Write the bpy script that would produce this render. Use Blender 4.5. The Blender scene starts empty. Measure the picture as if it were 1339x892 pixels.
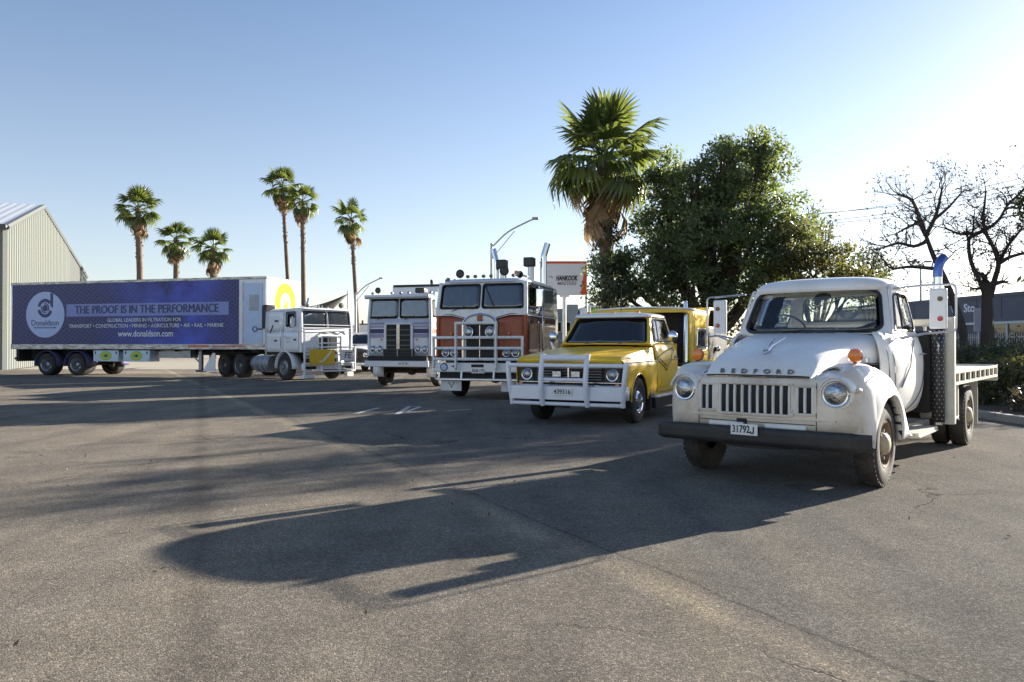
import bpy, math, random
import numpy as np
from mathutils import Vector, Matrix
R = math.radians
rng = random.Random(7)
nrng = np.random.default_rng(7)
SC = bpy.context.scene
COL = SC.collection

# ---------------------------------------------------------------- camera
cd = bpy.data.cameras.new("camera")
cam = bpy.data.objects.new("camera", cd)
COL.objects.link(cam)
cam.location = (0, 0, 1.33)
cam.rotation_euler = (R(90.34), 0, 0)
cd.sensor_width = 36
cd.lens = 36 * 1000 / 1339
cd.clip_start = 0.05
cd.clip_end = 3000
SC.camera = cam

# ---------------------------------------------------------------- light
SUN_AZ, SUN_EL = 53.5, 17.2
w = bpy.data.worlds.new("World")
SC.world = w
w.use_nodes = True
wn = w.node_tree.nodes
wl = w.node_tree.links
bg = wn["Background"]
sky = wn.new("ShaderNodeTexSky")
sky.sky_type = 'NISHITA'
sky.sun_disc = False
sky.sun_elevation = R(SUN_EL)
sky.sun_rotation = R(SUN_AZ)
sky.air_density = 1.0
sky.dust_density = 0.4
sky.ozone_density = 2.0
sky.altitude = 200
hs = wn.new("ShaderNodeHueSaturation")
stc = wn.new("ShaderNodeTexCoord"); ssp = wn.new("ShaderNodeSeparateXYZ"); smr = wn.new("ShaderNodeMapRange")
wl.new(stc.outputs["Generated"], ssp.inputs[0]); wl.new(ssp.outputs[2], smr.inputs[0])
smr.inputs[1].default_value = 0.0; smr.inputs[2].default_value = 0.42; smr.inputs[3].default_value = 0.68; smr.inputs[4].default_value = 1.0
wl.new(smr.outputs[0], hs.inputs["Saturation"])      # paler, milkier air low in the sky
tint = wn.new("ShaderNodeMix"); tint.data_type = 'RGBA'; tint.blend_type = 'MULTIPLY'
tint.inputs[0].default_value = 1.0; tint.inputs[7].default_value = (0.985, 0.93, 0.945, 1)
wl.new(sky.outputs[0], hs.inputs["Color"])
wl.new(hs.outputs[0], tint.inputs[6])
wl.new(tint.outputs[2], bg.inputs[0])
bg.inputs[1].default_value = 0.060
sd = bpy.data.lights.new("sun", 'SUN')
sd.energy = 5.0
sd.angle = R(0.5)
sd.color = (1.0, 0.92, 0.80)
sun = bpy.data.objects.new("sun", sd)
COL.objects.link(sun)
sdir = Vector((math.sin(R(SUN_AZ)) * math.cos(R(SUN_EL)), math.cos(R(SUN_AZ)) * math.cos(R(SUN_EL)), math.sin(R(SUN_EL))))
sun.rotation_euler = sdir.to_track_quat('Z', 'Y').to_euler()
sun.location = (30, 20, 30)
SC.view_settings.view_transform = 'Standard'
SC.view_settings.look = 'None'
SC.view_settings.exposure = 1.8
SC.view_settings.gamma = 1.0

# ---------------------------------------------------------------- materials
def newmat(name):
    m = bpy.data.materials.new(name)
    m.use_nodes = True
    nt = m.node_tree
    return m, nt, nt.nodes, nt.links, nt.nodes["Principled BSDF"]

def ramp(N, stops, interp='LINEAR'):
    r = N.new("ShaderNodeValToRGB")
    r.color_ramp.interpolation = interp
    e = r.color_ramp.elements
    while len(e) < len(stops):
        e.new(0.5)
    for i, (p, c) in enumerate(stops):
        e[i].position = p
        e[i].color = (c, c, c, 1) if isinstance(c, (int, float)) else (*c, 1)
    return r

def noise(N, L, scale, detail=4, rough=0.55, vec=None):
    n = N.new("ShaderNodeTexNoise")
    n.inputs["Scale"].default_value = scale
    n.inputs["Detail"].default_value = detail
    n.inputs["Roughness"].default_value = rough
    if vec is not None:
        L.new(vec, n.inputs["Vector"])
    return n

def mixc(N, L, fac, a, b, mode='MIX'):
    m = N.new("ShaderNodeMix")
    m.data_type = 'RGBA'
    m.blend_type = mode
    for s, v in ((0, fac), (6, a), (7, b)):
        if isinstance(v, bpy.types.NodeSocket):
            L.new(v, m.inputs[s])
        elif s == 0:
            m.inputs[0].default_value = v
        else:
            m.inputs[s].default_value = (*v, 1)
    return m.outputs[2]

def pbr(name, col, rough=0.5, metal=0.0, dirt=0.25, dirtcol=(0.16, 0.12, 0.08), scale=3.0, bump=0.0, bscale=60, coat=0.0, spec=None, rust=0.0, crough=0.08):
    """painted / plain surface with noise wear, stains and optional relief"""
    m, nt, N, L, b = newmat(name)
    tc = N.new("ShaderNodeTexCoord")
    n1 = noise(N, L, scale, 6, 0.65, tc.outputs["Object"])
    n2 = noise(N, L, scale * 9, 5, 0.7, tc.outputs["Object"])
    r1 = ramp(N, [(0.42, 0.0), (0.75, 1.0)])
    L.new(n1.outputs[0], r1.inputs[0])
    mul = N.new("ShaderNodeMath"); mul.operation = 'MULTIPLY'
    L.new(r1.outputs[0], mul.inputs[0]); L.new(n2.outputs[0], mul.inputs[1])
    mul2 = N.new("ShaderNodeMath"); mul2.operation = 'MULTIPLY'
    L.new(mul.outputs[0], mul2.inputs[0]); mul2.inputs[1].default_value = dirt * 1.6
    c = mixc(N, L, mul2.outputs[0], col, dirtcol)
    if rust:
        n3 = noise(N, L, scale * 2.3, 8, 0.75, tc.outputs["Object"])
        r3 = ramp(N, [(0.62 - rust * 0.1, 0.0), (0.70, 1.0)])
        L.new(n3.outputs[0], r3.inputs[0])
        c = mixc(N, L, r3.outputs[0], c, (0.12, 0.045, 0.02))
    L.new(c, b.inputs["Base Color"])
    rr = N.new("ShaderNodeMath"); rr.operation = 'MULTIPLY_ADD'
    L.new(n1.outputs[0], rr.inputs[0]); rr.inputs[1].default_value = 0.25; rr.inputs[2].default_value = max(0.02, rough - 0.12)
    L.new(rr.outputs[0], b.inputs["Roughness"])
    b.inputs["Metallic"].default_value = metal
    if coat:
        b.inputs["Coat Weight"].default_value = coat
        b.inputs["Coat Roughness"].default_value = crough
    if spec is not None:
        b.inputs["Specular IOR Level"].default_value = spec
    if bump:
        n4 = noise(N, L, bscale, 3, 0.6, tc.outputs["Object"])
        bp = N.new("ShaderNodeBump")
        bp.inputs["Strength"].default_value = bump
        bp.inputs["Distance"].default_value = 0.01
        L.new(n4.outputs[0], bp.inputs["Height"])
        L.new(bp.outputs[0], b.inputs["Normal"])
    return m

def glassmat(name, tint, rough=0.02, refl=1.0, extra=0.0):
    m, nt, N, L, b = newmat(name)
    out = N["Material Output"]
    t = N.new("ShaderNodeBsdfTransparent"); t.inputs[0].default_value = (*tint, 1)
    g = N.new("ShaderNodeBsdfGlossy"); g.inputs["Roughness"].default_value = rough
    g.inputs[0].default_value = (refl, refl, refl, 1)
    f = N.new("ShaderNodeFresnel"); f.inputs[0].default_value = 1.5
    tc = N.new("ShaderNodeTexCoord")
    n = noise(N, L, 7, 5, 0.6, tc.outputs["Object"])
    ad = N.new("ShaderNodeMath"); ad.operation = 'MULTIPLY_ADD'
    fe = N.new("ShaderNodeMath"); fe.operation = 'ADD'; L.new(f.outputs[0], fe.inputs[0]); fe.inputs[1].default_value = extra
    L.new(n.outputs[0], ad.inputs[0]); ad.inputs[1].default_value = 0.06; L.new(fe.outputs[0], ad.inputs[2])
    mx = N.new("ShaderNodeMixShader")
    L.new(ad.outputs[0], mx.inputs[0]); L.new(t.outputs[0], mx.inputs[1]); L.new(g.outputs[0], mx.inputs[2])
    L.new(mx.outputs[0], out.inputs[0])
    return m

def leafmat(name, c1, c2, trans=(0.25, 0.32, 0.05), tfac=0.35, rough=0.45):
    m, nt, N, L, b = newmat(name)
    out = N["Material Output"]
    g = N.new("ShaderNodeNewGeometry")
    r = ramp(N, [(0.0, c1), (0.6, tuple((a + d) / 2 for a, d in zip(c1, c2))), (1.0, c2)])
    L.new(g.outputs["Random Per Island"], r.inputs[0])
    L.new(r.outputs[0], b.inputs["Base Color"])
    b.inputs["Roughness"].default_value = rough
    t = N.new("ShaderNodeBsdfTranslucent"); t.inputs[0].default_value = (*trans, 1)
    mx = N.new("ShaderNodeMixShader"); mx.inputs[0].default_value = tfac
    L.new(b.outputs[0], mx.inputs[1]); L.new(t.outputs[0], mx.inputs[2]); L.new(mx.outputs[0], out.inputs[0])
    return m

M = {}
M['cream_paint'] = pbr('cream_paint', (0.84, 0.83, 0.80), 0.42, 0, 0.35, (0.30, 0.22, 0.14), 2.2, coat=0.8, crough=0.36, spec=0.7, bump=0.03, bscale=8)
M['nose_paint'] = pbr('nose_paint', (0.80, 0.71, 0.58), 0.42, 0, 0.75, (0.30, 0.18, 0.10), 2.6, coat=0.6, crough=0.36, spec=0.6, bump=0.04, bscale=10, rust=0.05)  # tan is beige and stains plus warm ground bounce put into the colour
def nose_mat():
    m = M['nose_paint']; nt = m.node_tree; N, L = nt.nodes, nt.links; b = N["Principled BSDF"]
    src = b.inputs["Base Color"].links[0].from_socket
    tc = N.new("ShaderNodeTexCoord"); sx = N.new("ShaderNodeSeparateXYZ"); L.new(tc.outputs["Object"], sx.inputs[0])
    n = noise(N, L, 5, 5, 0.65, tc.outputs["Object"])
    ad = N.new("ShaderNodeMath"); ad.operation = 'MULTIPLY_ADD'; L.new(n.outputs[0], ad.inputs[0]); ad.inputs[1].default_value = 0.35; L.new(sx.outputs[0], ad.inputs[2])
    mr = N.new("ShaderNodeMapRange"); mr.inputs[1].default_value = 0.62; mr.inputs[2].default_value = 0.88; L.new(ad.outputs[0], mr.inputs[0])
    c = mixc(N, L, mr.outputs[0], (0.84, 0.83, 0.80), src)
    # rusty drips along the lower edge
    mp = N.new("ShaderNodeMapping"); mp.inputs["Scale"].default_value = (1, 14, 2.0); L.new(tc.outputs["Object"], mp.inputs[0])
    n2 = noise(N, L, 1.3, 5, 0.7, mp.outputs[0])
    r2 = ramp(N, [(0.60, 0.0), (0.80, 0.8)]); L.new(n2.outputs[0], r2.inputs[0])
    mz = N.new("ShaderNodeMapRange"); mz.inputs[1].default_value = 0.78; mz.inputs[2].default_value = 0.56; L.new(sx.outputs[2], mz.inputs[0])
    mu = N.new("ShaderNodeMath"); mu.operation = 'MULTIPLY'; L.new(r2.outputs[0], mu.inputs[0]); L.new(mz.outputs[0], mu.inputs[1])
    c = mixc(N, L, mu.outputs[0], c, (0.20, 0.10, 0.05))
    L.new(c, b.inputs["Base Color"])
nose_mat()
M['white_paint'] = pbr('white_paint', (0.84, 0.845, 0.85), 0.3, 0, 0.2, (0.3, 0.27, 0.22), 2.0, coat=0.4)
M['white_worn'] = pbr('white_worn', (0.82, 0.82, 0.80), 0.45, 0, 0.45, (0.28, 0.23, 0.17), 3.0)
M['yellow_paint'] = pbr('yellow_paint', (0.88, 0.55, 0.025), 0.36, 0, 0.22, (0.55, 0.26, 0.02), 2.5, coat=0.25, crough=0.2)
M['yellow_deep'] = pbr('yellow_deep', (0.78, 0.52, 0.025), 0.35, 0, 0.3, (0.42, 0.18, 0.02), 2.0, coat=0.1)
M['red_paint'] = pbr('red_paint', (0.33, 0.060, 0.014), 0.4, 0, 0.35, (0.10, 0.03, 0.02), 3.0, coat=0.1)
M['silver_paint'] = pbr('silver_paint', (0.64, 0.66, 0.72), 0.35, 0.1, 0.25, (0.2, 0.18, 0.16), 2.0, coat=0.3)
M['guard_purple'] = pbr('guard_purple', (0.05, 0.045, 0.13), 0.6, 0, 0.4, scale=2.0)
M['purple_stripe'] = pbr('purple_stripe', (0.30, 0.29, 0.44), 0.4, 0, 0.2, scale=2.0)
M['dark_side'] = pbr('dark_side', (0.09, 0.12, 0.14), 0.22, 0.3, 0.3, (0.3, 0.3, 0.28), 5.0, coat=0.5)
M['chrome'] = pbr('chrome', (0.72, 0.74, 0.77), 0.14, 1.0, 0.12, (0.3, 0.28, 0.25), 4.0)
M['alloy'] = pbr('alloy', (0.62, 0.63, 0.66), 0.33, 0.85, 0.25, (0.3, 0.27, 0.22), 4.0)
M['grey_steel'] = pbr('grey_steel', (0.30, 0.31, 0.32), 0.45, 0.6, 0.3, (0.15, 0.10, 0.07), 4.0)
M['bar_white'] = pbr('bar_white', (0.84, 0.84, 0.88), 0.35, 0.0, 0.15, scale=4.0, coat=0.3)
M['black_paint'] = pbr('black_paint', (0.018, 0.018, 0.02), 0.42, 0, 0.5, (0.09, 0.08, 0.07), 3.0)
M['bumper_black'] = pbr('bumper_black', (0.014, 0.014, 0.015), 0.5, 0, 0.4, (0.10, 0.085, 0.07), 4.0, bump=0.08, bscale=14)
M['rubber'] = pbr('rubber', (0.022, 0.021, 0.02), 0.8, 0, 0.5, (0.10, 0.085, 0.065), 5.0, bump=0.15, bscale=40)
M['tyre_dusty'] = pbr('tyre_dusty', (0.034, 0.031, 0.028), 0.85, 0, 0.55, (0.16, 0.135, 0.105), 5.0, bump=0.2, bscale=35)
M['gasket'] = pbr('gasket', (0.018, 0.02, 0.024), 0.45, 0, 0.2)
M['under'] = pbr('under', (0.02, 0.019, 0.018), 0.8, 0, 0.5, (0.06, 0.045, 0.03), 4.0)
M['shield_grey'] = pbr('shield_grey', (0.085, 0.085, 0.09), 0.5, 0.4, 0.5, (0.05, 0.035, 0.025), 5.0)
M['rusty'] = pbr('rusty', (0.22, 0.15, 0.09), 0.75, 0.1, 0.6, (0.10, 0.05, 0.025), 6.0, bump=0.2, bscale=40)
M['hub_cream'] = pbr('hub_cream', (0.50, 0.44, 0.28), 0.5, 0, 0.7, (0.20, 0.13, 0.06), 6.0, rust=0.08)
M['interior_grey'] = pbr('interior_grey', (0.27, 0.25, 0.22), 0.8, 0, 0.3, scale=4)
M['interior_dark'] = pbr('interior_dark', (0.03, 0.028, 0.027), 0.85, 0, 0.3, scale=4)
M['seat_vinyl'] = pbr('seat_vinyl', (0.16, 0.14, 0.12), 0.6, 0, 0.3, scale=4)
M['tray_alloy'] = pbr('tray_alloy', (0.62, 0.60, 0.52), 0.45, 0.15, 0.4, (0.25, 0.2, 0.13), 3.0)
M['amber'] = pbr('amber', (0.80, 0.20, 0.01), 0.2, 0, 0.1, scale=20, coat=0.6)
M['red_lens'] = pbr('red_lens', (0.45, 0.02, 0.015), 0.2, 0, 0.1, scale=20, coat=0.6)
M['lamp_glass'] = pbr('lamp_glass', (0.50, 0.52, 0.54), 0.14, 1.0, 0.8, (0.06, 0.06, 0.06), 26.0, bump=1.0, bscale=32, coat=1.0)
M['blue_tip'] = pbr('blue_tip', (0.10, 0.16, 0.42), 0.28, 0.8, 0.2, scale=6)
M['glass_clear'] = glassmat('glass_clear', (0.90, 0.93, 0.93))
M['glass_dark'] = glassmat('glass_dark', (0.15, 0.15, 0.19), refl=0.9, extra=0.06)
M['glass_mid'] = glassmat('glass_mid', (0.40, 0.44, 0.50), extra=0.05)
M['wall_white'] = pbr('wall_white', (0.62, 0.62, 0.60), 0.95, 0, 0.15, scale=1.0, spec=0.03)
M['letter_black'] = pbr('letter_black', (0.012, 0.012, 0.014), 0.5, 0, 0.1)
M['letter_grey'] = pbr('letter_grey', (0.22, 0.21, 0.22), 0.35, 0.6, 0.1)
M['letter_navy'] = pbr('letter_navy', (0.035, 0.045, 0.15), 0.5, 0, 0.1)
M['letter_white'] = pbr('letter_white', (0.78, 0.80, 0.86), 0.5, 0, 0.1)
M['plate_white'] = pbr('plate_white', (0.82, 0.82, 0.80), 0.4, 0, 0.1)
M['sky_blue_paint'] = pbr('sky_blue_paint', (0.50, 0.62, 0.82), 0.5, 0, 0.15, scale=2)
M['disc_blue'] = pbr('disc_blue', (0.44, 0.54, 0.80), 0.5, 0, 0.12, scale=2)
M['band_blue'] = pbr('band_blue', (0.22, 0.27, 0.55), 0.5, 0, 0.25, (0.05, 0.05, 0.3), 0.7)
M['toolbox'] = pbr('toolbox', (0.42, 0.55, 0.66), 0.35, 0.2, 0.2, scale=3)
M['lime'] = pbr('lime', (0.27, 0.38, 0.05), 0.95, 0, 0.1, scale=2, spec=0.02)
M['green_print'] = pbr('green_print', (0.20, 0.50, 0.10), 0.45, 0, 0.1, scale=2)
M['hivis_yellow'] = pbr('hivis_yellow', (0.85, 0.55, 0.03), 0.45, 0, 0.5, (0.75, 0.25, 0.02), 5.0)
M['sign_white'] = pbr('sign_white', (0.72, 0.72, 0.76), 0.45, 0, 0.1, scale=1)
M['sign_red'] = pbr('sign_red', (0.72, 0.09, 0.02), 0.45, 0, 0.1, scale=1)
M['galv'] = pbr('galv', (0.45, 0.46, 0.48), 0.45, 0.5, 0.2, scale=3)
M['store_wall'] = pbr('store_wall', (0.085, 0.095, 0.14), 0.6, 0, 0.2, scale=0.5)
M['store_frame'] = pbr('store_frame', (0.55, 0.60, 0.60), 0.5, 0, 0.2, scale=1)
M['grey_wall'] = pbr('grey_wall', (0.22, 0.25, 0.28), 0.7, 0, 0.3, scale=0.4)
M['brick_wall'] = pbr('brick_wall', (0.28, 0.18, 0.13), 0.8, 0, 0.4, scale=1, bump=0.2)
M['roof_tin'] = pbr('roof_tin', (0.74, 0.76, 0.78), 0.4, 0.4, 0.2, scale=0.6)
M['lime_wall'] = pbr('lime_wall', (0.42, 0.60, 0.04), 0.6, 0, 0.2, scale=0.5)
M['shed_cream'] = pbr('shed_cream', (0.19, 0.205, 0.192), 0.9, 0, 0.3, (0.25, 0.22, 0.16), 0.35, spec=0.05)
M['shed_grey'] = pbr('shed_grey', (0.13, 0.14, 0.14), 0.9, 0.0, 0.3, scale=0.4, spec=0.05)
M['shed_dark'] = pbr('shed_dark', (0.02, 0.022, 0.025), 0.7, 0, 0.2, scale=0.4)
M['kerb'] = pbr('kerb', (0.36, 0.34, 0.30), 0.85, 0, 0.4, (0.12, 0.1, 0.08), 2.0, bump=0.2)
M['mulch'] = pbr('mulch', (0.10, 0.07, 0.045), 0.95, 0, 0.9, (0.03, 0.022, 0.015), 6.0, bump=1.0, bscale=25)
M['concrete'] = pbr('concrete', (0.30, 0.27, 0.215), 0.85, 0, 0.4, (0.25, 0.21, 0.15), 0.15, bump=0.1)
M['line_paint'] = pbr('line_paint', (0.55, 0.55, 0.54), 0.7, 0, 0.9, (0.12, 0.12, 0.12), 6.0)
M['sail'] = pbr('sail', (0.03, 0.033, 0.03), 0.8, 0, 0.2)
M['bark'] = pbr('bark', (0.075, 0.055, 0.042), 0.9, 0, 0.8, (0.03, 0.022, 0.018), 5.0, bump=0.8, bscale=18)
M['palm_bark'] = pbr('palm_bark', (0.16, 0.115, 0.08), 0.9, 0, 0.8, (0.05, 0.035, 0.025), 4.0, bump=0.9, bscale=14)
M['ibark'] = pbr('ibark', (0.06, 0.048, 0.042), 0.9, 0, 0.6, (0.025, 0.02, 0.018), 5.0, bump=0.6, bscale=20)
M['leaf'] = leafmat('leaf', (0.032, 0.050, 0.033), (0.105, 0.135, 0.060), (0.32, 0.40, 0.10), 0.34)
M['leaf_dark'] = leafmat('leaf_dark', (0.024, 0.034, 0.024), (0.075, 0.088, 0.042), (0.20, 0.23, 0.08), 0.24)
M['leaf_brown'] = leafmat('leaf_brown', (0.035, 0.03, 0.022), (0.09, 0.075, 0.05), (0.15, 0.12, 0.06), 0.25)
M['frond'] = leafmat('frond', (0.028, 0.048, 0.018), (0.075, 0.10, 0.026), (0.28, 0.34, 0.06), 0.30, 0.35)
M['frond_dry'] = leafmat('frond_dry', (0.18, 0.115, 0.06), (0.30, 0.20, 0.10), (0.32, 0.20, 0.08), 0.25, 0.6)
M['hedge'] = leafmat('hedge', (0.026, 0.032, 0.016), (0.10, 0.10, 0.04), (0.30, 0.30, 0.08), 0.28)

def rot2(N, L, tc):
    q = N.new("ShaderNodeMapping"); q.inputs["Location"].default_value = (17.3, 4.1, 0); L.new(tc.outputs["Object"], q.inputs[0])
    return q.outputs[0]

def asphalt():
    m, nt, N, L, b = newmat('asphalt')
    tc = N.new("ShaderNodeTexCoord")
    v = N.new("ShaderNodeTexVoronoi"); v.inputs["Scale"].default_value = 115
    L.new(tc.outputs["Object"], v.inputs["Vector"])
    v2 = N.new("ShaderNodeTexVoronoi"); v2.inputs["Scale"].default_value = 52
    L.new(tc.outputs["Object"], v2.inputs["Vector"])
    big = noise(N, L, 0.22, 5, 0.55, tc.outputs["Object"])
    mid = noise(N, L, 1.7, 6, 0.65, tc.outputs["Object"])
    sep = N.new("ShaderNodeSeparateColor"); L.new(v.outputs["Color"], sep.inputs[0])
    agg = ramp(N, [(0.0, (0.058, 0.055, 0.053)), (0.5, (0.105, 0.098, 0.090)), (0.88, (0.165, 0.150, 0.135)), (1.0, (0.28, 0.25, 0.215))])
    L.new(sep.outputs[0], agg.inputs[0])
    sep2 = N.new("ShaderNodeSeparateColor"); L.new(v2.outputs["Color"], sep2.inputs[0])
    agg2 = ramp(N, [(0.0, (0.08, 0.076, 0.072)), (0.7, (0.112, 0.104, 0.095)), (1.0, (0.16, 0.146, 0.128))])
    L.new(sep2.outputs[1], agg2.inputs[0])
    c = mixc(N, L, 0.35, agg.outputs[0], agg2.outputs[0])
    rb = ramp(N, [(0.35, (1.50, 1.44, 1.32)), (0.55, (1.79, 1.69, 1.52)), (0.70, (2.06, 1.91, 1.66))])
    L.new(big.outputs[0], rb.inputs[0])
    c = mixc(N, L, 1.0, c, rb.outputs[0], 'MULTIPLY')
    rm = ramp(N, [(0.3, 0.82), (0.7, 1.15)])
    L.new(mid.outputs[0], rm.inputs[0])
    c = mixc(N, L, 1.0, c, rm.outputs[0], 'MULTIPLY')
    # old wheel path running away from the camera on the left and a lighter seam on the right
    sx = N.new("ShaderNodeSeparateXYZ"); L.new(tc.outputs["Object"], sx.inputs[0])
    def line_mask(ax, ay, off, width, wob):
        a = N.new("ShaderNodeMath"); a.operation = 'MULTIPLY'; L.new(sx.outputs[0], a.inputs[0]); a.inputs[1].default_value = ax
        d = N.new("ShaderNodeMath"); d.operation = 'MULTIPLY_ADD'; L.new(sx.outputs[1], d.inputs[0]); d.inputs[1].default_value = ay; L.new(a.outputs[0], d.inputs[2])
        e = N.new("ShaderNodeMath"); e.operation = 'MULTIPLY_ADD'; L.new(mid.outputs[0], e.inputs[0]); e.inputs[1].default_value = wob; L.new(d.outputs[0], e.inputs[2])
        f = N.new("ShaderNodeMath"); f.operation = 'SUBTRACT'; L.new(e.outputs[0], f.inputs[0]); f.inputs[1].default_value = off + wob * 0.5
        g = N.new("ShaderNodeMath"); g.operation = 'ABSOLUTE'; L.new(f.outputs[0], g.inputs[0])
        h = N.new("ShaderNodeMapRange"); h.inputs[1].default_value = 0; h.inputs[2].default_value = width
        h.inputs[3].default_value = 1; h.inputs[4].default_value = 0
        L.new(g.outputs[0], h.inputs[0])
        return h.outputs[0]
    m1 = line_mask(0.927, 0.375, -0.02, 0.16, 0.12)
    c = mixc(N, L, m1, c, mixc(N, L, 1.0, c, (0.76, 0.76, 0.77), 'MULTIPLY'))
    m2 = line_mask(0.886, 0.464, 2.66, 0.17, 0.22)
    c = mixc(N, L, m2, c, mixc(N, L, 1.0, c, (1.35, 1.30, 1.20), 'MULTIPLY'))
    m4 = line_mask(0.886, 0.464, 2.87, 0.022, 0.16)
    c = mixc(N, L, m4, c, mixc(N, L, 1.0, c, (0.60, 0.60, 0.61), 'MULTIPLY'))
    side = N.new("ShaderNodeMath"); side.operation = 'MULTIPLY'; L.new(sx.outputs[0], side.inputs[0]); side.inputs[1].default_value = 0.886
    side2 = N.new("ShaderNodeMath"); side2.operation = 'MULTIPLY_ADD'; L.new(sx.outputs[1], side2.inputs[0]); side2.inputs[1].default_value = 0.464; L.new(side.outputs[0], side2.inputs[2])
    side3 = N.new("ShaderNodeMath"); side3.operation = 'MULTIPLY_ADD'; L.new(mid.outputs[0], side3.inputs[0]); side3.inputs[1].default_value = 0.5; L.new(side2.outputs[0], side3.inputs[2])
    coarse = N.new("ShaderNodeMapRange"); coarse.inputs[1].default_value = 2.95; coarse.inputs[2].default_value = 3.25; L.new(side3.outputs[0], coarse.inputs[0])
    c = mixc(N, L, coarse.outputs[0], c, mixc(N, L, 1.0, c, (0.90, 0.93, 0.98), 'MULTIPLY'))
    # cracks
    wv = N.new("ShaderNodeVectorMath"); wv.operation = 'MULTIPLY_ADD'
    nz = noise(N, L, 1.1, 6, 0.6, tc.outputs["Object"])
    L.new(nz.outputs["Color"], wv.inputs[0]); wv.inputs[1].default_value = (1.3, 1.3, 0); L.new(tc.outputs["Object"], wv.inputs[2])
    cr = N.new("ShaderNodeTexVoronoi"); cr.feature = 'DISTANCE_TO_EDGE'; cr.inputs["Scale"].default_value = 0.42
    L.new(wv.outputs[0], cr.inputs["Vector"])
    rc = ramp(N, [(0.0, 1.0), (0.0065, 0.0)]); L.new(cr.outputs[0], rc.inputs[0])
    mk = noise(N, L, 0.35, 2, 0.5, tc.outputs["Object"])
    rk = ramp(N, [(0.52, 0.0), (0.60, 0.85)]); L.new(mk.outputs[0], rk.inputs[0])
    mm = N.new("ShaderNodeMath"); mm.operation = 'MULTIPLY'; L.new(rc.outputs[0], mm.inputs[0]); L.new(rk.outputs[0], mm.inputs[1])
    c = mixc(N, L, mm.outputs[0], c, (0.022, 0.021, 0.02))
    # finer crazing in patches
    cr2 = N.new("ShaderNodeTexVoronoi"); cr2.feature = 'DISTANCE_TO_EDGE'; cr2.inputs["Scale"].default_value = 1.9
    L.new(wv.outputs[0], cr2.inputs["Vector"])
    rc2 = ramp(N, [(0.0, 0.8), (0.012, 0.0)]); L.new(cr2.outputs[0], rc2.inputs[0])
    mk2 = noise(N, L, 0.5, 3, 0.6, rot2(N, L, tc))
    rk2 = ramp(N, [(0.60, 0.0), (0.68, 0.8)]); L.new(mk2.outputs[0], rk2.inputs[0])
    mm2 = N.new("ShaderNodeMath"); mm2.operation = 'MULTIPLY'; L.new(rc2.outputs[0], mm2.inputs[0]); L.new(rk2.outputs[0], mm2.inputs[1])
    c = mixc(N, L, mm2.outputs[0], c, (0.035, 0.033, 0.03))
    # oil drips, tyre polish and pale dusty patches
    oi = N.new("ShaderNodeTexVoronoi"); oi.inputs["Scale"].default_value = 0.8; L.new(wv.outputs[0], oi.inputs["Vector"])
    ro = ramp(N, [(0.03, 1.0), (0.13, 0.0)]); L.new(oi.outputs["Distance"], ro.inputs[0])
    ro2 = N.new("ShaderNodeMath"); ro2.operation = 'MULTIPLY'; L.new(ro.outputs[0], ro2.inputs[0]); ro2.inputs[1].default_value = 0.55
    c = mixc(N, L, ro2.outputs[0], c, mixc(N, L, 1.0, c, (0.45, 0.44, 0.44), 'MULTIPLY'))
    st = N.new("ShaderNodeMapping"); st.inputs["Rotation"].default_value = (0, 0, R(-24)); st.inputs["Scale"].default_value = (1.6, 0.12, 1); L.new(tc.outputs["Object"], st.inputs[0])
    sn = noise(N, L, 1.0, 5, 0.6, st.outputs[0])
    rs = ramp(N, [(0.36, (0.84, 0.84, 0.86)), (0.5, (1, 1, 1)), (0.66, (1.14, 1.12, 1.06))]); L.new(sn.outputs[0], rs.inputs[0])
    c = mixc(N, L, 1.0, c, rs.outputs[0], 'MULTIPLY')
    L.new(c, b.inputs["Base Color"])
    b.inputs["Roughness"].default_value = 0.95
    b.inputs["Specular IOR Level"].default_value = 0.04
    b.inputs["Diffuse Roughness"].default_value = 0.35
    bp = N.new("ShaderNodeBump"); bp.inputs["Distance"].default_value = 0.009
    bst = N.new("ShaderNodeMapRange"); bst.inputs[3].default_value = 0.55; bst.inputs[4].default_value = 0.95; L.new(coarse.outputs[0], bst.inputs[0]); L.new(bst.outputs[0], bp.inputs["Strength"])
    hh = N.new("ShaderNodeMath"); hh.operation = 'SUBTRACT'; hh.inputs[0].default_value = 1.0; L.new(v.outputs["Distance"], hh.inputs[1])
    gn = noise(N, L, 120, 3, 0.7, tc.outputs["Object"])
    hm = N.new("ShaderNodeMath"); hm.operation = 'MULTIPLY_ADD'; L.new(hh.outputs[0], hm.inputs[0]); hm.inputs[1].default_value = 0.4; L.new(gn.outputs[0], hm.inputs[2])
    h2 = N.new("ShaderNodeMath"); h2.operation = 'SUBTRACT'; L.new(hm.outputs[0], h2.inputs[0]); L.new(mm.outputs[0], h2.inputs[1])
    L.new(h2.outputs[0], bp.inputs["Height"])
    L.new(bp.outputs[0], b.inputs["Normal"])
    return m
M['asphalt'] = asphalt()

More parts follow.
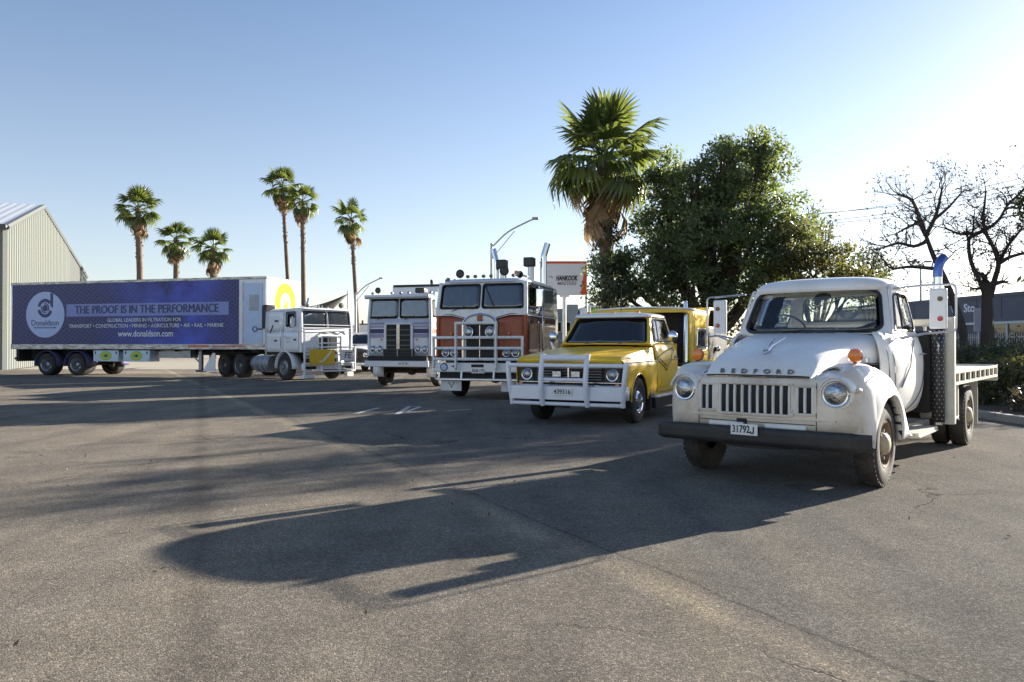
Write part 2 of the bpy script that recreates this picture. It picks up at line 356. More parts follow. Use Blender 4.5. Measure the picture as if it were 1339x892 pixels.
def trailer_print():
    m, nt, N, L, b = newmat('trailer_print')
    tc = N.new("ShaderNodeTexCoord")
    sx = N.new("ShaderNodeSeparateXYZ"); L.new(tc.outputs["Object"], sx.inputs[0])
    cb = N.new("ShaderNodeCombineXYZ"); L.new(sx.outputs[0], cb.inputs[0]); L.new(sx.outputs[2], cb.inputs[1])
    rot = N.new("ShaderNodeMapping"); rot.inputs["Rotation"].default_value = (0, 0, R(38)); rot.inputs["Scale"].default_value = (5.2, 7.5, 1)
    L.new(cb.outputs[0], rot.inputs[0])
    ck = N.new("ShaderNodeTexVoronoi"); ck.inputs["Scale"].default_value = 1.0; ck.inputs["Randomness"].default_value = 0.15
    L.new(rot.outputs[0], ck.inputs[0])
    weave = ramp(N, [(0.25, (0.045, 0.055, 0.20)), (0.55, (0.008, 0.009, 0.075))]); L.new(ck.outputs[0], weave.inputs[0])
    big = noise(N, L, 0.55, 4, 0.6, cb.outputs[0])
    gx = N.new("ShaderNodeMapRange"); gx.inputs[1].default_value = 4.5; gx.inputs[2].default_value = 8.5; L.new(sx.outputs[0], gx.inputs[0])
    gx2 = N.new("ShaderNodeMapRange"); gx2.inputs[1].default_value = 11.9; gx2.inputs[2].default_value = 9.6; L.new(sx.outputs[0], gx2.inputs[0])
    mu = N.new("ShaderNodeMath"); mu.operation = 'MULTIPLY'; L.new(gx.outputs[0], mu.inputs[0]); L.new(gx2.outputs[0], mu.inputs[1])
    rb = ramp(N, [(0.38, (0.010, 0.013, 0.11)), (0.5, (0.035, 0.055, 0.38)), (0.62, (0.06, 0.10, 0.55))]); L.new(big.outputs[0], rb.inputs[0])
    c = mixc(N, L, mu.outputs[0], weave.outputs[0], rb.outputs[0])
    L.new(c, b.inputs["Base Color"]); b.inputs["Roughness"].default_value = 0.45
    return m
M['trailer_print'] = trailer_print()

def rail_mat():
    m, nt, N, L, b = newmat('rail_worn')
    tc = N.new("ShaderNodeTexCoord")
    sx = N.new("ShaderNodeMapping"); sx.inputs["Scale"].default_value = (1.6, 1, 9); L.new(tc.outputs["Object"], sx.inputs[0])
    n = noise(N, L, 1.5, 6, 0.7, sx.outputs[0])
    r = ramp(N, [(0.40, (0.22, 0.19, 0.16)), (0.50, (0.50, 0.48, 0.45)), (0.6, (0.72, 0.70, 0.67))]); L.new(n.outputs[0], r.inputs[0])
    L.new(r.outputs[0], b.inputs["Base Color"]); b.inputs["Roughness"].default_value = 0.45; b.inputs["Metallic"].default_value = 0.3
    return m
M['rail_worn'] = rail_mat()

def stud_glint_mat():
    """red-brown truck side with the reflections off its steel studs put into the colour"""
    m, nt, N, L, b = newmat('stud_glint_red')
    tc = N.new("ShaderNodeTexCoord")
    n = noise(N, L, 5.5, 3, 0.5, tc.outputs["Object"])
    r = ramp(N, [(0.0, (0.055, 0.02, 0.014)), (0.45, (0.10, 0.03, 0.018)), (0.62, (0.22, 0.06, 0.02)), (0.66, (0.62, 0.38, 0.14)), (0.72, (0.70, 0.52, 0.3)), (0.74, (0.14, 0.035, 0.02))])  # bright stops paint in the reflections off the studs
    L.new(n.outputs[0], r.inputs[0]); L.new(r.outputs[0], b.inputs["Base Color"])
    b.inputs["Roughness"].default_value = 0.25; b.inputs["Coat Weight"].default_value = 0.6
    return m
M['stud_glint_red'] = stud_glint_mat()
# ---------------------------------------------------------------- mesh helpers
class MB:
    def __init__(s):
        s.v = []; s.f = []
    def add(s, vs, fs):
        o = len(s.v)
        s.v.extend([tuple(p) for p in vs])
        s.f.extend([tuple(i + o for i in f) for f in fs])
        return s
    def box(s, x0, x1, y0, y1, z0, z1, rot=None, at=None):
        if x0 > x1: x0, x1 = x1, x0
        if y0 > y1: y0, y1 = y1, y0
        if z0 > z1: z0, z1 = z1, z0
        vs = [Vector((x, y, z)) for x in (x0, x1) for y in (y0, y1) for z in (z0, z1)]
        if rot is not None:
            vs = [rot @ p for p in vs]
        if at is not None:
            vs = [p + Vector(at) for p in vs]
        return s.add(vs, [(0, 1, 3, 2), (4, 6, 7, 5), (0, 4, 5, 1), (2, 3, 7, 6), (0, 2, 6, 4), (1, 5, 7, 3)])
    def tube(s, pts, r, n=8, cap=True, closed=False):
        pts = [Vector(p) for p in pts]
        k = len(pts)
        rs = r if isinstance(r, (list, tuple)) else [r] * k
        vs = []; up = None
        for i, p in enumerate(pts):
            if closed:
                t = (pts[(i + 1) % k] - pts[i - 1]).normalized()
            else:
                t = (pts[min(i + 1, k - 1)] - pts[max(i - 1, 0)]).normalized()
            if up is None:
                up = Vector((0, 0, 1)) if abs(t.z) < 0.9 else Vector((1, 0, 0))
            a = t.cross(up)
            if a.length < 1e-5:
                a = t.orthogonal()
            a.normalize(); b = a.cross(t).normalized(); up = b
            for j in range(n):
                th = 2 * math.pi * j / n
                vs.append(p + (a * math.cos(th) + b * math.sin(th)) * rs[i])
        fs = []
        for i in range(k if closed else k - 1):
            i2 = (i + 1) % k
            for j in range(n):
                j2 = (j + 1) % n
                fs.append((i * n + j, i * n + j2, i2 * n + j2, i2 * n + j))
        if cap and not closed:
            fs.append(tuple(range(n - 1, -1, -1))); fs.append(tuple((k - 1) * n + j for j in range(n)))
        return s.add(vs, fs)
    def lathe(s, prof, n=32, axis='y', at=(0, 0, 0), ax=None):
        """prof: (radius, offset along axis)"""
        at = Vector(at)
        A = {'x': Vector((1, 0, 0)), 'y': Vector((0, 1, 0)), 'z': Vector((0, 0, 1))}[axis] if ax is None else Vector(ax).normalized()
        U = A.orthogonal().normalized(); W = A.cross(U)
        vs = []; fs = []; k = len(prof)
        for (r, o) in prof:
            for j in range(n):
                th = 2 * math.pi * j / n
                vs.append(at + A * o + (U * math.cos(th) + W * math.sin(th)) * max(r, 1e-4))
        for i in range(k - 1):
            for j in range(n):
                j2 = (j + 1) % n
                fs.append((i * n + j, i * n + j2, (i + 1) * n + j2, (i + 1) * n + j))
        return s.add(vs, fs)
    def grid(s, rows, closed_u=False):
        nr = len(rows); nc = len(rows[0])
        vs = [p for r in rows for p in r]; fs = []
        for i in range(nr - 1):
            for j in range(nc if closed_u else nc - 1):
                j2 = (j + 1) % nc
                fs.append((i * nc + j, i * nc + j2, (i + 1) * nc + j2, (i + 1) * nc + j))
        return s.add(vs, fs)
    def prism(s, poly, y0, y1, plane='xz'):
        """extrude a polygon; plane xz -> along y, xy -> along z, yz -> along x"""
        f = {'xz': lambda p, d: (p[0], d, p[1]), 'xy': lambda p, d: (p[0], p[1], d), 'yz': lambda p, d: (d, p[0], p[1])}[plane]
        k = len(poly)
        vs = [f(p, y0) for p in poly] + [f(p, y1) for p in poly]
        fs = [tuple(range(k - 1, -1, -1)), tuple(range(k, 2 * k))]
        fs += [(i, (i + 1) % k, k + (i + 1) % k, k + i) for i in range(k)]
        return s.add(vs, fs)
    def fan(s, loop, center):
        k = len(loop)
        return s.add(list(loop) + [center], [(i, (i + 1) % k, k) for i in range(k)])
    def sphere(s, c, r, nu=16, nv=10, sc=(1, 1, 1)):
        rows = []
        for i in range(nv + 1):
            th = math.pi * i / nv
            rows.append([(c[0] + r * sc[0] * math.sin(th) * math.cos(2 * math.pi * j / nu), c[1] + r * sc[1] * math.sin(th) * math.sin(2 * math.pi * j / nu), c[2] + r * sc[2] * math.cos(th)) for j in range(nu)])
        return s.grid(rows, True)
    def mirror_y(s):
        o = len(s.v); fs = list(s.f)
        s.v.extend([(x, -y, z) for (x, y, z) in s.v[:o]])
        s.f.extend([tuple(i + o for i in reversed(f)) for f in fs])
        return s
    def islands(s):
        par = list(range(len(s.v)))
        def fd(i):
            while par[i] != i:
                par[i] = par[par[i]]; i = par[i]
            return i
        for f in s.f:
            a = fd(f[0])
            for i in f[1:]:
                b = fd(i)
                if a != b: par[b] = a
        g = {}
        for f in s.f: g.setdefault(fd(f[0]), []).append(f)
        return list(g.values())
    def sub(s, faces):
        mb = MB(); mp = {}
        for f in faces:
            for i in f:
                if i not in mp: mp[i] = len(mb.v); mb.v.append(s.v[i])
            mb.f.append(tuple(mp[i] for i in f))
        return mb
    def objs(s, name, mat, parent=None, by='all', **k):
        """one object per separate piece (by='all') or per side of the vehicle (by='y')"""
        isl = s.islands()
        if by == 'y':
            L_ = [f for i in isl for f in i if sum(s.v[q][1] for q in i[0]) >= 0]
            R_ = [f for i in isl for f in i if sum(s.v[q][1] for q in i[0]) < 0]
            isl = [q for q in (L_, R_) if q]
        return [s.sub(f).obj(name, mat, parent, **k) for f in isl]
    def mesh(s, name, mat, smooth=True, ang=38, recalc=True):
        import bmesh
        me = bpy.data.meshes.new(name)
        me.from_pydata([tuple(p) for p in s.v], [], s.f)
        if recalc:
            bm = bmesh.new(); bm.from_mesh(me)
            bmesh.ops.remove_doubles(bm, verts=bm.verts, dist=0.0002)
            bmesh.ops.recalc_face_normals(bm, faces=bm.faces)
            bm.to_mesh(me); bm.free()
        me.update()
        if smooth:
            me.shade_smooth()
            me.set_sharp_from_angle(angle=R(ang))
        else:
            me.shade_flat()
        if mat is not None:
            me.materials.append(M[mat] if isinstance(mat, str) else mat)
        return me
    def obj(s, name, mat, parent=None, bevel=0, solid=0, sub=0, label=None, ang=38, smooth=True, recalc=True, off=-1):
        me = s.mesh(name, mat, smooth, ang, recalc)
        o = bpy.data.objects.new(name, me)
        COL.objects.link(o)
        if parent is not None:
            o.parent = parent
        if sub:
            m = o.modifiers.new('sub', 'SUBSURF'); m.levels = sub; m.render_levels = sub
        if solid:
            m = o.modifiers.new('solid', 'SOLIDIFY'); m.thickness = solid; m.offset = off
        if bevel:
            m = o.modifiers.new('bev', 'BEVEL'); m.width = bevel; m.segments = 2; m.limit_method = 'ANGLE'; m.angle_limit = R(50)
        if label:
            o['label'] = label
        return o

def tag(o, label=None, cat=None, group=None, kind=None):
    if label: o['label'] = label
    if cat: o['category'] = cat
    if group: o['group'] = group
    if kind: o['kind'] = kind
    return o

def thing(name, label, cat, loc=(0, 0, 0), rz=0, group=None):
    o = bpy.data.objects.new(name, None)
    COL.objects.link(o)
    o.empty_display_size = 0.3
    o.location = loc
    o.rotation_euler = (0, 0, R(rz))
    return tag(o, label, cat, group)

def copy_tree(o, parent=None):
    c = o.copy(); COL.objects.link(c)
    c.parent = parent
    for ch in list(o.children):
        copy_tree(ch, c)
    return c

def copy_part(o, parent, loc=None, rot=None):
    c = copy_tree(o, parent)
    if loc is not None: c.location = loc
    if rot is not None: c.rotation_euler = rot
    return c

def text_mesh(txt, size, depth=0.004, shear=0, spacing=1.0, bold=0.0, align='CENTER', xs=1.0):
    """returns MB of an extruded line of lettering in the xz plane facing -y"""
    cu = bpy.data.curves.new('t', 'FONT')
    cu.body = txt; cu.size = size; cu.extrude = depth; cu.shear = shear; cu.space_character = spacing
    cu.offset = bold; cu.align_x = align; cu.align_y = 'CENTER'; cu.resolution_u = 3
    o = bpy.data.objects.new('t', cu); COL.objects.link(o)
    dg = bpy.context.evaluated_depsgraph_get()
    me = bpy.data.meshes.new_from_object(o.evaluated_get(dg))
    mb = MB()
    mb.add([(p.co.x * xs, -p.co.z, p.co.y) for p in me.vertices], [tuple(f.vertices) for f in me.polygons])
    bpy.data.objects.remove(o); bpy.data.curves.remove(cu); bpy.data.meshes.remove(me)
    return mb

def lettering(name, txt, size, mat, parent, loc, rot=(0, 0, 0), depth=0.004, **k):
    ob = text_mesh(txt, size, depth, **k).obj(name, mat, parent, smooth=False, recalc=False)
    ob.location = loc; ob.rotation_euler = rot
    return ob

# letters on the front of a vehicle (facing +x) / left side (+y) / right side (-y)
FACE_FRONT = (0, 0, R(90)); FACE_LEFT = (0, 0, R(180)); FACE_RIGHT = (0, 0, 0)

def quadS(c00, c10, c11, c01, bulge=(0, 0, 0), bv=None):
    c00, c10, c11, c01, bulge = map(Vector, (c00, c10, c11, c01, bulge))
    def S(u, v):
        p = c00.lerp(c10, u).lerp(c01.lerp(c11, u), v)
        k = (1 - (2 * u - 1) ** 2)
        if bv is not None: k = k * (bv + (1 - bv) * (1 - (2 * v - 1) ** 2))
        return p + bulge * k
    return S

def rrect(u0, v0, u1, v1, r, nside=6, nc=5, ru=None):
    """rounded rectangle loop, counter-clockwise; ru = corner size in u (r in v)"""
    ru = r if ru is None else ru
    pts = []
    for (cx, cy, a0) in ((u1 - ru, v0 + r, -90), (u1 - ru, v1 - r, 0), (u0 + ru, v1 - r, 90), (u0 + ru, v0 + r, 180)):
        for i in range(nc + 1):
            a = R(a0 + 90 * i / nc)
            pts.append((cx + ru * math.cos(a), cy + r * math.sin(a)))
    out = []
    for i, p in enumerate(pts):
        q = pts[(i + 1) % len(pts)]
        out.append(p)
        if (i % (nc + 1)) == nc:
            for k in range(1, nside):
                t = k / nside
                out.append((p[0] + (q[0] - p[0]) * t, p[1] + (q[1] - p[1]) * t))
    return out

def wall_hole(mb, S, loop, rings=4):
    """panel over the unit square of S with a hole"""
    cx = sum(p[0] for p in loop) / len(loop); cy = sum(p[1] for p in loop) / len(loop)
    outer = []
    us = [p[0] for p in loop]; vs_ = [p[1] for p in loop]
    u0, u1, v0, v1 = min(us), max(us), min(vs_), max(vs_)
    n = len(loop)
    for (u, v) in loop:
        # project radially on to the unit square in hole-normalised space
        a = (u - (u0 + u1) / 2) / ((u1 - u0) / 2); b = (v - (v0 + v1) / 2) / ((v1 - v0) / 2)
        m = max(abs(a), abs(b)); a /= m; b /= m
        outer.append(((a + 1) / 2, (b + 1) / 2))
    # snap the nearest loop point to each corner
    for c in ((0, 0), (1, 0), (1, 1), (0, 1)):
        i = min(range(n), key=lambda k: (outer[k][0] - c[0]) ** 2 + (outer[k][1] - c[1]) ** 2)
        outer[i] = c
    rows = []
    for k in range(rings + 1):
        t = k / rings
        rows.append([S(o[0] + (l[0] - o[0]) * t, o[1] + (l[1] - o[1]) * t) for o, l in zip(outer, loop)])
    mb.grid(rows, True)

def glass_patch(S, loop, inset=(0, 0, 0), rings=4):
    mb = MB(); ins = Vector(inset)
    cx = sum(p[0] for p in loop) / len(loop); cy = sum(p[1] for p in loop) / len(loop)
    rows = []
    for k in range(rings + 1):
        t = 1 - k / rings * 0.98
        rows.append([S(cx + (u - cx) * t, cy + (v - cy) * t) + ins for (u, v) in loop])
    mb.grid(rows, True)
    o = len(mb.v)
    mb.f.append(tuple(range(o - len(loop), o)))
    return mb

def window(S, loop, parent, wname, gmat, gasket='gasket', gr=0.014, inset=(0, 0, 0), wallmb=None):
    """hole + gasket ring + pane; the pane is a child of the gasket frame"""
    if wallmb is not None:
        wall_hole(wallmb, S, loop)
    fr = MB().tube([S(u, v) for (u, v) in loop], gr, 6, closed=True).obj(wname, gasket, parent)
    glass_patch(S, loop, inset).obj('pane', gmat, fr, solid=0.004)
    return fr

def patch(mb, S, nu=8, nv=6):
    mb.grid([[S(i / nu, j / nv) for i in range(nu + 1)] for j in range(nv + 1)])

# ---------------------------------------------------------------- wheels
def wheel(name, parent, at, r, wdt, side, rim_r, tyre='rubber', rim='hub_cream', hub='hub_cream', style='dome', tread=True, tdir=0.0):
    """one road wheel as a part: tyre mesh with rim, hub and tread blocks as children. side=+1 shows its face to +y"""
    h = wdt / 2; s = side
    prof = [(rim_r, h * 0.80 * s), (rim_r + 0.012, h * 0.94 * s), (rim_r + (r - rim_r) * 0.35, h * 1.02 * s), (rim_r + (r - rim_r) * 0.7, h * 0.97 * s), (r - 0.028, h * 0.86 * s), (r - 0.006, h * 0.72 * s),
            (r, h * 0.45 * s), (r, -h * 0.45 * s), (r - 0.006, -h * 0.72 * s), (r - 0.028, -h * 0.86 * s), (rim_r + (r - rim_r) * 0.5, -h * s), (rim_r, -h * 0.85 * s), (rim_r - 0.03, -h * 0.6 * s)]
    o = MB().lathe(prof, 44).obj(name, tyre, parent, ang=50)
    o.location = at
    # rim: outer lip, well, disc
    if style == 'dome':
        rp = [(rim_r + 0.006, h * 0.86), (rim_r + 0.004, h * 0.96), (rim_r - 0.012, h * 0.90), (rim_r - 0.02, h * 0.5), (rim_r - 0.035, h * 0.30), (rim_r * 0.72, h * 0.34), (rim_r * 0.62, h * 0.52), (rim_r * 0.5, h * 0.5), (0.0, h * 0.5)]
        hp = [(rim_r * 0.50, h * 0.50), (rim_r * 0.50, h * 0.72), (rim_r * 0.46, h * 0.98), (rim_r * 0.36, h * 1.18), (rim_r * 0.2, h * 1.30), (0, h * 1.33)]
    elif style == 'dish':
        rp = [(rim_r + 0.006, h * 0.86), (rim_r + 0.004, h * 0.98), (rim_r - 0.014, h * 0.92), (rim_r - 0.025, h * 0.55), (rim_r * 0.84, h * 0.62), (rim_r * 0.62, h * 1.02), (rim_r * 0.52, h * 1.05), (rim_r * 0.48, h * 0.9), (0, h * 0.9)]
        hp = [(rim_r * 0.24, h * 0.9), (rim_r * 0.24, h * 1.4), (rim_r * 0.18, h * 1.52), (0, h * 1.55)]
    else:  # deep dual outer
        rp = [(rim_r + 0.006, h * 0.86), (rim_r + 0.004, h * 0.97), (rim_r - 0.014, h * 0.92), (rim_r - 0.03, h * 0.3), (rim_r - 0.06, -h * 0.35), (rim_r * 0.5, -h * 0.5), (rim_r * 0.42, -h * 0.45), (0, -h * 0.45)]
        hp = [(rim_r * 0.34, -h * 0.45), (rim_r * 0.34, h * 0.4), (rim_r * 0.28, h * 0.6), (0, h * 0.65)]
    ro = MB().lathe([(a, b * s) for a, b in rp], 36).obj('rim', rim, o, ang=30)
    hb = MB().lathe([(a, b * s) for a, b in hp], 28)
    ho = hb.obj('hub', hub, o, ang=30)
    nb = MB()
    k = 8 if style != 'dish' else 10
    br = rim_r * (0.60 if style == 'dome' else 0.38 if style == 'dish' else 0.46)
    bo = h * (0.52 if style == 'dome' else 0.9 if style == 'dish' else -0.42)
    for i in range(k):
        a = 2 * math.pi * i / k
        nb.lathe([(0.016, 0), (0.016, 0.03 * s), (0, 0.03 * s)], 6, at=(br * math.cos(a), bo * s, br * math.sin(a)))
    tag(nb.obj('wheel_nuts', 'grey_steel', o), kind='stuff')
    if style != 'dish':
        hd = MB()
        rr = rim_r * (0.78 if style == 'dome' else 0.72)
        oo = h * (0.345 if style == 'dome' else -0.30)
        for i in range(6):
            a = 2 * math.pi * (i + 0.5) / 6
            hd.lathe([(0.03, 0), (0.03, 0.006 * s), (0, 0.006 * s)], 10, at=(rr * math.cos(a), oo * s, rr * math.sin(a)))
        hd.obj('hand_hole', 'under', o)
    if tread:
        tb = MB(); nblk = 44
        for i in range(nblk):
            a = 2 * math.pi * i / nblk
            M3 = Matrix.Rotation(a, 3, 'Y')
            for q, (ya, yb) in enumerate(((-0.86, -0.38), (-0.30, 0.30), (0.38, 0.86))):
                tw = 0.013 if q != 1 else 0.017
                sk = 0.0 if q != 1 else 0.5
                Mq = Matrix.Rotation(a + sk * math.pi / nblk, 3, 'Y')
                dz = -0.012 if q != 1 else 0
                tb.box(-tw, tw, h * ya, h * yb, r - 0.02 + dz, r + 0.007 + dz, rot=Mq)
        tb.obj('tread', tyre, o, smooth=False, recalc=False)
    return o

def headlight(parent, at, r, ax=(1, 0, 0), ring='chrome', name='headlight', bucket=0.06, rw=0.016):
    A = Vector(ax).normalized()
    o = MB().lathe([(r + rw, -bucket), (r + rw + 0.004, 0.0), (r + rw * 0.6, 0.012), (r, 0.010), (r - 0.004, 0.0)], 32, ax=A, at=(0, 0, 0)).obj(name, ring, parent)
    o.location = at
    MB().lathe([(r - 0.002, 0.002), (r * 0.85, 0.022), (r * 0.55, 0.038), (r * 0.25, 0.045), (0, 0.047)], 32, ax=A).obj('lens', 'lamp_glass', o)
    return o

def plate(parent, txt, at, wdt=0.36, hgt=0.12, face=FACE_FRONT, size=None, mat='plate_white', ink='letter_black'):
    o = MB().box(-wdt / 2, wdt / 2, -0.006, 0.006, -hgt / 2, hgt / 2).obj('number_plate', mat, parent, bevel=0.004)
    o.location = at; o.rotation_euler = face
    t = text_mesh(txt, size or hgt * 0.92, 0.002, spacing=1.0, bold=0.0015)
    xs = [p[0] for p in t.v]; k = wdt * 0.88 / (max(xs) - min(xs))
    t.v = [(p[0] * k, p[1] - 0.008, p[2]) for p in t.v]
    t.obj('lettering', ink, o, smooth=False, recalc=False)
    return o

def rtube(pts, r, n=8):
    return MB().tube(pts, r, n)

def arc(p0, p1, p2, n=6):
    p0, p1, p2 = Vector(p0), Vector(p1), Vector(p2)
    return [p0.lerp(p1, t).lerp(p1.lerp(p2, t), t) for t in [i / n for i in range(n + 1)]]

def smoothpath(pts, k=4):
    """Catmull-Rom through points"""
    P_ = [Vector(p) for p in pts]; P_ = [P_[0] * 2 - P_[1]] + P_ + [P_[-1] * 2 - P_[-2]]
    out = []
    for i in range(1, len(P_) - 2):
        a, b, c, d = P_[i - 1:i + 3]
        for j in range(k):
            t = j / k
            out.append(0.5 * ((2 * b) + (c - a) * t + (2 * a - 5 * b + 4 * c - d) * t * t + (3 * b - a - 3 * c + d) * t ** 3))
    out.append(P_[-2])
    return out

def interp(x, xs, ys):
    return float(np.interp(x, xs, ys))

def cr(x, xs, ys):
    """smooth (monotone-ish) interpolation through points"""
    xs = list(xs); ys = list(ys)
    if xs[0] > xs[-1]: xs.reverse(); ys.reverse()
    x = min(max(x, xs[0]), xs[-1])
    i = max(0, min(len(xs) - 2, int(np.searchsorted(xs, x)) - 1))
    def m(k):
        if k == 0: return (ys[1] - ys[0]) / (xs[1] - xs[0])
        if k == len(xs) - 1: return (ys[-1] - ys[-2]) / (xs[-1] - xs[-2])
        d0 = (ys[k] - ys[k - 1]) / (xs[k] - xs[k - 1]); d1 = (ys[k + 1] - ys[k]) / (xs[k + 1] - xs[k])
        return 0 if d0 * d1 <= 0 else 2 * d0 * d1 / (d0 + d1)
    h = xs[i + 1] - xs[i]; t = (x - xs[i]) / h
    return (2*t**3-3*t**2+1)*ys[i] + (t**3-2*t**2+t)*h*m(i) + (-2*t**3+3*t**2)*ys[i+1] + (t**3-t**2)*h*m(i+1)
# ---------------------------------------------------------------- ground
def sheet(name, x0, x1, y0, y1, z, mat, kind='structure', nx=1, ny=1):
    mb = MB()
    mb.grid([[(x0 + (x1 - x0) * i / nx, y0 + (y1 - y0) * j / ny, z) for i in range(nx + 1)] for j in range(ny + 1)])
    return tag(mb.obj(name, mat, None, smooth=False), kind=kind)
sheet('ground', -900, 900, -300, 1500, -0.06, 'concrete')
sheet('car_park', -60, 60, -25, 43, 0.0, 'asphalt')
# ================================================================ OLD CREAM FLATBED TRUCK (nearest)
def build_flatbed():
    T = thing('flatbed_truck', 'old cream round-nosed flatbed truck with black bumper and amber fender lamps', 'truck', (2.78, 7.80, 0), 230.5, 'old trucks parked in a row on the asphalt')
    # ---- front clip: fenders and nose in one swept sheet
    XS = [-0.86, -0.78, -0.65, -0.55, -0.475]
    half = [(x, cr(x, [-0.86, -0.5, 0, 0.3, 0.5], [0.985, 1.0, 1.01, 1.005, 0.975])) for x in XS]
    for i in range(0, 17):
        x = -0.47 * math.cos(math.pi * i / 16)
        half.append((x, cr(x, [-0.86, -0.5, 0, 0.3, 0.5], [0.985, 1.0, 1.01, 1.005, 0.975])))
    half += [(0.475, 0.98), (0.54, 0.962), (0.60, 0.938), (0.655, 0.90), (0.70, 0.85), (0.73, 0.79), (0.75, 0.72), (0.763, 0.64), (0.772, 0.56), (0.78, 0.45), (0.786, 0.3), (0.79, 0.15), (0.79, 0.0)]
    path = half + [(x, -y) for (x, y) in reversed(half[:-1])]
    n = len(path)
    rows = []
    def zcrown(x, y):
        ay = abs(y)
        if x < 0.5:
            return cr(x, [-0.86, -0.78, -0.65, -0.45, -0.2, 0, 0.2, 0.4, 0.5], [0.46, 0.64, 0.82, 0.985, 1.095, 1.14, 1.165, 1.17, 1.165])
        return cr(ay, [0, 0.5, 0.64, 0.72, 0.79, 0.85, 0.90, 0.962, 0.98], [1.03, 1.033, 1.05, 1.075, 1.10, 1.12, 1.14, 1.16, 1.165])
    def zbot(x, y):
        if x > 0.47: return cr(x, [0.47, 0.6, 0.7, 0.8], [0.47, 0.50, 0.55, 0.56])
        if x < -0.471: return 0.40
        return 0.40 + math.sqrt(max(0, 0.47 ** 2 - x * x)) * 0.97
    for i, (x, y) in enumerate(path):
        a = path[max(i - 1, 0)]; b = path[min(i + 1, n - 1)]
        t = Vector((b[0] - a[0], b[1] - a[1], 0)).normalized()
        nin = Vector((t.y, -t.x, 0))       # pointing inward
        if nin.dot(Vector((-x - 0.4 if x < 0.5 else -0.6, -y, 0))) < 0: nin = -nin
        zc, zb = zcrown(x, y), zbot(x, y)
        side = min(1, max(0, (0.74 - x) / 0.2)) if x > 0.5 else 1.0
        hr = min(0.12 + 0.17 * side, zc - zb - 0.02); ra = 0.05 + 0.20 * side
        reach = 0.16 + (0.34 * side if x > -0.4 else 0.34 + (x + 0.4) * 0.5)
        if x > 0.5: reach = max(reach, 0.16 + 0.36 * min(1, max(0, (abs(y) - 0.5) / 0.14)))
        zin = zc + (0.0 if side < 0.05 else (cr(x, [-0.86, -0.4, 0, 0.3, 0.75], [0.42, 1.10, 1.14, 1.105, 1.03]) - zc) * min(1, side))
        row = []
        P0 = Vector((x, y, 0))
        def q(ins, z): row.append(tuple(P0 + nin * ins + Vector((0, 0, z))))
        q(0.07, zb + 0.004); q(0.02, zb); q(0.0, zb + 0.012)
        for k in (0.25, 0.5, 0.75, 1.0): q(-0.012 * math.sin(math.pi * k), zb + 0.012 + (zc - hr - zb - 0.012) * k)
        for k in range(1, 8):
            a_ = R(90 * k / 7); q(ra * (1 - math.cos(a_)), zc - hr + hr * math.sin(a_))
        for k in (0.33, 0.66, 1.0): q(ra + (reach - ra) * k, zc + (zin - zc) * k * k)
        rows.append(row)
    MB().grid(rows).obj('front_body', 'nose_paint', T, solid=0.012, ang=60)
    def nose_x(y): return float(np.interp(abs(y), [0, 0.15, 0.3, 0.45, 0.56, 0.64, 0.72, 0.79], [0.79, 0.79, 0.786, 0.78, 0.772, 0.763, 0.75, 0.73]))
    # inner wheel arches
    wa = MB()
    for s in (1, -1):
        wa.grid([[(0.47 * math.cos(a), s * yy, 0.40 + 0.462 * math.sin(a)) for yy in (0.99, 0.5)] for a in [math.pi * k / 14 for k in range(15)]])
    wa.objs('wheel_arch', 'under', T)
    # ---- bonnet
    hx = [0.768, 0.766, 0.758, 0.742, 0.715, 0.67, 0.6, 0.5, 0.4, 0.3, 0.2, 0.1, 0, -0.15, -0.3, -0.45, -0.6, -0.72]
    def hood(x, th):
        zc = cr(x, [0.768, 0.758, 0.715, 0.65, 0.5, 0.3, 0, -0.3, -0.63, -0.72], [1.044, 1.072, 1.125, 1.185, 1.265, 1.335, 1.40, 1.445, 1.472, 1.476])
        zs = cr(x, [0.768, 0.6, 0.3, 0, -0.3, -0.63], [1.035, 1.085, 1.122, 1.15, 1.155, 1.15])
        wd = cr(x, [0.768, 0.6, 0.3, 0, -0.3, -0.63], [0.505, 0.53, 0.575, 0.635, 0.70, 0.785])
        e = cr(x, [0.768, 0.3, -0.63], [0.50, 0.62, 0.48])
        sg = 1 if th >= 0 else -1; th = abs(th)
        return (x - 0.02 * math.sin(th) ** 4 * (1 if x > 0.5 else 0), sg * wd * math.sin(th) ** e, zs + (zc - zs) * max(0, math.cos(th)) ** e)
    ths = [R(-90 + 180 * k / 36) for k in range(37)]
    def hrow(x):
        core = [hood(x, t) for t in ths]
        out = []
        for s, e in ((-1, core[0]), (1, core[-1])):
            kx = min(1.0, max(0.02, (x - 0.1) / 0.4))
            fl = [(e[0], e[1] + s * d * kx, e[2] + dz * kx) for d, dz in ((0.012, -0.014), (0.09, -0.022), (0.26, -0.03))]
            out.append(fl)
        return list(reversed(out[0])) + core + out[1]
    hood_o = MB().grid([hrow(x) for x in hx]).obj('bonnet', 'cream_paint', T, solid=0.01, ang=70)
    rtube([hood(0.766, t) for t in ths[3:-3]], 0.007, 6).obj('bonnet_lip', 'gasket', hood_o)
    # raised centre rib of the bonnet and V emblem
    em = MB()
    for s in (1, -1):
        em.tube([(0.50, s * 0.012, hood(0.50, 0)[2] + 0.012), (0.40, s * 0.018, hood(0.40, 0)[2] + 0.02), (0.12, s * 0.055, hood(0.12, 0.08)[2] + 0.035)], [0.018, 0.014, 0.006], 8)
        em.tube([(0.56, s * 0.004, hood(0.56, 0)[2] + 0.008), (0.50, s * 0.055, hood(0.5, 0.1)[2] + 0.01)], 0.008, 6)
    em.obj('bonnet_emblem', 'chrome', hood_o)
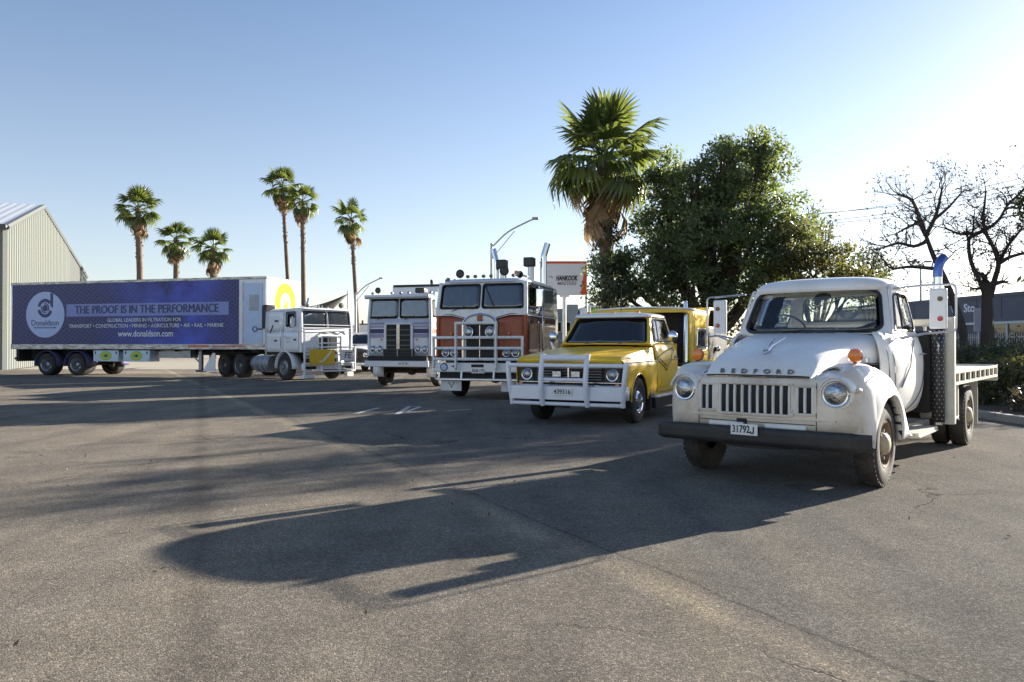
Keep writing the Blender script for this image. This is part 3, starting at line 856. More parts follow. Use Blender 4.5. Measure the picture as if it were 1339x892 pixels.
    for k, ch in enumerate("BEDFORD"):
        y = -0.33 + 0.66 * k / 6
        lo = text_mesh(ch, 0.062, 0.006, bold=0.001, xs=1.35).obj('badge_letter', 'letter_grey', hood_o, smooth=False, recalc=False)
        lo.location = (0.768 - abs(y) * 0.03, y, 1.086); lo.rotation_euler = (R(-28), 0, R(90))
    # ---- grille
    gr = MB()
    for (y0, y1, z0, z1) in ((-0.345, 0.345, 0.695, 0.965), (0.395, 0.545, 0.715, 0.955), (-0.545, -0.395, 0.715, 0.955)):
        gr.grid([[(nose_x(y) + (0.016 if z < 0.93 else 0.010), y, z) for y in np.linspace(y0, y1, 8)] for z in (z0, (z0 + z1) / 2, 0.93, z1)])
    gr.objs('grille_backing', 'under', T, solid=0.01)  # dark sheet replaces a cut recess; the slots' shade is its colour
    def bar(yc, z0, z1, wd=0.0135):
        x = nose_x(yc)
        return MB().grid([[(x + 0.012 + dx - (0.008 if z > 0.935 else 0), yc + dy, z) for (dy, dx) in ((-wd, 0.0), (-wd * 0.7, 0.02), (0, 0.028), (wd * 0.7, 0.02), (wd, 0.0))] for z in np.linspace(z0, z1, 5)])
    for k in range(10):
        bar(-0.333 + 0.666 * k / 9, 0.70, 0.96).obj('grille_bar', 'white_worn', T)
    for s in (1, -1):
        for k in range(3):
            bar(s * (0.402 + 0.068 * k), 0.722, 0.95, 0.0135).obj('grille_bar', 'white_worn', T)
    for (y0, y1, z0, z1) in ((-0.36, 0.36, 0.685, 0.975), (0.382, 0.556, 0.705, 0.962), (-0.556, -0.382, 0.705, 0.962)):
        lp = rrect(y0, z0, y1, z1, 0.03, 6, 4)
        pass
        MB().tube([(nose_x(y) + (0.020 if z < 0.93 else 0.012), y, z) for (y, z) in lp], 0.015, 6, closed=True).obj('grille_surround', 'nose_paint', T)
    # swage line, panel seams and lower aperture
    sw = MB()
    sw.tube([(nose_x(y) + 0.004, y, 0.655 + 0.012 * abs(y)) for y in np.linspace(-0.70, 0.70, 15)], [0.004] + [0.016] * 13 + [0.004], 8)
    sw.obj('swage', 'nose_paint', T)
    sm = MB()
    for s in (1, -1):
        sm.tube([(nose_x(0.555) + 0.009, s * 0.565, z) for z in np.linspace(0.56, 0.92, 6)] + [(0.765, s * 0.565, 0.98), (0.735, s * 0.545, 1.035)], 0.0035, 5)
    sm.tube([(nose_x(y) + 0.0105, y, 0.615) for y in np.linspace(-0.55, 0.55, 9)], 0.0035, 5)
    sm.obj('panel_seam', 'gasket', T)
    MB().box(0.775, 0.806, -0.17, -0.07, 0.585, 0.64).obj('starter_hole', 'under', T, bevel=0.004)
    lp_ = MB()
    for s in (1, -1):
        lp_.box(0.77, 0.812, s * 0.10 - 0.35 * (s < 0), s * 0.10 + 0.38 * (s > 0), 0.565, 0.605)
    lp_.objs('lower_slat', 'white_worn', T, bevel=0.008)
    # ---- headlights with hooded bezels
    for s in (1, -1):
        ax = (1, 0.10 * s, 0.0)
        bz = MB().lathe([(0.150, -0.10), (0.147, -0.03), (0.137, 0.004), (0.122, 0.012), (0.114, -0.004)], 30, ax=ax).obj('headlight_bezel', 'nose_paint', T)
        bz.location = (0.755, s * 0.725, 0.90)
        bw = MB()
        rows = []
        for t in np.linspace(R(8), R(172), 22):
            rows.append([(dx, rr_ * math.cos(t), rr_ * math.sin(t)) for (dx, rr_) in ((-0.16, 0.175), (-0.06, 0.168), (0.02, 0.160), (0.034, 0.150), (0.028, 0.140), (0.0, 0.138))])
        bo_ = bw.grid(rows).obj('headlight_brow', 'nose_paint', bz, solid=0.006)
        headlight(bz, (0.01, 0, 0), 0.098, ax, 'chrome', bucket=0.03)
        # little side lamp pods on the corners
        pod = MB().sphere((0.665, s * 0.885, 0.935), 0.05, 14, 8, (1.35, 0.75, 0.55)).obj('side_lamp', 'nose_paint', T)
    # amber indicator discs standing on the fenders
    for s in (1, -1):
        st = MB().lathe([(0.02, -0.10), (0.016, 0.0)], 10, 'z', (0.36, s * 0.78, 1.225)).obj('indicator_stalk', 'black_paint', T)
        MB().lathe([(0.0, -0.032), (0.055, -0.03), (0.062, -0.012), (0.062, 0.012), (0.055, 0.03), (0.03, 0.038), (0, 0.04)], 26, 'x', (0.36, s * 0.78, 1.235)).obj('indicator_lens', 'amber', st)
        MB().lathe([(0.064, -0.012), (0.068, 0.0), (0.064, 0.012)], 26, 'x', (0.36, s * 0.78, 1.235)).obj('indicator_rim', 'red_lens', st)
    # ---- bumper
    rows = []
    for y in np.linspace(-1.0, 1.02, 25):
        f = abs(y) / 1.02
        xo = 0.905 - 0.045 * f ** 2 - (0.10 * max(0, (f - 0.93) / 0.07) ** 2)
        xi = xo - 0.05 if f < 0.95 else xo - 0.03
        zz = 0.0 if f < 0.93 else 0.012 * (f - 0.93) / 0.07
        rows.append([(xi, y, 0.405 + zz), (xo - 0.022, y, 0.405 + zz), (xo - 0.006, y, 0.42 + zz), (xo, y, 0.455), (xo - 0.004, y, 0.487), (xo, y, 0.518), (xo - 0.004, y, 0.553 - zz), (xo - 0.02, y, 0.57 - zz), (xi, y, 0.57 - zz)])
    bumper = MB().grid(rows, True).obj('front_bumper', 'bumper_black', T)
    lw = MB(); rows = []
    for y in np.linspace(-0.46, 0.52, 9):
        f = abs((y - 0.03) / 0.49); d = 0.055 * (1 - f ** 3)
        rows.append([(0.84, y, 0.44), (0.862, y, 0.43), (0.855, y, 0.43 - d), (0.83, y, 0.425 - d)])
    lw.grid(rows, True).obj('bumper_valance', 'bumper_black', bumper)
    pl_ = plate(T, '31792', (0.925, -0.135, 0.555), 0.33, 0.125)
    pl_.scale = (0.78, 1, 0.84); pl_.location = (0.925, -0.045, 0.55)
    for c_ in pl_.children:
        c_.location = (-0.035, 0, 0); c_.scale = (0.74, 1, 1)
    MB().prism([(0.112, 0.036), (0.112, -0.022), (0.105, -0.030), (0.094, -0.030), (0.088, -0.024), (0.088, -0.014), (0.076, -0.014), (0.076, -0.030), (0.088, -0.043), (0.112, -0.043), (0.125, -0.028), (0.125, 0.036)], -0.011, -0.0055).obj('lettering', 'letter_black', pl_, smooth=False)
    br = MB()
    for y in (-0.5, 0.5): br.box(0.5, 0.87, y - 0.03, y + 0.03, 0.44, 0.53)
    br.objs('bumper_bracket', 'under', T)
    def cx(x): return x if x > -0.85 else -0.85 + (x + 0.85) * 1.40
    # ---- cab lower body
    ph = [(-0.46, 0.80), (-0.55, 0.845), (-0.7, 0.885), (-0.85, 0.912), (-1.0, 0.925), (-1.2, 0.93), (-1.4, 0.93), (-1.5, 0.922), (-1.58, 0.90), (-1.635, 0.86), (-1.668, 0.80), (-1.685, 0.70), (-1.69, 0.5), (-1.69, 0.25), (-1.69, 0)]
    ph = [(cx(x), y) for x, y in ph]
    pth = ph + [(x, -y) for (x, y) in reversed(ph[:-1])]
    rows = []
    def ins(z): return cr(z, [0.55, 0.66, 0.78, 0.95, 1.15, 1.30, 1.40, 1.47], [0.13, 0.06, 0.02, 0.0, 0.0, 0.02, 0.05, 0.10])
    for i, (x, y) in enumerate(pth):
        a = pth[max(i - 1, 0)]; b = pth[min(i + 1, len(pth) - 1)]
        t = Vector((b[0] - a[0], b[1] - a[1], 0)).normalized(); nin = Vector((t.y, -t.x, 0))
        if nin.dot(Vector((-1.1 - x, -y, 0))) < 0: nin = -nin
        zb = cr(x, [-2.03, -1.98, -1.90, -1.76, -1.55, -1.2, -0.46], [0.62, 0.66, 0.66, 0.63, 0.61, 0.60, 0.60])
        rows.append([tuple(Vector((x, y, z)) + nin * ins(z)) for z in [zb + (1.47 - zb) * k / 12 for k in range(13)]])
    cabl = MB().grid(rows).obj('cab_body', 'cream_paint', T, solid=0.02, ang=60)
    # door outline groove, handle, hinge
    def cs(x, z, out=0.004):
        x = cx(x); y = float(np.interp(-x, [-cx(-q_) for q_ in [0.46, 0.55, 0.7, 0.85, 1.0, 1.2, 1.4, 1.5, 1.58, 1.635]], [0.80, 0.845, 0.885, 0.912, 0.925, 0.93, 0.93, 0.922, 0.90, 0.86]))
        return (x, y - ins(z) + out, z)
    for s in (1, -1):
        loop = [(-0.66, 1.46), (-0.66, 1.2), (-0.68, 0.95), (-0.74, 0.74), (-0.84, 0.66), (-1.0, 0.64), (-1.15, 0.66), (-1.30, 0.75), (-1.42, 0.90), (-1.50, 1.1), (-1.53, 1.3), (-1.53, 1.46)]
        pts = smoothpath([cs(x, z) for (x, z) in loop], 4)
        MB().tube([(p.x, p.y * s, p.z) for p in pts], 0.0045, 5).obj('door_seam', 'gasket', cabl)
        MB().tube([(p.x, p.y * s, p.z) for p in [Vector(cs(-1.36, 1.24, 0.01)), Vector(cs(-1.37, 1.24, 0.04)), Vector(cs(-1.48, 1.23, 0.04))]], 0.011, 7).obj('door_handle', 'chrome', cabl)
        hg = MB().tube([(p[0], p[1] * s, p[2]) for p in [cs(-0.67, 1.05, 0.012), cs(-0.67, 1.12, 0.012)]], 0.014, 7)
        hg.tube([(p[0], p[1] * s, p[2]) for p in [cs(-0.67, 1.36, 0.012), cs(-0.67, 1.42, 0.012)]], 0.014, 7)
        hg.objs('door_hinge', 'cream_paint', cabl)
        # check strap / dark stay running diagonally across the door
        MB().tube([(p[0], p[1] * s, p[2]) for p in [cs(-0.80, 0.90, 0.012), cs(-1.0, 1.12, 0.016), cs(-1.26, 1.40, 0.02)]], [0.009, 0.006, 0.006], 6).obj('door_stay', 'grey_steel', cabl)
    # ---- greenhouse
    gh = MB()
    def Sf(u, v):
        t = 2 * u - 1
        y = t * (0.825 - 0.105 * v)
        x = (-0.635 - 0.30 * v) - (0.165 - 0.05 * v) * abs(t) ** 2.6
        return Vector((x, y, 1.455 + (0.50 + 0.03 * (1 - t * t)) * v))
    lw_ = rrect(0.05, 0.045, 0.95, 0.945, 0.17, 8, 6, ru=0.085)
    wind = window(Sf, lw_, T, 'windscreen', 'glass_clear', gr=0.02, wallmb=gh)
    def Sl(s):
        return quadS((-0.80, 0.825 * s, 1.455), (-1.86, 0.83 * s, 1.455), (-1.78, 0.725 * s, 1.96), (-1.05, 0.72 * s, 1.955), (0, 0.02 * s, 0))
    def Sc(s):
        return quadS((-1.86, 0.83 * s, 1.455), (-2.03, 0.66 * s, 1.455), (-1.96, 0.58 * s, 1.96), (-1.78, 0.725 * s, 1.96), (-0.03, 0.03 * s, 0))
    Sr = quadS((-2.03, 0.66, 1.455), (-2.03, -0.66, 1.455), (-1.96, -0.58, 1.96), (-1.96, 0.58, 1.96), (-0.015, 0, 0))
    for s in (1, -1):
        dl = [(0.09, 0.07), (0.30, 0.07), (0.6, 0.07), (0.86, 0.07), (0.92, 0.12), (0.93, 0.35), (0.92, 0.6), (0.90, 0.82), (0.86, 0.88), (0.6, 0.89), (0.35, 0.88), (0.20, 0.86), (0.15, 0.78), (0.13, 0.6), (0.11, 0.4), (0.095, 0.2)]
        Sd = Sl(s)
        dw = window(Sd, dl, T, 'door_window', 'glass_clear', 'chrome' if False else 'gasket', gr=0.012, wallmb=gh)
        MB().tube([Sd(0.36, 0.06), Sd(0.40, 0.89)], 0.011, 6).obj('quarter_light_bar', 'gasket', dw)
        window(Sc(s), rrect(0.12, 0.30, 0.90, 0.90, 0.14, 4, 4, ru=0.2), T, 'corner_window', 'glass_clear', gr=0.01, wallmb=gh)
    window(Sr, rrect(0.10, 0.33, 0.90, 0.94, 0.14, 6, 5, ru=0.06), T, 'rear_window', 'glass_clear', gr=0.014, wallmb=gh)
    gh.obj('cab_pillars', 'cream_paint', T, solid=0.02, ang=50)
    # rain gutter over each door
    for s in (1, -1):
        MB().tube([(x, y * s, z) for (x, y, z) in smoothpath([(-0.84, 0.82, 1.50), (-0.94, 0.785, 1.72), (-1.03, 0.752, 1.925), (-1.10, 0.748, 1.965), (-1.4, 0.752, 1.972), (-1.78, 0.752, 1.965), (-1.92, 0.70, 1.94)], 4)], 0.013, 6).obj('rain_gutter', 'cream_paint', T)
    # roof
    ol = []
    for k in range(48):
        a = 2 * math.pi * k / 48; c, s_ = math.cos(a), math.sin(a)
        ex = 0.55
        x = -1.43 + 0.56 * abs(c) ** ex * (1 if c > 0 else -1); y = 0.765 * abs(s_) ** ex * (1 if s_ > 0 else -1)
        if c > 0: x += 0.05 * (1 - (y / 0.765) ** 2)
        ol.append((x, y))
    rows = []
    for (s_, z) in ((0.975, 1.925), (1.0, 1.945), (0.998, 1.972), (0.975, 2.005), (0.93, 2.035), (0.86, 2.058), (0.74, 2.076), (0.56, 2.090), (0.36, 2.098), (0.16, 2.101), (0.005, 2.102)):
        rows.append([(-1.43 + (x + 1.43) * s_, y * s_, z) for (x, y) in ol])
    roof = MB().grid(rows, True).obj('roof', 'cream_paint', T, ang=70)
    # ---- interior
    it = MB().box(-0.92, -0.66, -0.78, 0.78, 1.18, 1.43)
    it.obj('dashboard', 'interior_grey', T, bevel=0.05)
    MB().box(-2.0, -0.55, -0.82, 0.82, 0.62, 0.70).obj('cab_floor', 'interior_dark', T)
    MB().box(-1.96, -1.80, -0.72, 0.72, 0.98, 1.52).box(-1.9, -1.3, -0.72, 0.72, 0.82, 1.02).obj('bench_seat', 'seat_vinyl', T, bevel=0.05)
    st = MB()
    Mr = Matrix.Rotation(R(-38), 3, 'Y')
    c0 = Vector((-1.0, -0.34, 1.545))
    circ = [c0 + Mr @ Vector((0.21 * math.cos(a), 0.21 * math.sin(a), 0)) for a in [2 * math.pi * k / 32 for k in range(32)]]
    st.tube(circ, 0.012, 7, closed=True)
    for a in (0.5, 2.6, 4.7): st.tube([c0, c0 + Mr @ Vector((0.21 * math.cos(a), 0.21 * math.sin(a), 0))], 0.008, 6)
    st.tube([c0, c0 + Mr @ Vector((0, 0, -0.4))], 0.02, 8)
    st.obj('steering_wheel', 'black_paint', T)
    MB().sphere((-1.06, 0.05, 1.88), 0.06, 12, 8, (0.3, 1.5, 0.7)).obj('interior_mirror', 'black_paint', T)
    # wipers
    for (ya, yb) in ((-0.35, -0.02), (0.28, 0.62)):
        u0, u1 = (ya / 0.82 + 1) / 2, (yb / 0.82 + 1) / 2
        o_ = Vector((0.03, 0, 0.01))
        MB().tube([Sf(u0, 0.0) + o_, Sf((u0 + u1) / 2, 0.035) + o_, Sf(u1, 0.065) + o_], [0.011, 0.008, 0.006], 6).obj('wiper', 'black_paint', T)
    # shut lines: fender to cab, sill, cowl vent and fender seam; bonnet side catch
    for s in (1, -1):
        MB().tube([(p[0], p[1] * s, p[2]) for p in [cs(-0.56, 1.44), cs(-0.56, 1.25), cs(-0.57, 1.02), cs(-0.60, 0.80)]], 0.005, 5).obj('cowl_seam', 'gasket', cabl)
        MB().tube([(0.70, s * 0.545, 1.062), (0.5, s * 0.565, 1.098), (0.25, s * 0.60, 1.125), (0.0, s * 0.652, 1.148), (-0.3, s * 0.715, 1.152), (-0.55, s * 0.79, 1.15)], 0.006, 5).obj('bonnet_seam', 'gasket', hood_o)
        MB().box(-0.30, -0.22, s * 0.725 - 0.012, s * 0.725 + 0.012, 1.165, 1.215).obj('bonnet_catch', 'chrome', hood_o, bevel=0.005)
        rv = MB()
        for k in range(9): rv.lathe([(0.009, 0), (0.009, 0.004), (0, 0.006)], 6, 'x', (0.772 - 0.02 * abs(k - 4) / 9, s * 0.60, 0.58 + 0.038 * k))
        tag(rv.obj('rivets', 'nose_paint', T), kind='stuff')
    for k in range(6): MB().box(-0.56, -0.46, -0.30 + 0.12 * k - 0.045, -0.30 + 0.12 * k + 0.045, 1.468, 1.474).obj('cowl_vent', 'under', hood_o)
    # ---- running board / step between fender and tray
    sb = MB()
    for k in range(5): sb.box(-1.92, -0.98, 0.80 + 0.048 * k, 0.838 + 0.048 * k, 0.395, 0.425)
    sb.box(-1.90, -0.98, 0.79, 1.04, 0.375, 0.393)
    sb.obj('side_step', 'tray_alloy', T)
    # ---- chassis
    ch = MB()
    for s in (1, -1): ch.box(-5.6, 0.72, s * 0.40 - 0.035, s * 0.40 + 0.035, 0.50, 0.68)
    for x in (0, -4.02): ch.tube([(x, -0.8, 0.40), (x, 0.8, 0.40)], 0.06 if x == 0 else 0.085, 10)
    ch.sphere((-4.02, 0, 0.40), 0.2, 14, 8)
    ch.box(-0.2, 0.6, -0.35, 0.35, 0.42, 0.95); ch.box(-2.4, -1.7, -0.75, -0.45, 0.42, 0.75)
    ch.box(-1.9, -0.5, -0.7, 0.7, 0.55, 0.64)
    ch.obj('chassis', 'under', T, bevel=0.01)
    # ---- exhaust stack with perforated guard and blue tip
    ex = MB().tube([(-2.13, 1.00, 0.42), (-2.13, 1.00, 2.14)], 0.047, 16).obj('exhaust_stack', 'chrome', T)
    MB().tube(smoothpath([(-2.13, 1.00, 2.12), (-2.13, 1.00, 2.19), (-2.15, 1.02, 2.29), (-2.20, 1.05, 2.35)], 4), 0.051, 16).obj('exhaust_tip', 'blue_tip', ex)
    gp = MB(); gh_ = MB()
    gp.grid([[(-2.13 + 0.070 * math.cos(a), 1.00 + 0.070 * math.sin(a), z) for a in [2 * math.pi * k / 20 for k in range(21)]] for z in np.linspace(0.45, 1.62, 4)])
    for i in range(26):
        for j in range(9):
            a = 2 * math.pi * (j + 0.5 * (i % 2)) / 9; z = 0.49 + i * 0.044
            gh_.lathe([(0.0, 0.0), (0.007, 0.0), (0.007, 0.002), (0, 0.003)], 6, ax=(math.cos(a), math.sin(a), 0), at=(-2.13 + 0.070 * math.cos(a), 1.00 + 0.070 * math.sin(a), z))
    go = gp.obj('heat_shield', 'black_paint', ex, solid=0.003)
    tag(gh_.obj('perforation', 'galv', ex, recalc=False), kind='stuff')  # pale dots stand for light showing through the guard's holes
    MB().box(-2.22, -2.08, 0.45, 0.93, 0.55, 1.50).obj('air_cleaner', 'under', T, bevel=0.03)  # dark box widened so the gap behind the cab reads dark
    # ---- tray
    XE = -5.75
    tr = MB()
    tr.box(XE, -2.30, -1.10, 1.10, 0.985, 1.005)
    deck = tr.obj('tray_deck', 'tray_alloy', T)
    for k in range(12):
        y = -1.08 + 0.18 * k
        MB().box(XE + 0.02, -2.32, y + 0.004, y + 0.176, 1.006, 1.018).obj('plank', 'tray_alloy', deck)
    for s in (1, -1):
        rb = MB()
        rb.box(XE, -2.30, s * 1.10, s * 1.13, 1.0, 1.035)
        rb.box(XE, -2.30, s * 1.10, s * 1.13, 0.865, 0.90)
        nsl = 9
        for k in range(nsl + 1):
            x = -2.30 + (XE + 2.30) * k / nsl
            rb.box(x - 0.035, x + 0.035, s * 1.102, s * 1.128, 0.90, 1.0)
        rb.obj('tray_rail', 'tray_alloy', T)
        MB().box(XE, -2.30, s * 1.02, s * 1.035, 0.88, 0.985).obj('rail_backing', 'under', T)
    MB().box(XE - 0.03, XE, -1.13, 1.13, 0.80, 1.045).obj('tail_rail', 'tray_alloy', T, bevel=0.01)
    cm = MB()
    for k in range(8):
        x = -2.5 + (XE + 2.7) * k / 7
        cm.box(x - 0.03, x + 0.03, -1.02, 1.02, 0.88, 0.984)
    for s in (1, -1): cm.box(XE + 0.1, -2.3, s * 0.40 - 0.04, s * 0.40 + 0.04, 0.68, 0.88)
    cm.obj('cross_bearer', 'rusty', T)
    # headboard with channel posts, frame below
    hb = MB()
    for s in (1, -1): hb.box(-2.32, -2.22, s * 1.09 - 0.06, s * 1.09 + 0.06, 0.42, 1.66)
    hb.box(-2.285, -2.215, -0.98, 0.98, 1.56, 1.64); hb.box(-2.285, -2.215, -0.98, 0.98, 1.02, 1.10)
    hbo = hb.obj('headboard', 'tray_alloy', T, bevel=0.01)
    for k in range(9):
        y = -0.84 + 0.21 * k
        MB().box(-2.262, -2.238, y - 0.014, y + 0.014, 1.10, 1.56).obj('headboard_bar', 'tray_alloy', hbo)
    fb = MB()
    for s in (1, -1):
        fb.box(-2.92, -2.30, s * 1.0 - 0.10, s * 1.0 + 0.08, 0.44, 0.47)
        fb.box(-2.92, -2.86, s * 1.02 - 0.06, s * 1.02 + 0.06, 0.47, 0.86)
        fb.box(-2.88, -2.30, s * 0.90, s * 0.915, 0.47, 0.86)
    fb.objs('side_locker', 'tray_alloy', T, by='y', bevel=0.006)
    mg = MB()
    for s in (1, -1):
        mg.grid([[(x, s * yy, z) for yy in (0.55, 0.99)] for (x, z) in ((-3.50, 0.38), (-3.42, 0.42), (-3.40, 0.87))])
    mg.objs('rear_mudguard', 'silver_paint', T, solid=0.012)
    fl = MB()
    for s in (1, -1): fl.box(-4.66, -4.64, s * 0.62, s * 1.03, 0.24, 0.86)
    fl.objs('mud_flap', 'tray_alloy', T)
    # ---- mirrors on tubular arms
    for s in (1, -1):
        k_ = 0.0 if s > 0 else -0.13; zo = 0.0 if s > 0 else -0.03
        am = MB()
        am.tube([(x, y * s, z) for (x, y, z) in [(-0.95, 0.80, 1.93), (-0.90, 1.10, 1.945 + zo), (-0.88, 1.34 + k_, 1.94 + zo)] + arc((-0.88, 1.34 + k_, 1.94 + zo), (-0.88, 1.39 + k_, 1.94 + zo), (-0.88, 1.39 + k_, 1.88 + zo))[1:] + [(-0.88, 1.39 + k_, 1.52 + zo)] + arc((-0.88, 1.39 + k_, 1.52 + zo), (-0.88, 1.39 + k_, 1.47 + zo), (-0.88, 1.34 + k_, 1.47 + zo))[1:] + [(-0.87, 1.1, 1.45), (-0.80, 0.84, 1.40)]], 0.0105, 8)
        am.tube([(-0.70, 0.88 * s, 1.38), (-0.87, 1.16 * s, 1.46)], 0.009, 6)
        ao = am.obj('mirror_arm', 'alloy', T)
        mo = MB().box(-0.925, -0.875, s * (1.15 + k_), s * (1.31 + k_), 1.50 + zo, 1.905 + zo).obj('mirror', 'white_paint', ao, bevel=0.015)
        for (z, mt) in ((1.80, 'rusty'), (1.60, 'red_lens')):
            MB().lathe([(0.026, 0), (0.026, 0.008), (0, 0.012)], 10, 'x', (-0.875, s * (1.25 + k_), z + zo)).obj('reflector', mt, mo)
        MB().box(-0.932, -0.925, s * (1.165 + k_), s * (1.295 + k_), 1.515 + zo, 1.89 + zo).obj('mirror_glass', 'chrome', mo)
    # ---- wheels
    for s in (1, -1):
        wheel('wheel', T, (0, s * 0.855, 0.402), 0.402, 0.205, s, 0.215, 'tyre_dusty', 'rusty', 'hub_cream', 'dome')
        wheel('wheel', T, (-4.02, s * 0.925, 0.402), 0.402, 0.205, s, 0.215, 'tyre_dusty', 'rusty', 'hub_cream', 'dome')
        wheel('wheel', T, (-4.02, s * 0.70, 0.402), 0.402, 0.20, s, 0.215, 'tyre_dusty', 'rusty', 'rusty', 'dome', tread=False)
    return T
flatbed = build_flatbed()
# ================================================================ YELLOW PICKUP TOW TRUCK
def build_pickup():
    T = thing('tow_pickup', 'yellow pickup with white roof, white bull bar and yellow box body behind its cab', 'pickup truck', (1.33, 13.55, 0), 243, 'old trucks parked in a row on the asphalt')
    xs = [0.86, 0.84, 0.78, 0.70, 0.6, 0.52, 0.475] + [0.46 * math.cos(math.pi * k / 14) for k in range(15)] + [-0.475, -0.6, -0.75, -0.9, -0.98]
    def zb(x):
        if x > 0.465: return 0.52
        if x < -0.465: return 0.44
        return 0.39 + math.sqrt(max(0, 0.46 ** 2 - x * x))
    rows = []
    for x in xs:
        up = 0.155 * (0.86 - x) / 1.8
        z0 = zb(x); hf = 0.0 if x < 0.8 else (x - 0.8) * 0.25
        half = [(0.955, z0), (0.975, z0 + (0.95 - z0) * 0.3), (0.985, z0 + (0.95 - z0) * 0.7), (0.985, 0.96), (0.972, 1.04), (0.945, 1.075), (0.93, 1.105 + up * 0.6 - hf), (0.90, 1.138 + up - hf), (0.84, 1.156 + up - hf), (0.72, 1.158 + up - hf), (0.60, 1.150 + up - hf), (0.52, 1.164 + up - hf), (0.0, 1.168 + up - hf)]
        rows.append([(x - 0.03 * (y / 0.98) ** 4 * (x > 0.7), y, z) for (y, z) in half] + [(x - 0.03 * (y / 0.98) ** 4 * (x > 0.7), -y, z) for (y, z) in reversed(half[:-1])])
    fc = MB().grid(rows).obj('bonnet_and_fenders', 'yellow_paint', T, solid=0.012, ang=35)
    for s in (1, -1):
        MB().tube([(x, s * 0.935, 1.10 + 0.093 * (0.86 - x) / 1.8) for x in np.linspace(0.84, -0.95, 12)], 0.005, 5).obj('bonnet_seam', 'gasket', fc)
        MB().tube([(0.82, s * 0.986, 1.045), (-0.95, s * 0.986, 1.055), (-2.45, s * 0.986, 1.06)], 0.007, 6).obj('side_trim', 'chrome', fc)
        MB().box(0.66, 0.80, s * 0.975, s * 0.99, 1.00, 1.03).obj('side_marker', 'amber', fc)
        MB().grid([[(0.46 * math.cos(a), s * yy, 0.39 + 0.455 * math.sin(a)) for yy in (0.97, 0.5)] for a in [math.pi * k / 14 for k in range(15)]]).obj('wheel_arch', 'under', T)
        MB().tube([(0.462 * math.cos(a), s * 0.968, 0.39 + 0.462 * math.sin(a)) for a in [math.pi * k / 16 for k in range(17)]], 0.012, 6).obj('arch_lip', 'yellow_paint', fc)
    # front: lip, grille, lamps
    MB().grid([[(0.855, y, z) for y in np.linspace(-0.93, 0.93, 9)] for z in (1.02, 1.145)]).obj('bonnet_front', 'yellow_deep', T, solid=0.02)
    g = MB().box(0.78, 0.83, -0.93, 0.93, 0.60, 1.02).obj('grille_backing', 'under', T)
    for (z, m_) in ((1.00, 'chrome'), (0.945, 'grey_steel'), (0.90, 'grey_steel'), (0.855, 'grey_steel'), (0.81, 'grey_steel'), (0.765, 'grey_steel'), (0.715, 'chrome')):
        hw = 0.93 if m_ == 'chrome' else 0.58
        MB().box(0.83, 0.852, -hw, hw, z - 0.008, z + 0.008).obj('grille_bar', m_, T, bevel=0.004)
    MB().box(0.83, 0.86, -0.012, 0.012, 0.715, 1.0).obj('grille_bar', 'chrome', T)
    for s in (1, -1):
        b = MB().box(0.825, 0.845, s * 0.78 - 0.15, s * 0.78 + 0.13, 0.71, 0.985).obj('lamp_bezel', 'black_paint', T, bevel=0.01)
        headlight(T, (0.85, s * 0.77, 0.845), 0.088, (1, 0, 0), 'chrome', bucket=0.02)
        l = MB().box(0.90, 0.955, s * 0.17 - 0.085, s * 0.17 + 0.085, 0.80, 0.91).obj('driving_lamp', 'black_paint', T, bevel=0.012)
        MB().box(0.955, 0.962, s * 0.17 - 0.075, s * 0.17 + 0.075, 0.81, 0.90).obj('lens', 'lamp_glass', l)
        MB().lathe([(0.045, 0), (0.045, 0.02), (0, 0.03)], 14, 'x', (0.87, s * 0.87, 0.66)).obj('indicator', 'amber', T)
    MB().box(0.86, 0.92, -0.95, 0.95, 0.52, 0.68).obj('front_bumper', 'chrome', T, bevel=0.02)
    # bull bar
    Bz = thing('bull_bar', None, None); Bz.parent = T
    def bb(pts, r, n=10): return MB().tube(pts, r, n).obj('bar_tube', 'bar_white', Bz)
    for y in (-0.40, 0.40):
        bb(smoothpath([(1.00, y, 0.335), (1.06, y, 0.50), (1.09, y, 0.75), (1.06, y, 0.95), (1.02, y, 1.10), (0.99, y, 1.185)], 4), 0.045)
    for s in (1, -1):
        bb(smoothpath([(0.96, s * 0.99, 0.335), (0.99, s * 1.0, 0.5), (1.02, s * 1.03, 0.75), (1.01, s * 1.05, 0.95), (0.99, s * 1.06, 1.055)], 4), 0.042)
    bb([(1.02, -0.40, 1.125), (1.02, 0.40, 1.125)], 0.052)
    bb([(1.05, -0.40, 0.765), (1.05, 0.40, 0.765)], 0.034)
    for (z, x_) in ((1.0, 1.035), (0.36, 0.99)):
        bb([(x_ - 0.025, -1.03 if z > 0.5 else -0.98, z), (x_, -0.4, z), (x_, 0.4, z), (x_ - 0.025, 1.03 if z > 0.5 else 0.98, z)], 0.036 if z > 0.5 else 0.033)
    MB().box(1.015, 1.03, -1.0, 1.0, 0.43, 0.655).obj('bar_sheet', 'bar_white', Bz, bevel=0.004)
    for s in (1, -1):
        MB().grid([[(x, s * (1.0 + 0.02 * (0.96 - x)), z) for x in (1.02, 0.85, 0.68)] for z in (0.43, 0.655)]).obj('bar_wing', 'bar_white', Bz, solid=0.012)
    plate(Bz, '439316', (1.045, -0.03, 0.565), 0.34, 0.115)
    # cab sides
    rows = []
    for x in (-0.975, -1.2, -1.6, -2.0, -2.4, -2.50, -2.53):
        t = 0.0 if x > -2.45 else (0.02 if x > -2.52 else 0.06)
        rows.append([(x, y - t, z) for (y, z) in ((0.95, 0.42), (0.975, 0.6), (0.985, 0.85), (0.985, 1.0), (0.975, 1.08), (0.95, 1.22), (0.905, 1.34), (0.88, 1.365))])
    cs_ = MB().grid(rows).mirror_y()
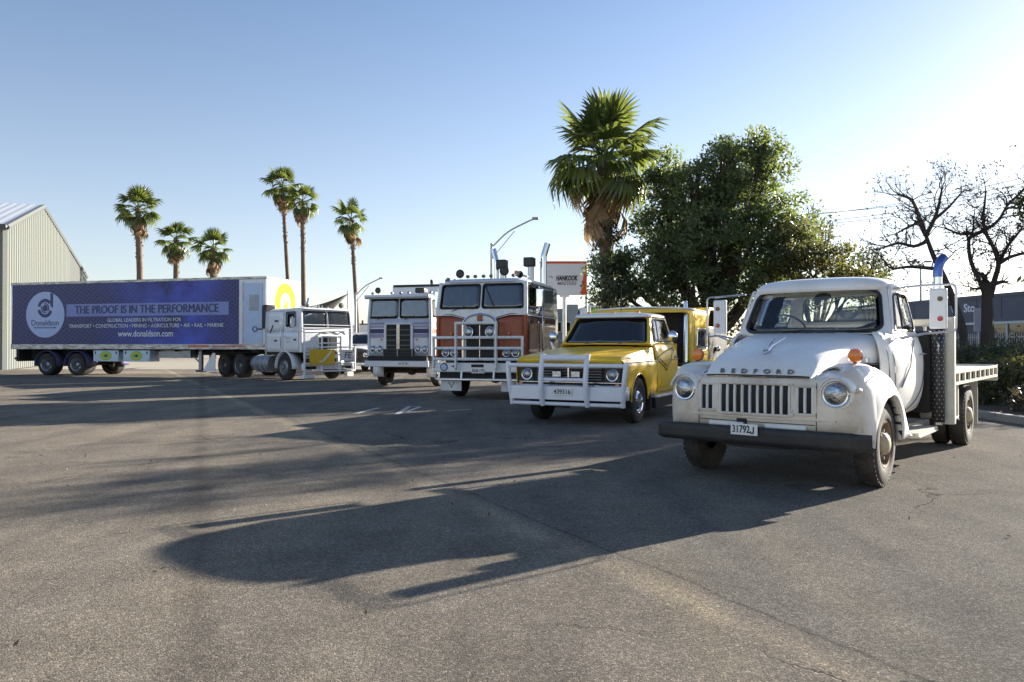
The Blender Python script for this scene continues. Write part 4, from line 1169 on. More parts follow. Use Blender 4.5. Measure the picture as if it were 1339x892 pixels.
    for o_ in cs_.objs('cab_side', 'yellow_paint', T, solid=0.015, by='y', ang=40): pass
    MB().box(-2.55, -2.50, -0.93, 0.93, 0.45, 1.37).obj('cab_back', 'yellow_paint', T)
    MB().grid([[(x, y, 1.34 + 0.02 * (1 - (y / 0.9) ** 2) + 0.03 * (-0.8 - x)) for y in np.linspace(-0.9, 0.9, 9)] for x in (-0.80, -0.95, -1.1)]).obj('cowl_panel', 'yellow_paint', T, solid=0.01)
    for s in (1, -1):
        lp = [(-1.0, 1.36), (-0.99, 1.1), (-0.99, 0.7), (-1.02, 0.5), (-1.1, 0.47), (-1.7, 0.46), (-2.2, 0.47), (-2.31, 0.52), (-2.34, 0.7), (-2.34, 1.1), (-2.33, 1.36)]
        def yy(z): return float(np.interp(z, [0.42, 0.6, 0.85, 1.0, 1.08, 1.22, 1.34, 1.365], [0.95, 0.975, 0.985, 0.985, 0.975, 0.95, 0.905, 0.88])) + 0.004
        MB().tube([(x, s * yy(z), z) for (x, z) in lp], 0.005, 5).obj('door_seam', 'gasket', T)
        MB().box(-2.25, -2.12, s * 0.97, s * 0.995, 1.09, 1.12).obj('door_handle', 'chrome', T)
        for pts in (((-1.02, 1.10), (-1.5, 1.20), (-2.3, 1.30)), ((-1.02, 1.07), (-1.45, 0.93), (-1.6, 0.86), (-2.3, 1.26)), ((-1.2, 1.08), (-1.6, 0.94), (-1.9, 1.02), (-2.2, 1.29))):
            MB().tube([(x, s * (yy(z) + 0.001), z) for (x, z) in pts], 0.011, 4).obj('pinstripe', 'letter_black', T)
    # greenhouse
    gh = MB(); rf = MB()
    Sf = quadS((-0.90, -0.875, 1.365), (-0.90, 0.875, 1.365), (-1.33, 0.735, 1.875), (-1.33, -0.735, 1.875), (0.09, 0, 0))
    window(Sf, rrect(0.035, 0.04, 0.965, 0.95, 0.08, 8, 4, ru=0.04), T, 'windscreen', 'glass_dark', gr=0.012, wallmb=gh)
    for s in (1, -1):
        Sd = quadS((-0.90, 0.875 * s, 1.365), (-2.50, 0.885 * s, 1.365), (-2.36, 0.745 * s, 1.875), (-1.33, 0.735 * s, 1.875), (0, 0.015 * s, 0))
        dl = [(0.13, 0.05), (0.3, 0.04), (0.5, 0.04), (0.7, 0.04), (0.84, 0.05), (0.86, 0.1), (0.865, 0.4), (0.87, 0.7), (0.87, 0.88), (0.84, 0.93), (0.6, 0.93), (0.3, 0.93), (0.12, 0.92), (0.095, 0.86), (0.10, 0.6), (0.115, 0.3)]
        dw = window(Sd, dl, T, 'door_window', 'glass_dark', 'gasket', gr=0.014, wallmb=gh)
        MB().tube([Sd(0.32, 0.05), Sd(0.30, 0.92)], 0.014, 6).obj('quarter_light_bar', 'chrome', dw)
    Sr = quadS((-2.50, 0.885, 1.365), (-2.50, -0.885, 1.365), (-2.36, -0.745, 1.875), (-2.36, 0.745, 1.875))
    window(Sr, rrect(0.1, 0.15, 0.9, 0.85, 0.1, 6, 4, ru=0.05), T, 'rear_window', 'glass_dark', gr=0.012, wallmb=gh)
    gh.obj('cab_pillars', 'yellow_paint', T, solid=0.015, ang=45)
    ol = []
    for k in range(40):
        a = 2 * math.pi * k / 40; c, s_ = math.cos(a), math.sin(a)
        ol.append((-1.80 + 0.64 * abs(c) ** 0.3 * (1 if c > 0 else -1), 0.79 * abs(s_) ** 0.3 * (1 if s_ > 0 else -1)))
    roof = MB().grid([[(-1.80 + (x + 1.80) * k, y * k, z) for (x, y) in ol] for (k, z) in ((0.98, 1.865), (1.0, 1.88), (0.99, 1.905), (0.95, 1.93), (0.88, 1.945), (0.6, 1.965), (0.3, 1.975), (0.01, 1.978))], True).obj('roof', 'white_paint', T, ang=60)
    for y in (-0.5, 0, 0.5):
        MB().sphere((-1.38, y, 1.965), 0.035, 10, 6, (1.3, 1, 0.7)).obj('roof_lamp', 'amber', roof)
    MB().tube([(-1.7, 0.05, 1.97), (-1.72, 0.05, 2.55)], 0.006, 5).obj('aerial', 'black_paint', roof)
    it = MB().box(-2.45, -2.1, -0.8, 0.8, 0.7, 1.5).box(-1.2, -0.95, -0.8, 0.8, 1.1, 1.33).obj('interior', 'interior_dark', T, bevel=0.05)
    for y in (-0.35, 0.3):
        MB().tube([Sf((y / 0.875 + 1) / 2, 0.0) + Vector((0.03, 0, 0.0)), Sf((y / 0.875 + 1) / 2 + 0.18, 0.10) + Vector((0.02, 0, 0.01))], 0.008, 5).obj('wiper', 'grey_steel', T)
    # ornament and mirrors
    MB().tube([(0.0, -0.66, 1.26), (0.06, -0.68, 1.40), (0.04, -0.60, 1.26)], 0.010, 6).obj('fender_mirror_stay', 'chrome', T)
    for s in (1, -1):
        a_ = MB().tube([(-1.25, s * 0.90, 1.36), (-1.22, s * 1.12, 1.45)], 0.012, 6).obj('mirror_arm', 'chrome', T)
        MB().sphere((-1.24, s * 1.20, 1.50), 0.10, 16, 10, (0.6, 1.0, 1.05)).obj('mirror', 'chrome', a_)
    # steps below the doors
    for s in (1, -1):
        st = MB().box(-2.45, -0.86, s * 0.80, s * 1.03, 0.385, 0.425).obj('side_step', 'white_worn', T, bevel=0.01)
        MB().box(-2.40, -0.92, s * 0.82, s * 0.98, 0.19, 0.384).obj('step_locker', 'black_paint', st, bevel=0.01)
        MB().box(-0.66, -0.62, s * 0.60, s * 0.97, 0.16, 0.60).obj('mud_flap', 'rubber', T)
    # exhaust stack behind the cab
    for s in (1,):
        MB().tube([(-3.3, 0.92, 0.6), (-3.3, 0.92, 2.22), (-3.3, 0.92, 2.27)], [0.045, 0.045, 0.025], 14).obj('exhaust_stack', 'chrome', T)
    # box body
    bx = MB()
    bx.prism([(-3.25, 1.02), (-5.05, 1.02), (-5.12, 1.06), (-5.12, 2.06), (-5.06, 2.10), (-3.66, 2.10), (-3.25, 1.02)][:-1], 0.975, 1.005)
    for s in (1, -1):
        w_ = MB()
        Sb = quadS((-3.42, s * 1.0, 1.0), (-5.10, s * 1.0, 1.0), (-5.06, s * 1.0, 2.09), (-3.62, s * 1.0, 2.09), (0, 0.012 * s, 0))
        wl = rrect(0.26, 0.24, 0.86, 0.64, 0.06, 5, 4, ru=0.045)
        wf = window(Sb, wl, T, 'box_window', 'glass_mid', 'chrome', gr=0.02, wallmb=w_)
        for k in range(7):
            u = 0.30 + 0.085 * k
            MB().tube([Sb(u, 0.26) + Vector((0, -0.035 * s, 0)), Sb(u, 0.62) + Vector((0, -0.035 * s, 0))], 0.03, 6).obj('curtain_fold', 'interior_grey', wf)
        w_.obj('box_side', 'yellow_deep', T, solid=0.02, ang=30)
        for x in (-3.72, -5.0): MB().box(x - 0.006, x + 0.006, s * 1.012, s * 1.018, 1.02, 2.05).obj('box_seam', 'gasket', T)
        MB().box(-4.98, -3.74, s * 1.012, s * 1.02, 1.13, 1.145).obj('box_seam', 'gasket', T)
        MB().tube([(-4.95, s * 1.01, 1.3), (-4.95, s * 1.06, 1.33), (-4.95, s * 1.06, 1.62), (-4.95, s * 1.01, 1.65)], 0.012, 6).obj('grab_rail', 'chrome', T)
        MB().lathe([(0.03, 0), (0.03, 0.02), (0, 0.02)], 10, 'y', (-3.85, s * 1.0, 1.92)).obj('filler_cap', 'yellow_paint', T)
        # front beam that carries the overhanging white roof
        MB().prism([(-3.10, 2.10), (-3.10, 2.02), (-3.30, 1.99), (-3.42, 1.0), (-3.56, 1.0), (-3.62, 2.10)], s * 0.95, s * 1.0).obj('box_post', 'yellow_deep', T)
    MB().box(-3.62, -3.58, -0.95, 0.95, 1.0, 2.08).obj('box_front', 'interior_dark', T)
    MB().box(-3.16, -3.08, -1.0, 1.0, 2.02, 2.11).obj('box_front_beam', 'yellow_deep', T, bevel=0.01)
    MB().box(-5.10, -5.05, -0.98, 0.98, 1.0, 2.09).obj('box_back', 'yellow_deep', T)
    MB().grid([[(x, y, 2.115 + 0.045 * (1 - (y / 1.02) ** 2)) for y in np.linspace(-1.02, 1.02, 9)] for x in (-3.06, -4.0, -5.14)]).obj('box_roof', 'white_paint', T, solid=0.035)
    # tray, rails, gear and yellow rear hoop
    MB().box(-8.0, -2.75, -1.0, 1.0, 0.90, 0.985).obj('tray_deck', 'black_paint', T)
    for s in (1, -1):
        MB().box(-8.0, -3.3, s * 1.0, s * 1.04, 0.93, 1.02).obj('tray_rail', 'yellow_deep', T)
        MB().tube(arc((-5.3, s * 0.9, 1.0), (-5.3, s * 0.9, 2.22), (-5.6, s * 0.9, 2.2), 5) + [(-6.6, s * 0.9, 2.2), (-7.8, s * 0.9, 1.0)], 0.04, 8).obj('rear_hoop', 'yellow_deep', T)
    MB().tube([(-5.6, -0.9, 2.2), (-5.6, 0.9, 2.2)], 0.035, 8).obj('hoop_cross_tube', 'yellow_deep', T)
    MB().box(-7.3, -5.22, -0.98, 0.98, 1.0, 1.78).obj('tray_locker', 'black_paint', T, bevel=0.03)
    MB().sphere((-5.9, 1.03, 1.25), 0.07, 12, 8).obj('work_lamp', 'chrome', T)
    ch = MB()
    for s in (1, -1): ch.box(-7.8, 0.75, s * 0.42 - 0.04, s * 0.42 + 0.04, 0.45, 0.62)
    ch.box(-0.7, 0.7, -0.42, 0.42, 0.34, 1.0); ch.tube([(0, -0.8, 0.39), (0, 0.8, 0.39)], 0.06, 8); ch.tube([(-4.3, -0.8, 0.39), (-4.3, 0.8, 0.39)], 0.09, 8)
    ch.box(-2.5, -0.5, -0.75, 0.75, 0.40, 0.60)
    ch.obj('chassis', 'under', T)
    for s in (1, -1):
        wheel('wheel', T, (0, s * 0.855, 0.392), 0.392, 0.215, s, 0.212, 'rubber', 'chrome', 'chrome', 'dish')
        wheel('wheel', T, (-4.3, s * 0.88, 0.392), 0.392, 0.215, s, 0.212, 'rubber', 'alloy', 'alloy', 'deep', tread=False)
    return T
pickup = build_pickup()

# ================================================================ CAB-OVER TRUCK KIT
def coe_cab(T, W, xf, xr, zb, zbelt, zt, low, up, side_low, side_up, roof_mat, rake=0.10, win=None, sides=None, glass='glass_dark', gasket='gasket', over=0.06, roofh=0.10, tumble=0.04):
    """panelled cab: two windscreens, side windows, plain lower panels, rounded posts and domed roof"""
    Wt = W - tumble
    xt = xf - rake
    up_f = MB()
    wr = win or (0.03, 0.08, 0.485, 0.93)
    for (ya, yb, u0, u1) in ((-1, 0, wr[0] * 2, wr[2] * 2), (0, 1, 1 - wr[2] * 2, 1 - wr[0] * 2)):
        S = quadS((xf + (0.03 if ya == 0 else 0), W * ya, zbelt), (xf + (0.03 if yb == 0 else 0), W * yb, zbelt), (xt + (0.03 if yb == 0 else 0), Wt * yb, zt), (xt + (0.03 if ya == 0 else 0), Wt * ya, zt), (0.01, 0, 0))
        window(S, rrect(u0, wr[1], u1, wr[3], 0.10, 6, 4, ru=0.06), T, 'windscreen', glass, gasket, gr=0.016, wallmb=up_f)
    up_f.obj('front_upper_panel', up, T, solid=0.03, ang=40)
    lf = MB(); patch(lf, quadS((xf, -W, zb), (xf, W, zb), (xf, W, zbelt), (xf, -W, zbelt), (0.03, 0, 0)), 12, 4)
    lf.obj('front_lower_panel', low, T, solid=0.03)
    for s in (1, -1):
        su = MB()
        edges = [xf, sides[0][1], xr] if sides else [xf, (xf + xr) / 2, xr]
        for i in range(2):
            xa, xb = edges[i], edges[i + 1]
            fa, fb = (xf - xa) / (xf - xr), (xf - xb) / (xf - xr)
            ta, tb = xt + (xr - xt) * fa, xt + (xr - xt) * fb
            S = quadS((xa, W * s, zbelt - 0.12), (xb, W * s, zbelt - 0.12), (tb, Wt * s, zt), (ta, Wt * s, zt), (0, 0.008 * s, 0))
            h = sides[i][0] if sides else (0.1, 0.1, 0.9, 0.9)
            if h:
                window(S, rrect(*h, 0.06, 4, 3, ru=0.08), T, 'door_window' if i == 0 else 'sleeper_window', glass, gasket, gr=0.014, wallmb=su)
            else:
                patch(su, S, 4, 4)
        su.obj('side_upper_panel', side_up, T, solid=0.03, ang=40)
        sl = MB(); patch(sl, quadS((xf, W * s, zb), (xr, W * s, zb), (xr, W * s, zbelt - 0.12), (xf, W * s, zbelt - 0.12), (0, 0.01 * s, 0)), 10, 4)
        sl.obj('side_lower_panel', side_low, T, solid=0.03)
        # rounded posts
        MB().tube([(xf - 0.02, s * (W - 0.02), zbelt - 0.12), (xf - 0.02, s * (W - 0.02), zbelt), (xt - 0.02, s * (Wt - 0.02), zt)], 0.055, 10).obj('corner_post', up, T)
        MB().tube([(xf - 0.02, s * (W - 0.02), zb), (xf - 0.02, s * (W - 0.02), zbelt - 0.12)], 0.053, 10).obj('corner_post', low, T)
        # door seams, handle, hinge, grab rail
        xd0, xd1 = xf - 0.14, edges[1] - 0.06
        MB().tube([(xd0, s * (W + 0.012), zb + 0.1), (xd0, s * (W + 0.012), zbelt - 0.12)], 0.006, 4).obj('door_seam', 'gasket', T)
        MB().tube([(xd1, s * (W + 0.012), zb + 0.02), (xd1, s * (W + 0.012), zbelt - 0.12), (xd1, s * (Wt + 0.012), zt - 0.05)], 0.006, 4).obj('door_seam', 'gasket', T)
        MB().tube([(xd1 + 0.1, s * (W + 0.02), zbelt - 0.28), (xd1 + 0.22, s * (W + 0.05), zbelt - 0.28)], 0.014, 6).obj('door_handle', 'chrome', T)
        MB().tube([(xd1 - 0.1, s * (W + 0.01), zb + 0.15), (xd1 - 0.1, s * (W + 0.06), zb + 0.2), (xd1 - 0.1, s * (W + 0.06), zbelt + 0.1), (xd1 - 0.1, s * (W + 0.01), zbelt + 0.15)], 0.014, 6).obj('grab_rail', 'chrome', T)
    rb = MB(); patch(rb, quadS((xr, -W, zb), (xr, W, zb), (xr, Wt, zt), (xr, -Wt, zt)), 4, 4)
    rb.obj('cab_back', side_up, T, solid=0.03)
    MB().box(xr + 0.05, xf - 0.08, -W + 0.06, W - 0.06, zb - 0.03, zb + 0.04).obj('cab_floor', 'interior_dark', T)
    # dash, seats, steering wheel
    MB().box(xf - 0.45, xf - 0.06, -W + 0.06, W - 0.06, zbelt - 0.35, zbelt - 0.02).obj('dashboard', 'interior_dark', T, bevel=0.04)
    for y in (-0.55, 0.55):
        MB().box(xf - 1.25, xf - 1.1, y - 0.24, y + 0.24, zb + 0.3, zbelt + 0.45).box(xf - 1.15, xf - 0.7, y - 0.24, y + 0.24, zb + 0.25, zb + 0.45).obj('seat', 'interior_dark', T, bevel=0.05)
    c0 = Vector((xf - 0.42, -0.55, zbelt + 0.06)); Mr = Matrix.Rotation(R(-25), 3, 'Y')
    MB().tube([c0 + Mr @ Vector((0.24 * math.cos(a), 0.24 * math.sin(a), 0)) for a in [2 * math.pi * k / 24 for k in range(24)]], 0.014, 6, closed=True).obj('steering_wheel', 'black_paint', T)
    # roof
    ol = []; xc = (xt + over + xr) / 2; hl = (xt + over - xr) / 2 + 0.02
    for k in range(44):
        a = 2 * math.pi * k / 44; c, s_ = math.cos(a), math.sin(a)
        ol.append((xc + hl * abs(c) ** 0.32 * (1 if c > 0 else -1), (Wt + 0.03) * abs(s_) ** 0.32 * (1 if s_ > 0 else -1)))
    return MB().grid([[(xc + (x - xc) * k, y * k, z) for (x, y) in ol] for (k, z) in ((0.985, zt - 0.015), (1.0, zt + 0.005), (0.995, zt + 0.035), (0.97, zt + 0.06), (0.9, zt + 0.06 + roofh * 0.4), (0.7, zt + 0.06 + roofh * 0.75), (0.4, zt + 0.06 + roofh * 0.95), (0.01, zt + 0.06 + roofh))], True).obj('roof', roof_mat, T, ang=60)

def wipers(T, xf, zbelt, ys, rake=0.10, h=0.4, hang=False, zt=None):
    for y in ys:
        if hang:
            MB().tube([(xf - rake + 0.05, y - 0.05, zt - 0.06), (xf + 0.045, y + 0.22, zbelt + 0.10)], 0.010, 5).obj('wiper', 'black_paint', T)
        else:
            MB().tube([(xf + 0.05, y, zbelt - 0.02), (xf + 0.035, y + 0.32, zbelt + 0.10)], 0.010, 5).obj('wiper', 'black_paint', T)

def stack(T, x, y, z0, z1, r=0.06, lean=0.12, mat='chrome', tip='chrome'):
    o = MB().tube([(x, y, z0), (x, y, z1 - 0.45)], r, 14).obj('exhaust_stack', mat, T)
    MB().tube(smoothpath([(x, y, z1 - 0.46), (x, y, z1 - 0.36), (x - lean * 0.2, y + lean * 0.5 * (1 if y > 0 else -1), z1 - 0.18), (x - lean * 0.4, y + lean * (1 if y > 0 else -1), z1)], 4), r * 1.05, 14).obj('exhaust_tip', tip, o)
    return o

def marker_lamp(T, x, y, z, mat='amber', r=0.045):
    return MB().sphere((x, y, z), r, 10, 7, (1.5, 1, 0.9)).obj('marker_lamp', mat, T)

def spot_lamp(T, x, y, z, r=0.10):
    o = MB().lathe([(0, -0.10), (r * 0.6, -0.08), (r, -0.01), (r, 0.012), (r * 0.93, 0.02)], 18, 'x', (x, y, z)).obj('roof_spot_lamp', 'black_paint', T)
    MB().lathe([(r * 0.93, 0.014), (r * 0.5, 0.025), (0, 0.028)], 18, 'x', (x, y, z)).obj('lens', 'black_paint', o)
    MB().tube([(x - 0.03, y, z - r), (x - 0.03, y, z - r - 0.08)], 0.015, 6).obj('lamp_bracket', 'chrome', o)
    return o

def coe_chassis(T, x0, x1, axles, wy=0.95):
    ch = MB()
    for s in (1, -1): ch.box(x0, x1, s * 0.43 - 0.05, s * 0.43 + 0.05, 0.72, 1.0)
    for a in axles: ch.tube([(a, -wy, 0.51), (a, wy, 0.51)], 0.09, 8); ch.sphere((a, 0, 0.55), 0.2, 10, 6)
    ch.box(-1.2, 0.9, -0.6, 0.6, 0.6, 1.25)
    ch.obj('chassis', 'under', T)

# ================================================================ RED-BROWN AND WHITE CAB-OVER WITH BULL BAR
def build_redtruck():
    T = thing('cabover_truck', 'white and red-brown cab-over truck with white bull bar, chrome stacks and roof lamps', 'truck', (-0.42, 19.9, 0), 252, 'old trucks parked in a row on the asphalt')
    W = 1.17; xf, xr = 1.12, -1.9
    roof = coe_cab(T, W, xf, xr, 0.98, 2.20, 2.90, 'red_paint', 'white_worn', 'stud_glint_red', 'dark_side', 'silver_paint', rake=0.12,
                   win=(0.03, 0.06, 0.487, 0.93), sides=[((0.16, 0.22, 0.92, 0.92), 0.05), (None, 0)], roofh=0.08)
    # white band under the screens dipping to the grille, with dark pinstripes
    for s in (1, -1):
        pl = [(s * 1.16, 2.20), (0, 2.20), (0, 1.97), (s * 0.42, 1.98), (s * 0.75, 2.06), (s * 1.16, 2.075)]
        MB().prism([(y, z) for (y, z) in pl], xf + 0.012, xf + 0.037, 'yz').obj('white_band', 'white_worn', T)
        MB().tube([(xf + 0.040, s * 0.42, 1.98), (xf + 0.038, s * 0.75, 2.06), (xf + 0.02, s * 1.16, 2.075)], 0.014, 5).obj('pinstripe', 'letter_black', T)
        MB().tube([(xf + 0.042, s * 0.42, 2.015), (xf + 0.038, s * 0.75, 2.10), (xf + 0.02, s * 1.16, 2.115)], 0.010, 5).obj('pinstripe', 'letter_black', T)
        MB().box(xr, xf - 0.02, s * (W + 0.012), s * (W + 0.022), 2.06, 2.085).obj('side_trim', 'white_worn', T)
        MB().box(-0.42, -0.39, s * (W + 0.012), s * (W + 0.024), 1.0, 2.88).obj('side_trim', 'chrome', T)
    # grille with bright surround and badge
    zt_, z0_ = 2.12, 0.98
    arcp = [(-0.44, z0_), (-0.44, 1.85)] + [(0.44 * -math.cos(a) * 1.0, 1.85 + 0.25 * math.sin(a)) for a in [math.pi * k / 12 for k in range(1, 12)]] + [(0.44, 1.85), (0.44, z0_)]
    MB().prism(arcp, xf + 0.03, xf + 0.07, 'yz').obj('grille_shell', 'white_worn', T, bevel=0.01)
    gb = MB().box(xf + 0.07, xf + 0.076, -0.36, 0.36, 1.0, 1.86).obj('grille_backing', 'under', T)
    for k in range(25):
        y = -0.35 + 0.70 * k / 24
        MB().box(xf + 0.076, xf + 0.09, y - 0.006, y + 0.006, 1.0, 1.86).obj('grille_bar', 'black_paint' if k != 12 else 'chrome', gb)
    MB().tube([(xf + 0.075, y, z) for (y, z) in arcp], 0.032, 8).obj('grille_surround', 'chrome', T)
    MB().box(xf + 0.07, xf + 0.10, -0.07, 0.07, 1.93, 2.13).obj('badge', 'red_paint', T, bevel=0.02)
    for y in (-0.27, 0.30):
        headlight(T, (xf + 0.17, y, 1.665), 0.115, (1, 0, 0), 'chrome', name='driving_lamp', bucket=0.08)
    for s in (1, -1):
        hb = MB().box(xf + 0.02, xf + 0.05, s * 0.80 - 0.27, s * 0.80 + 0.27, 1.04, 1.27).obj('headlight_panel', 'black_paint', T, bevel=0.015)
        for dy in (-0.115, 0.115): headlight(hb, (xf + 0.065, s * 0.80 + dy, 1.15), 0.085, (1, 0, 0), 'chrome', bucket=0.02)
        MB().lathe([(0.028, 0), (0.028, 0.09), (0, 0.1)], 8, 'x', (xf, s * 0.75, 1.62)).obj('clearance_lamp', 'amber', T)
    # bumper, low rail, flaps
    bp = MB().box(1.25, 1.36, -1.17, 1.17, 0.675, 0.91).obj('front_bumper', 'white_paint', T, bevel=0.03)
    MB().lathe([(0.10, 0), (0.10, 0.012), (0, 0.012)], 22, 'x', (1.36, -0.88, 0.80)).obj('round_emblem', 'letter_navy', bp)
    MB().lathe([(0.075, 0), (0.075, 0.004), (0, 0.004)], 22, 'x', (1.372, -0.88, 0.80)).obj('round_emblem_face', 'sky_blue_paint', bp)
    MB().prism([(-0.70, 0.82), (-0.61, 0.85), (-0.61, 0.79)], 1.36, 1.364, 'yz').obj('arrow_mark', 'letter_navy', bp)
    MB().box(1.36, 1.366, -0.16, 0.16, 0.80, 0.87).obj('tow_slot', 'under', bp)
    plate(bp, 'RDB 172', (1.375, 0.02, 0.715), 0.34, 0.12, size=0.1)
    lo = MB().tube([(1.16, -1.16, 0.60)] + arc((1.16, -1.16, 0.56), (1.34, -1.16, 0.50), (1.36, -1.0, 0.50))[1:] + [(1.36, 1.0, 0.50)] + arc((1.36, 1.0, 0.50), (1.34, 1.16, 0.50), (1.16, 1.16, 0.56))[1:], 0.036, 8).obj('low_rail', 'alloy', T)
    for y in (-0.42, 0.42):
        MB().tube([(1.36, y, 0.50), (1.33, y, 0.70)], 0.03, 8).obj('low_rail_stay', 'alloy', lo)
    MB().box(1.15, 1.24, -1.05, 1.05, 0.52, 0.67).obj('lower_apron', 'under', T)
    for s in (1, -1):
        f = MB().box(1.05, 1.075, s * 0.80 - 0.29, s * 0.80 + 0.27, 0.20, 0.50).obj('mud_flap', 'white_worn', T, bevel=0.01)
        MB().prism([(s * 0.80 - 0.10, 0.42), (s * 0.80 - 0.05, 0.42), (s * 0.80, 0.32), (s * 0.80 + 0.05, 0.42), (s * 0.80 + 0.10, 0.42), (s * 0.80, 0.26)], 1.075, 1.079, 'yz').obj('flap_mark', 'grey_steel', f)
    # bull bar
    Bz = thing('bull_bar', None, None); Bz.parent = T
    def bb(pts, r=0.036): return MB().tube(pts, r, 8).obj('bar_tube', 'white_worn', Bz)
    for y in (-0.52, 0.52):
        MB().prism([(1.52, 1.90), (1.52, 0.78), (1.44, 0.72), (1.42, 0.80), (1.43, 1.90)], y - 0.022, y + 0.022).obj('bar_post', 'white_worn', Bz, bevel=0.006)
    for s in (1, -1):
        MB().prism([(1.44, 1.56), (1.42, 0.80), (1.34, 0.76), (1.33, 0.9), (1.34, 1.56)], s * 1.15 - 0.022, s * 1.15 + 0.022).obj('bar_post', 'white_worn', Bz, bevel=0.006)
    for z in (1.525, 1.265, 1.0):
        bb([(1.39, -1.15, z), (1.46, -0.52, z), (1.48, 0, z), (1.46, 0.52, z), (1.39, 1.15, z)])
    bb([(1.475, -0.52, 1.875), (1.475, 0.52, 1.875)])
    # roof furniture
    zr = 3.0
    spot_lamp(T, 0.95, -0.62, 3.13, 0.11); spot_lamp(T, 0.95, 0.55, 3.17, 0.12)
    for y in (-0.95, -0.42, -0.22, 0.0, 0.2, 0.78): marker_lamp(T, 0.93, y, 3.055 if abs(y) < 0.9 else 3.0, 'letter_grey', 0.05)
    h = MB().lathe([(0.09, 0.25), (0.04, 0.15), (0.025, -0.3), (0.03, -0.33)], 14, 'x', (0.7, 0.95, 3.07)).obj('air_horn', 'chrome', T)
    MB().lathe([(0.035, -0.04), (0.05, 0.0), (0.05, 0.08), (0.02, 0.10)], 14, 'z', (0.75, 0.80, 3.09)).obj('beacon', 'amber', T)
    wipers(T, xf, 2.20, (-0.75,), 0.12)
    wipers(T, xf, 2.20, (0.12,), 0.12, hang=True, zt=2.90)
    stack(T, -2.05, -0.70, 1.0, 4.12, 0.075, 0.10); stack(T, -2.05, 0.72, 1.0, 4.22, 0.085, 0.10)
    for (y, z) in ((-0.46, 3.72), (0.36, 3.76)):
        o = MB().tube([(-1.98, y, 1.4), (-1.98, y, z - 0.2)], 0.09, 14).obj('air_intake', 'alloy', T)
        MB().box(-2.05, -1.78, y - 0.17, y + 0.13, z - 0.2, z + 0.06).obj('intake_cap', 'black_paint', o, bevel=0.03)
    # mirrors
    for s in (1, -1):
        a = MB().tube([(0.55, s * W, 2.80), (0.62, s * (W + 0.18), 2.80), (0.62, s * (W + 0.18), 2.2), (0.55, s * W, 2.15)], 0.014, 6).obj('mirror_arm', 'chrome', T)
        MB().box(0.60, 0.66, s * (W + 0.10), s * (W + 0.28), 2.28, 2.74).obj('mirror', 'chrome', a, bevel=0.02)
        MB().lathe([(0.055, -0.05), (0.07, 0.05), (0, 0.06)], 12, 'x', (0.5, s * (W + 0.08), 2.18)).obj('spot_mirror', 'chrome', T)
    # steps, tank
    for s in (1, -1):
        MB().lathe([(0.0, -0.6), (0.30, -0.6), (0.31, -0.56), (0.31, 0.56), (0.30, 0.6), (0, 0.6)], 20, 'x', (-1.6, s * 0.88, 0.72)).obj('fuel_tank', 'alloy', T)
        MB().box(0.45, 0.62, s * 0.9, s * 1.15, 0.62, 0.97).obj('step_box', 'black_paint', T)
        MB().tube([(0.62 * math.cos(a), s * 1.12, 0.50 + 0.62 * math.sin(a)) for a in [R(20 + 140 * k / 12) for k in range(13)]], 0.03, 6).obj('guard_lip', 'black_paint', T)
    coe_chassis(T, -6.5, 1.2, (0, -4.6, -5.9))
    for s in (1, -1):
        wheel('wheel', T, (0, s * 1.0, 0.51), 0.51, 0.27, s, 0.29, 'rubber', 'alloy', 'alloy', 'dish', tread=False)
        for a in (-4.6, -5.9): wheel('wheel', T, (a, s * 0.98, 0.51), 0.51, 0.50, s, 0.29, 'rubber', 'alloy', 'alloy', 'deep', tread=False)
    # corner marker wires
    return T
redtruck = build_redtruck()

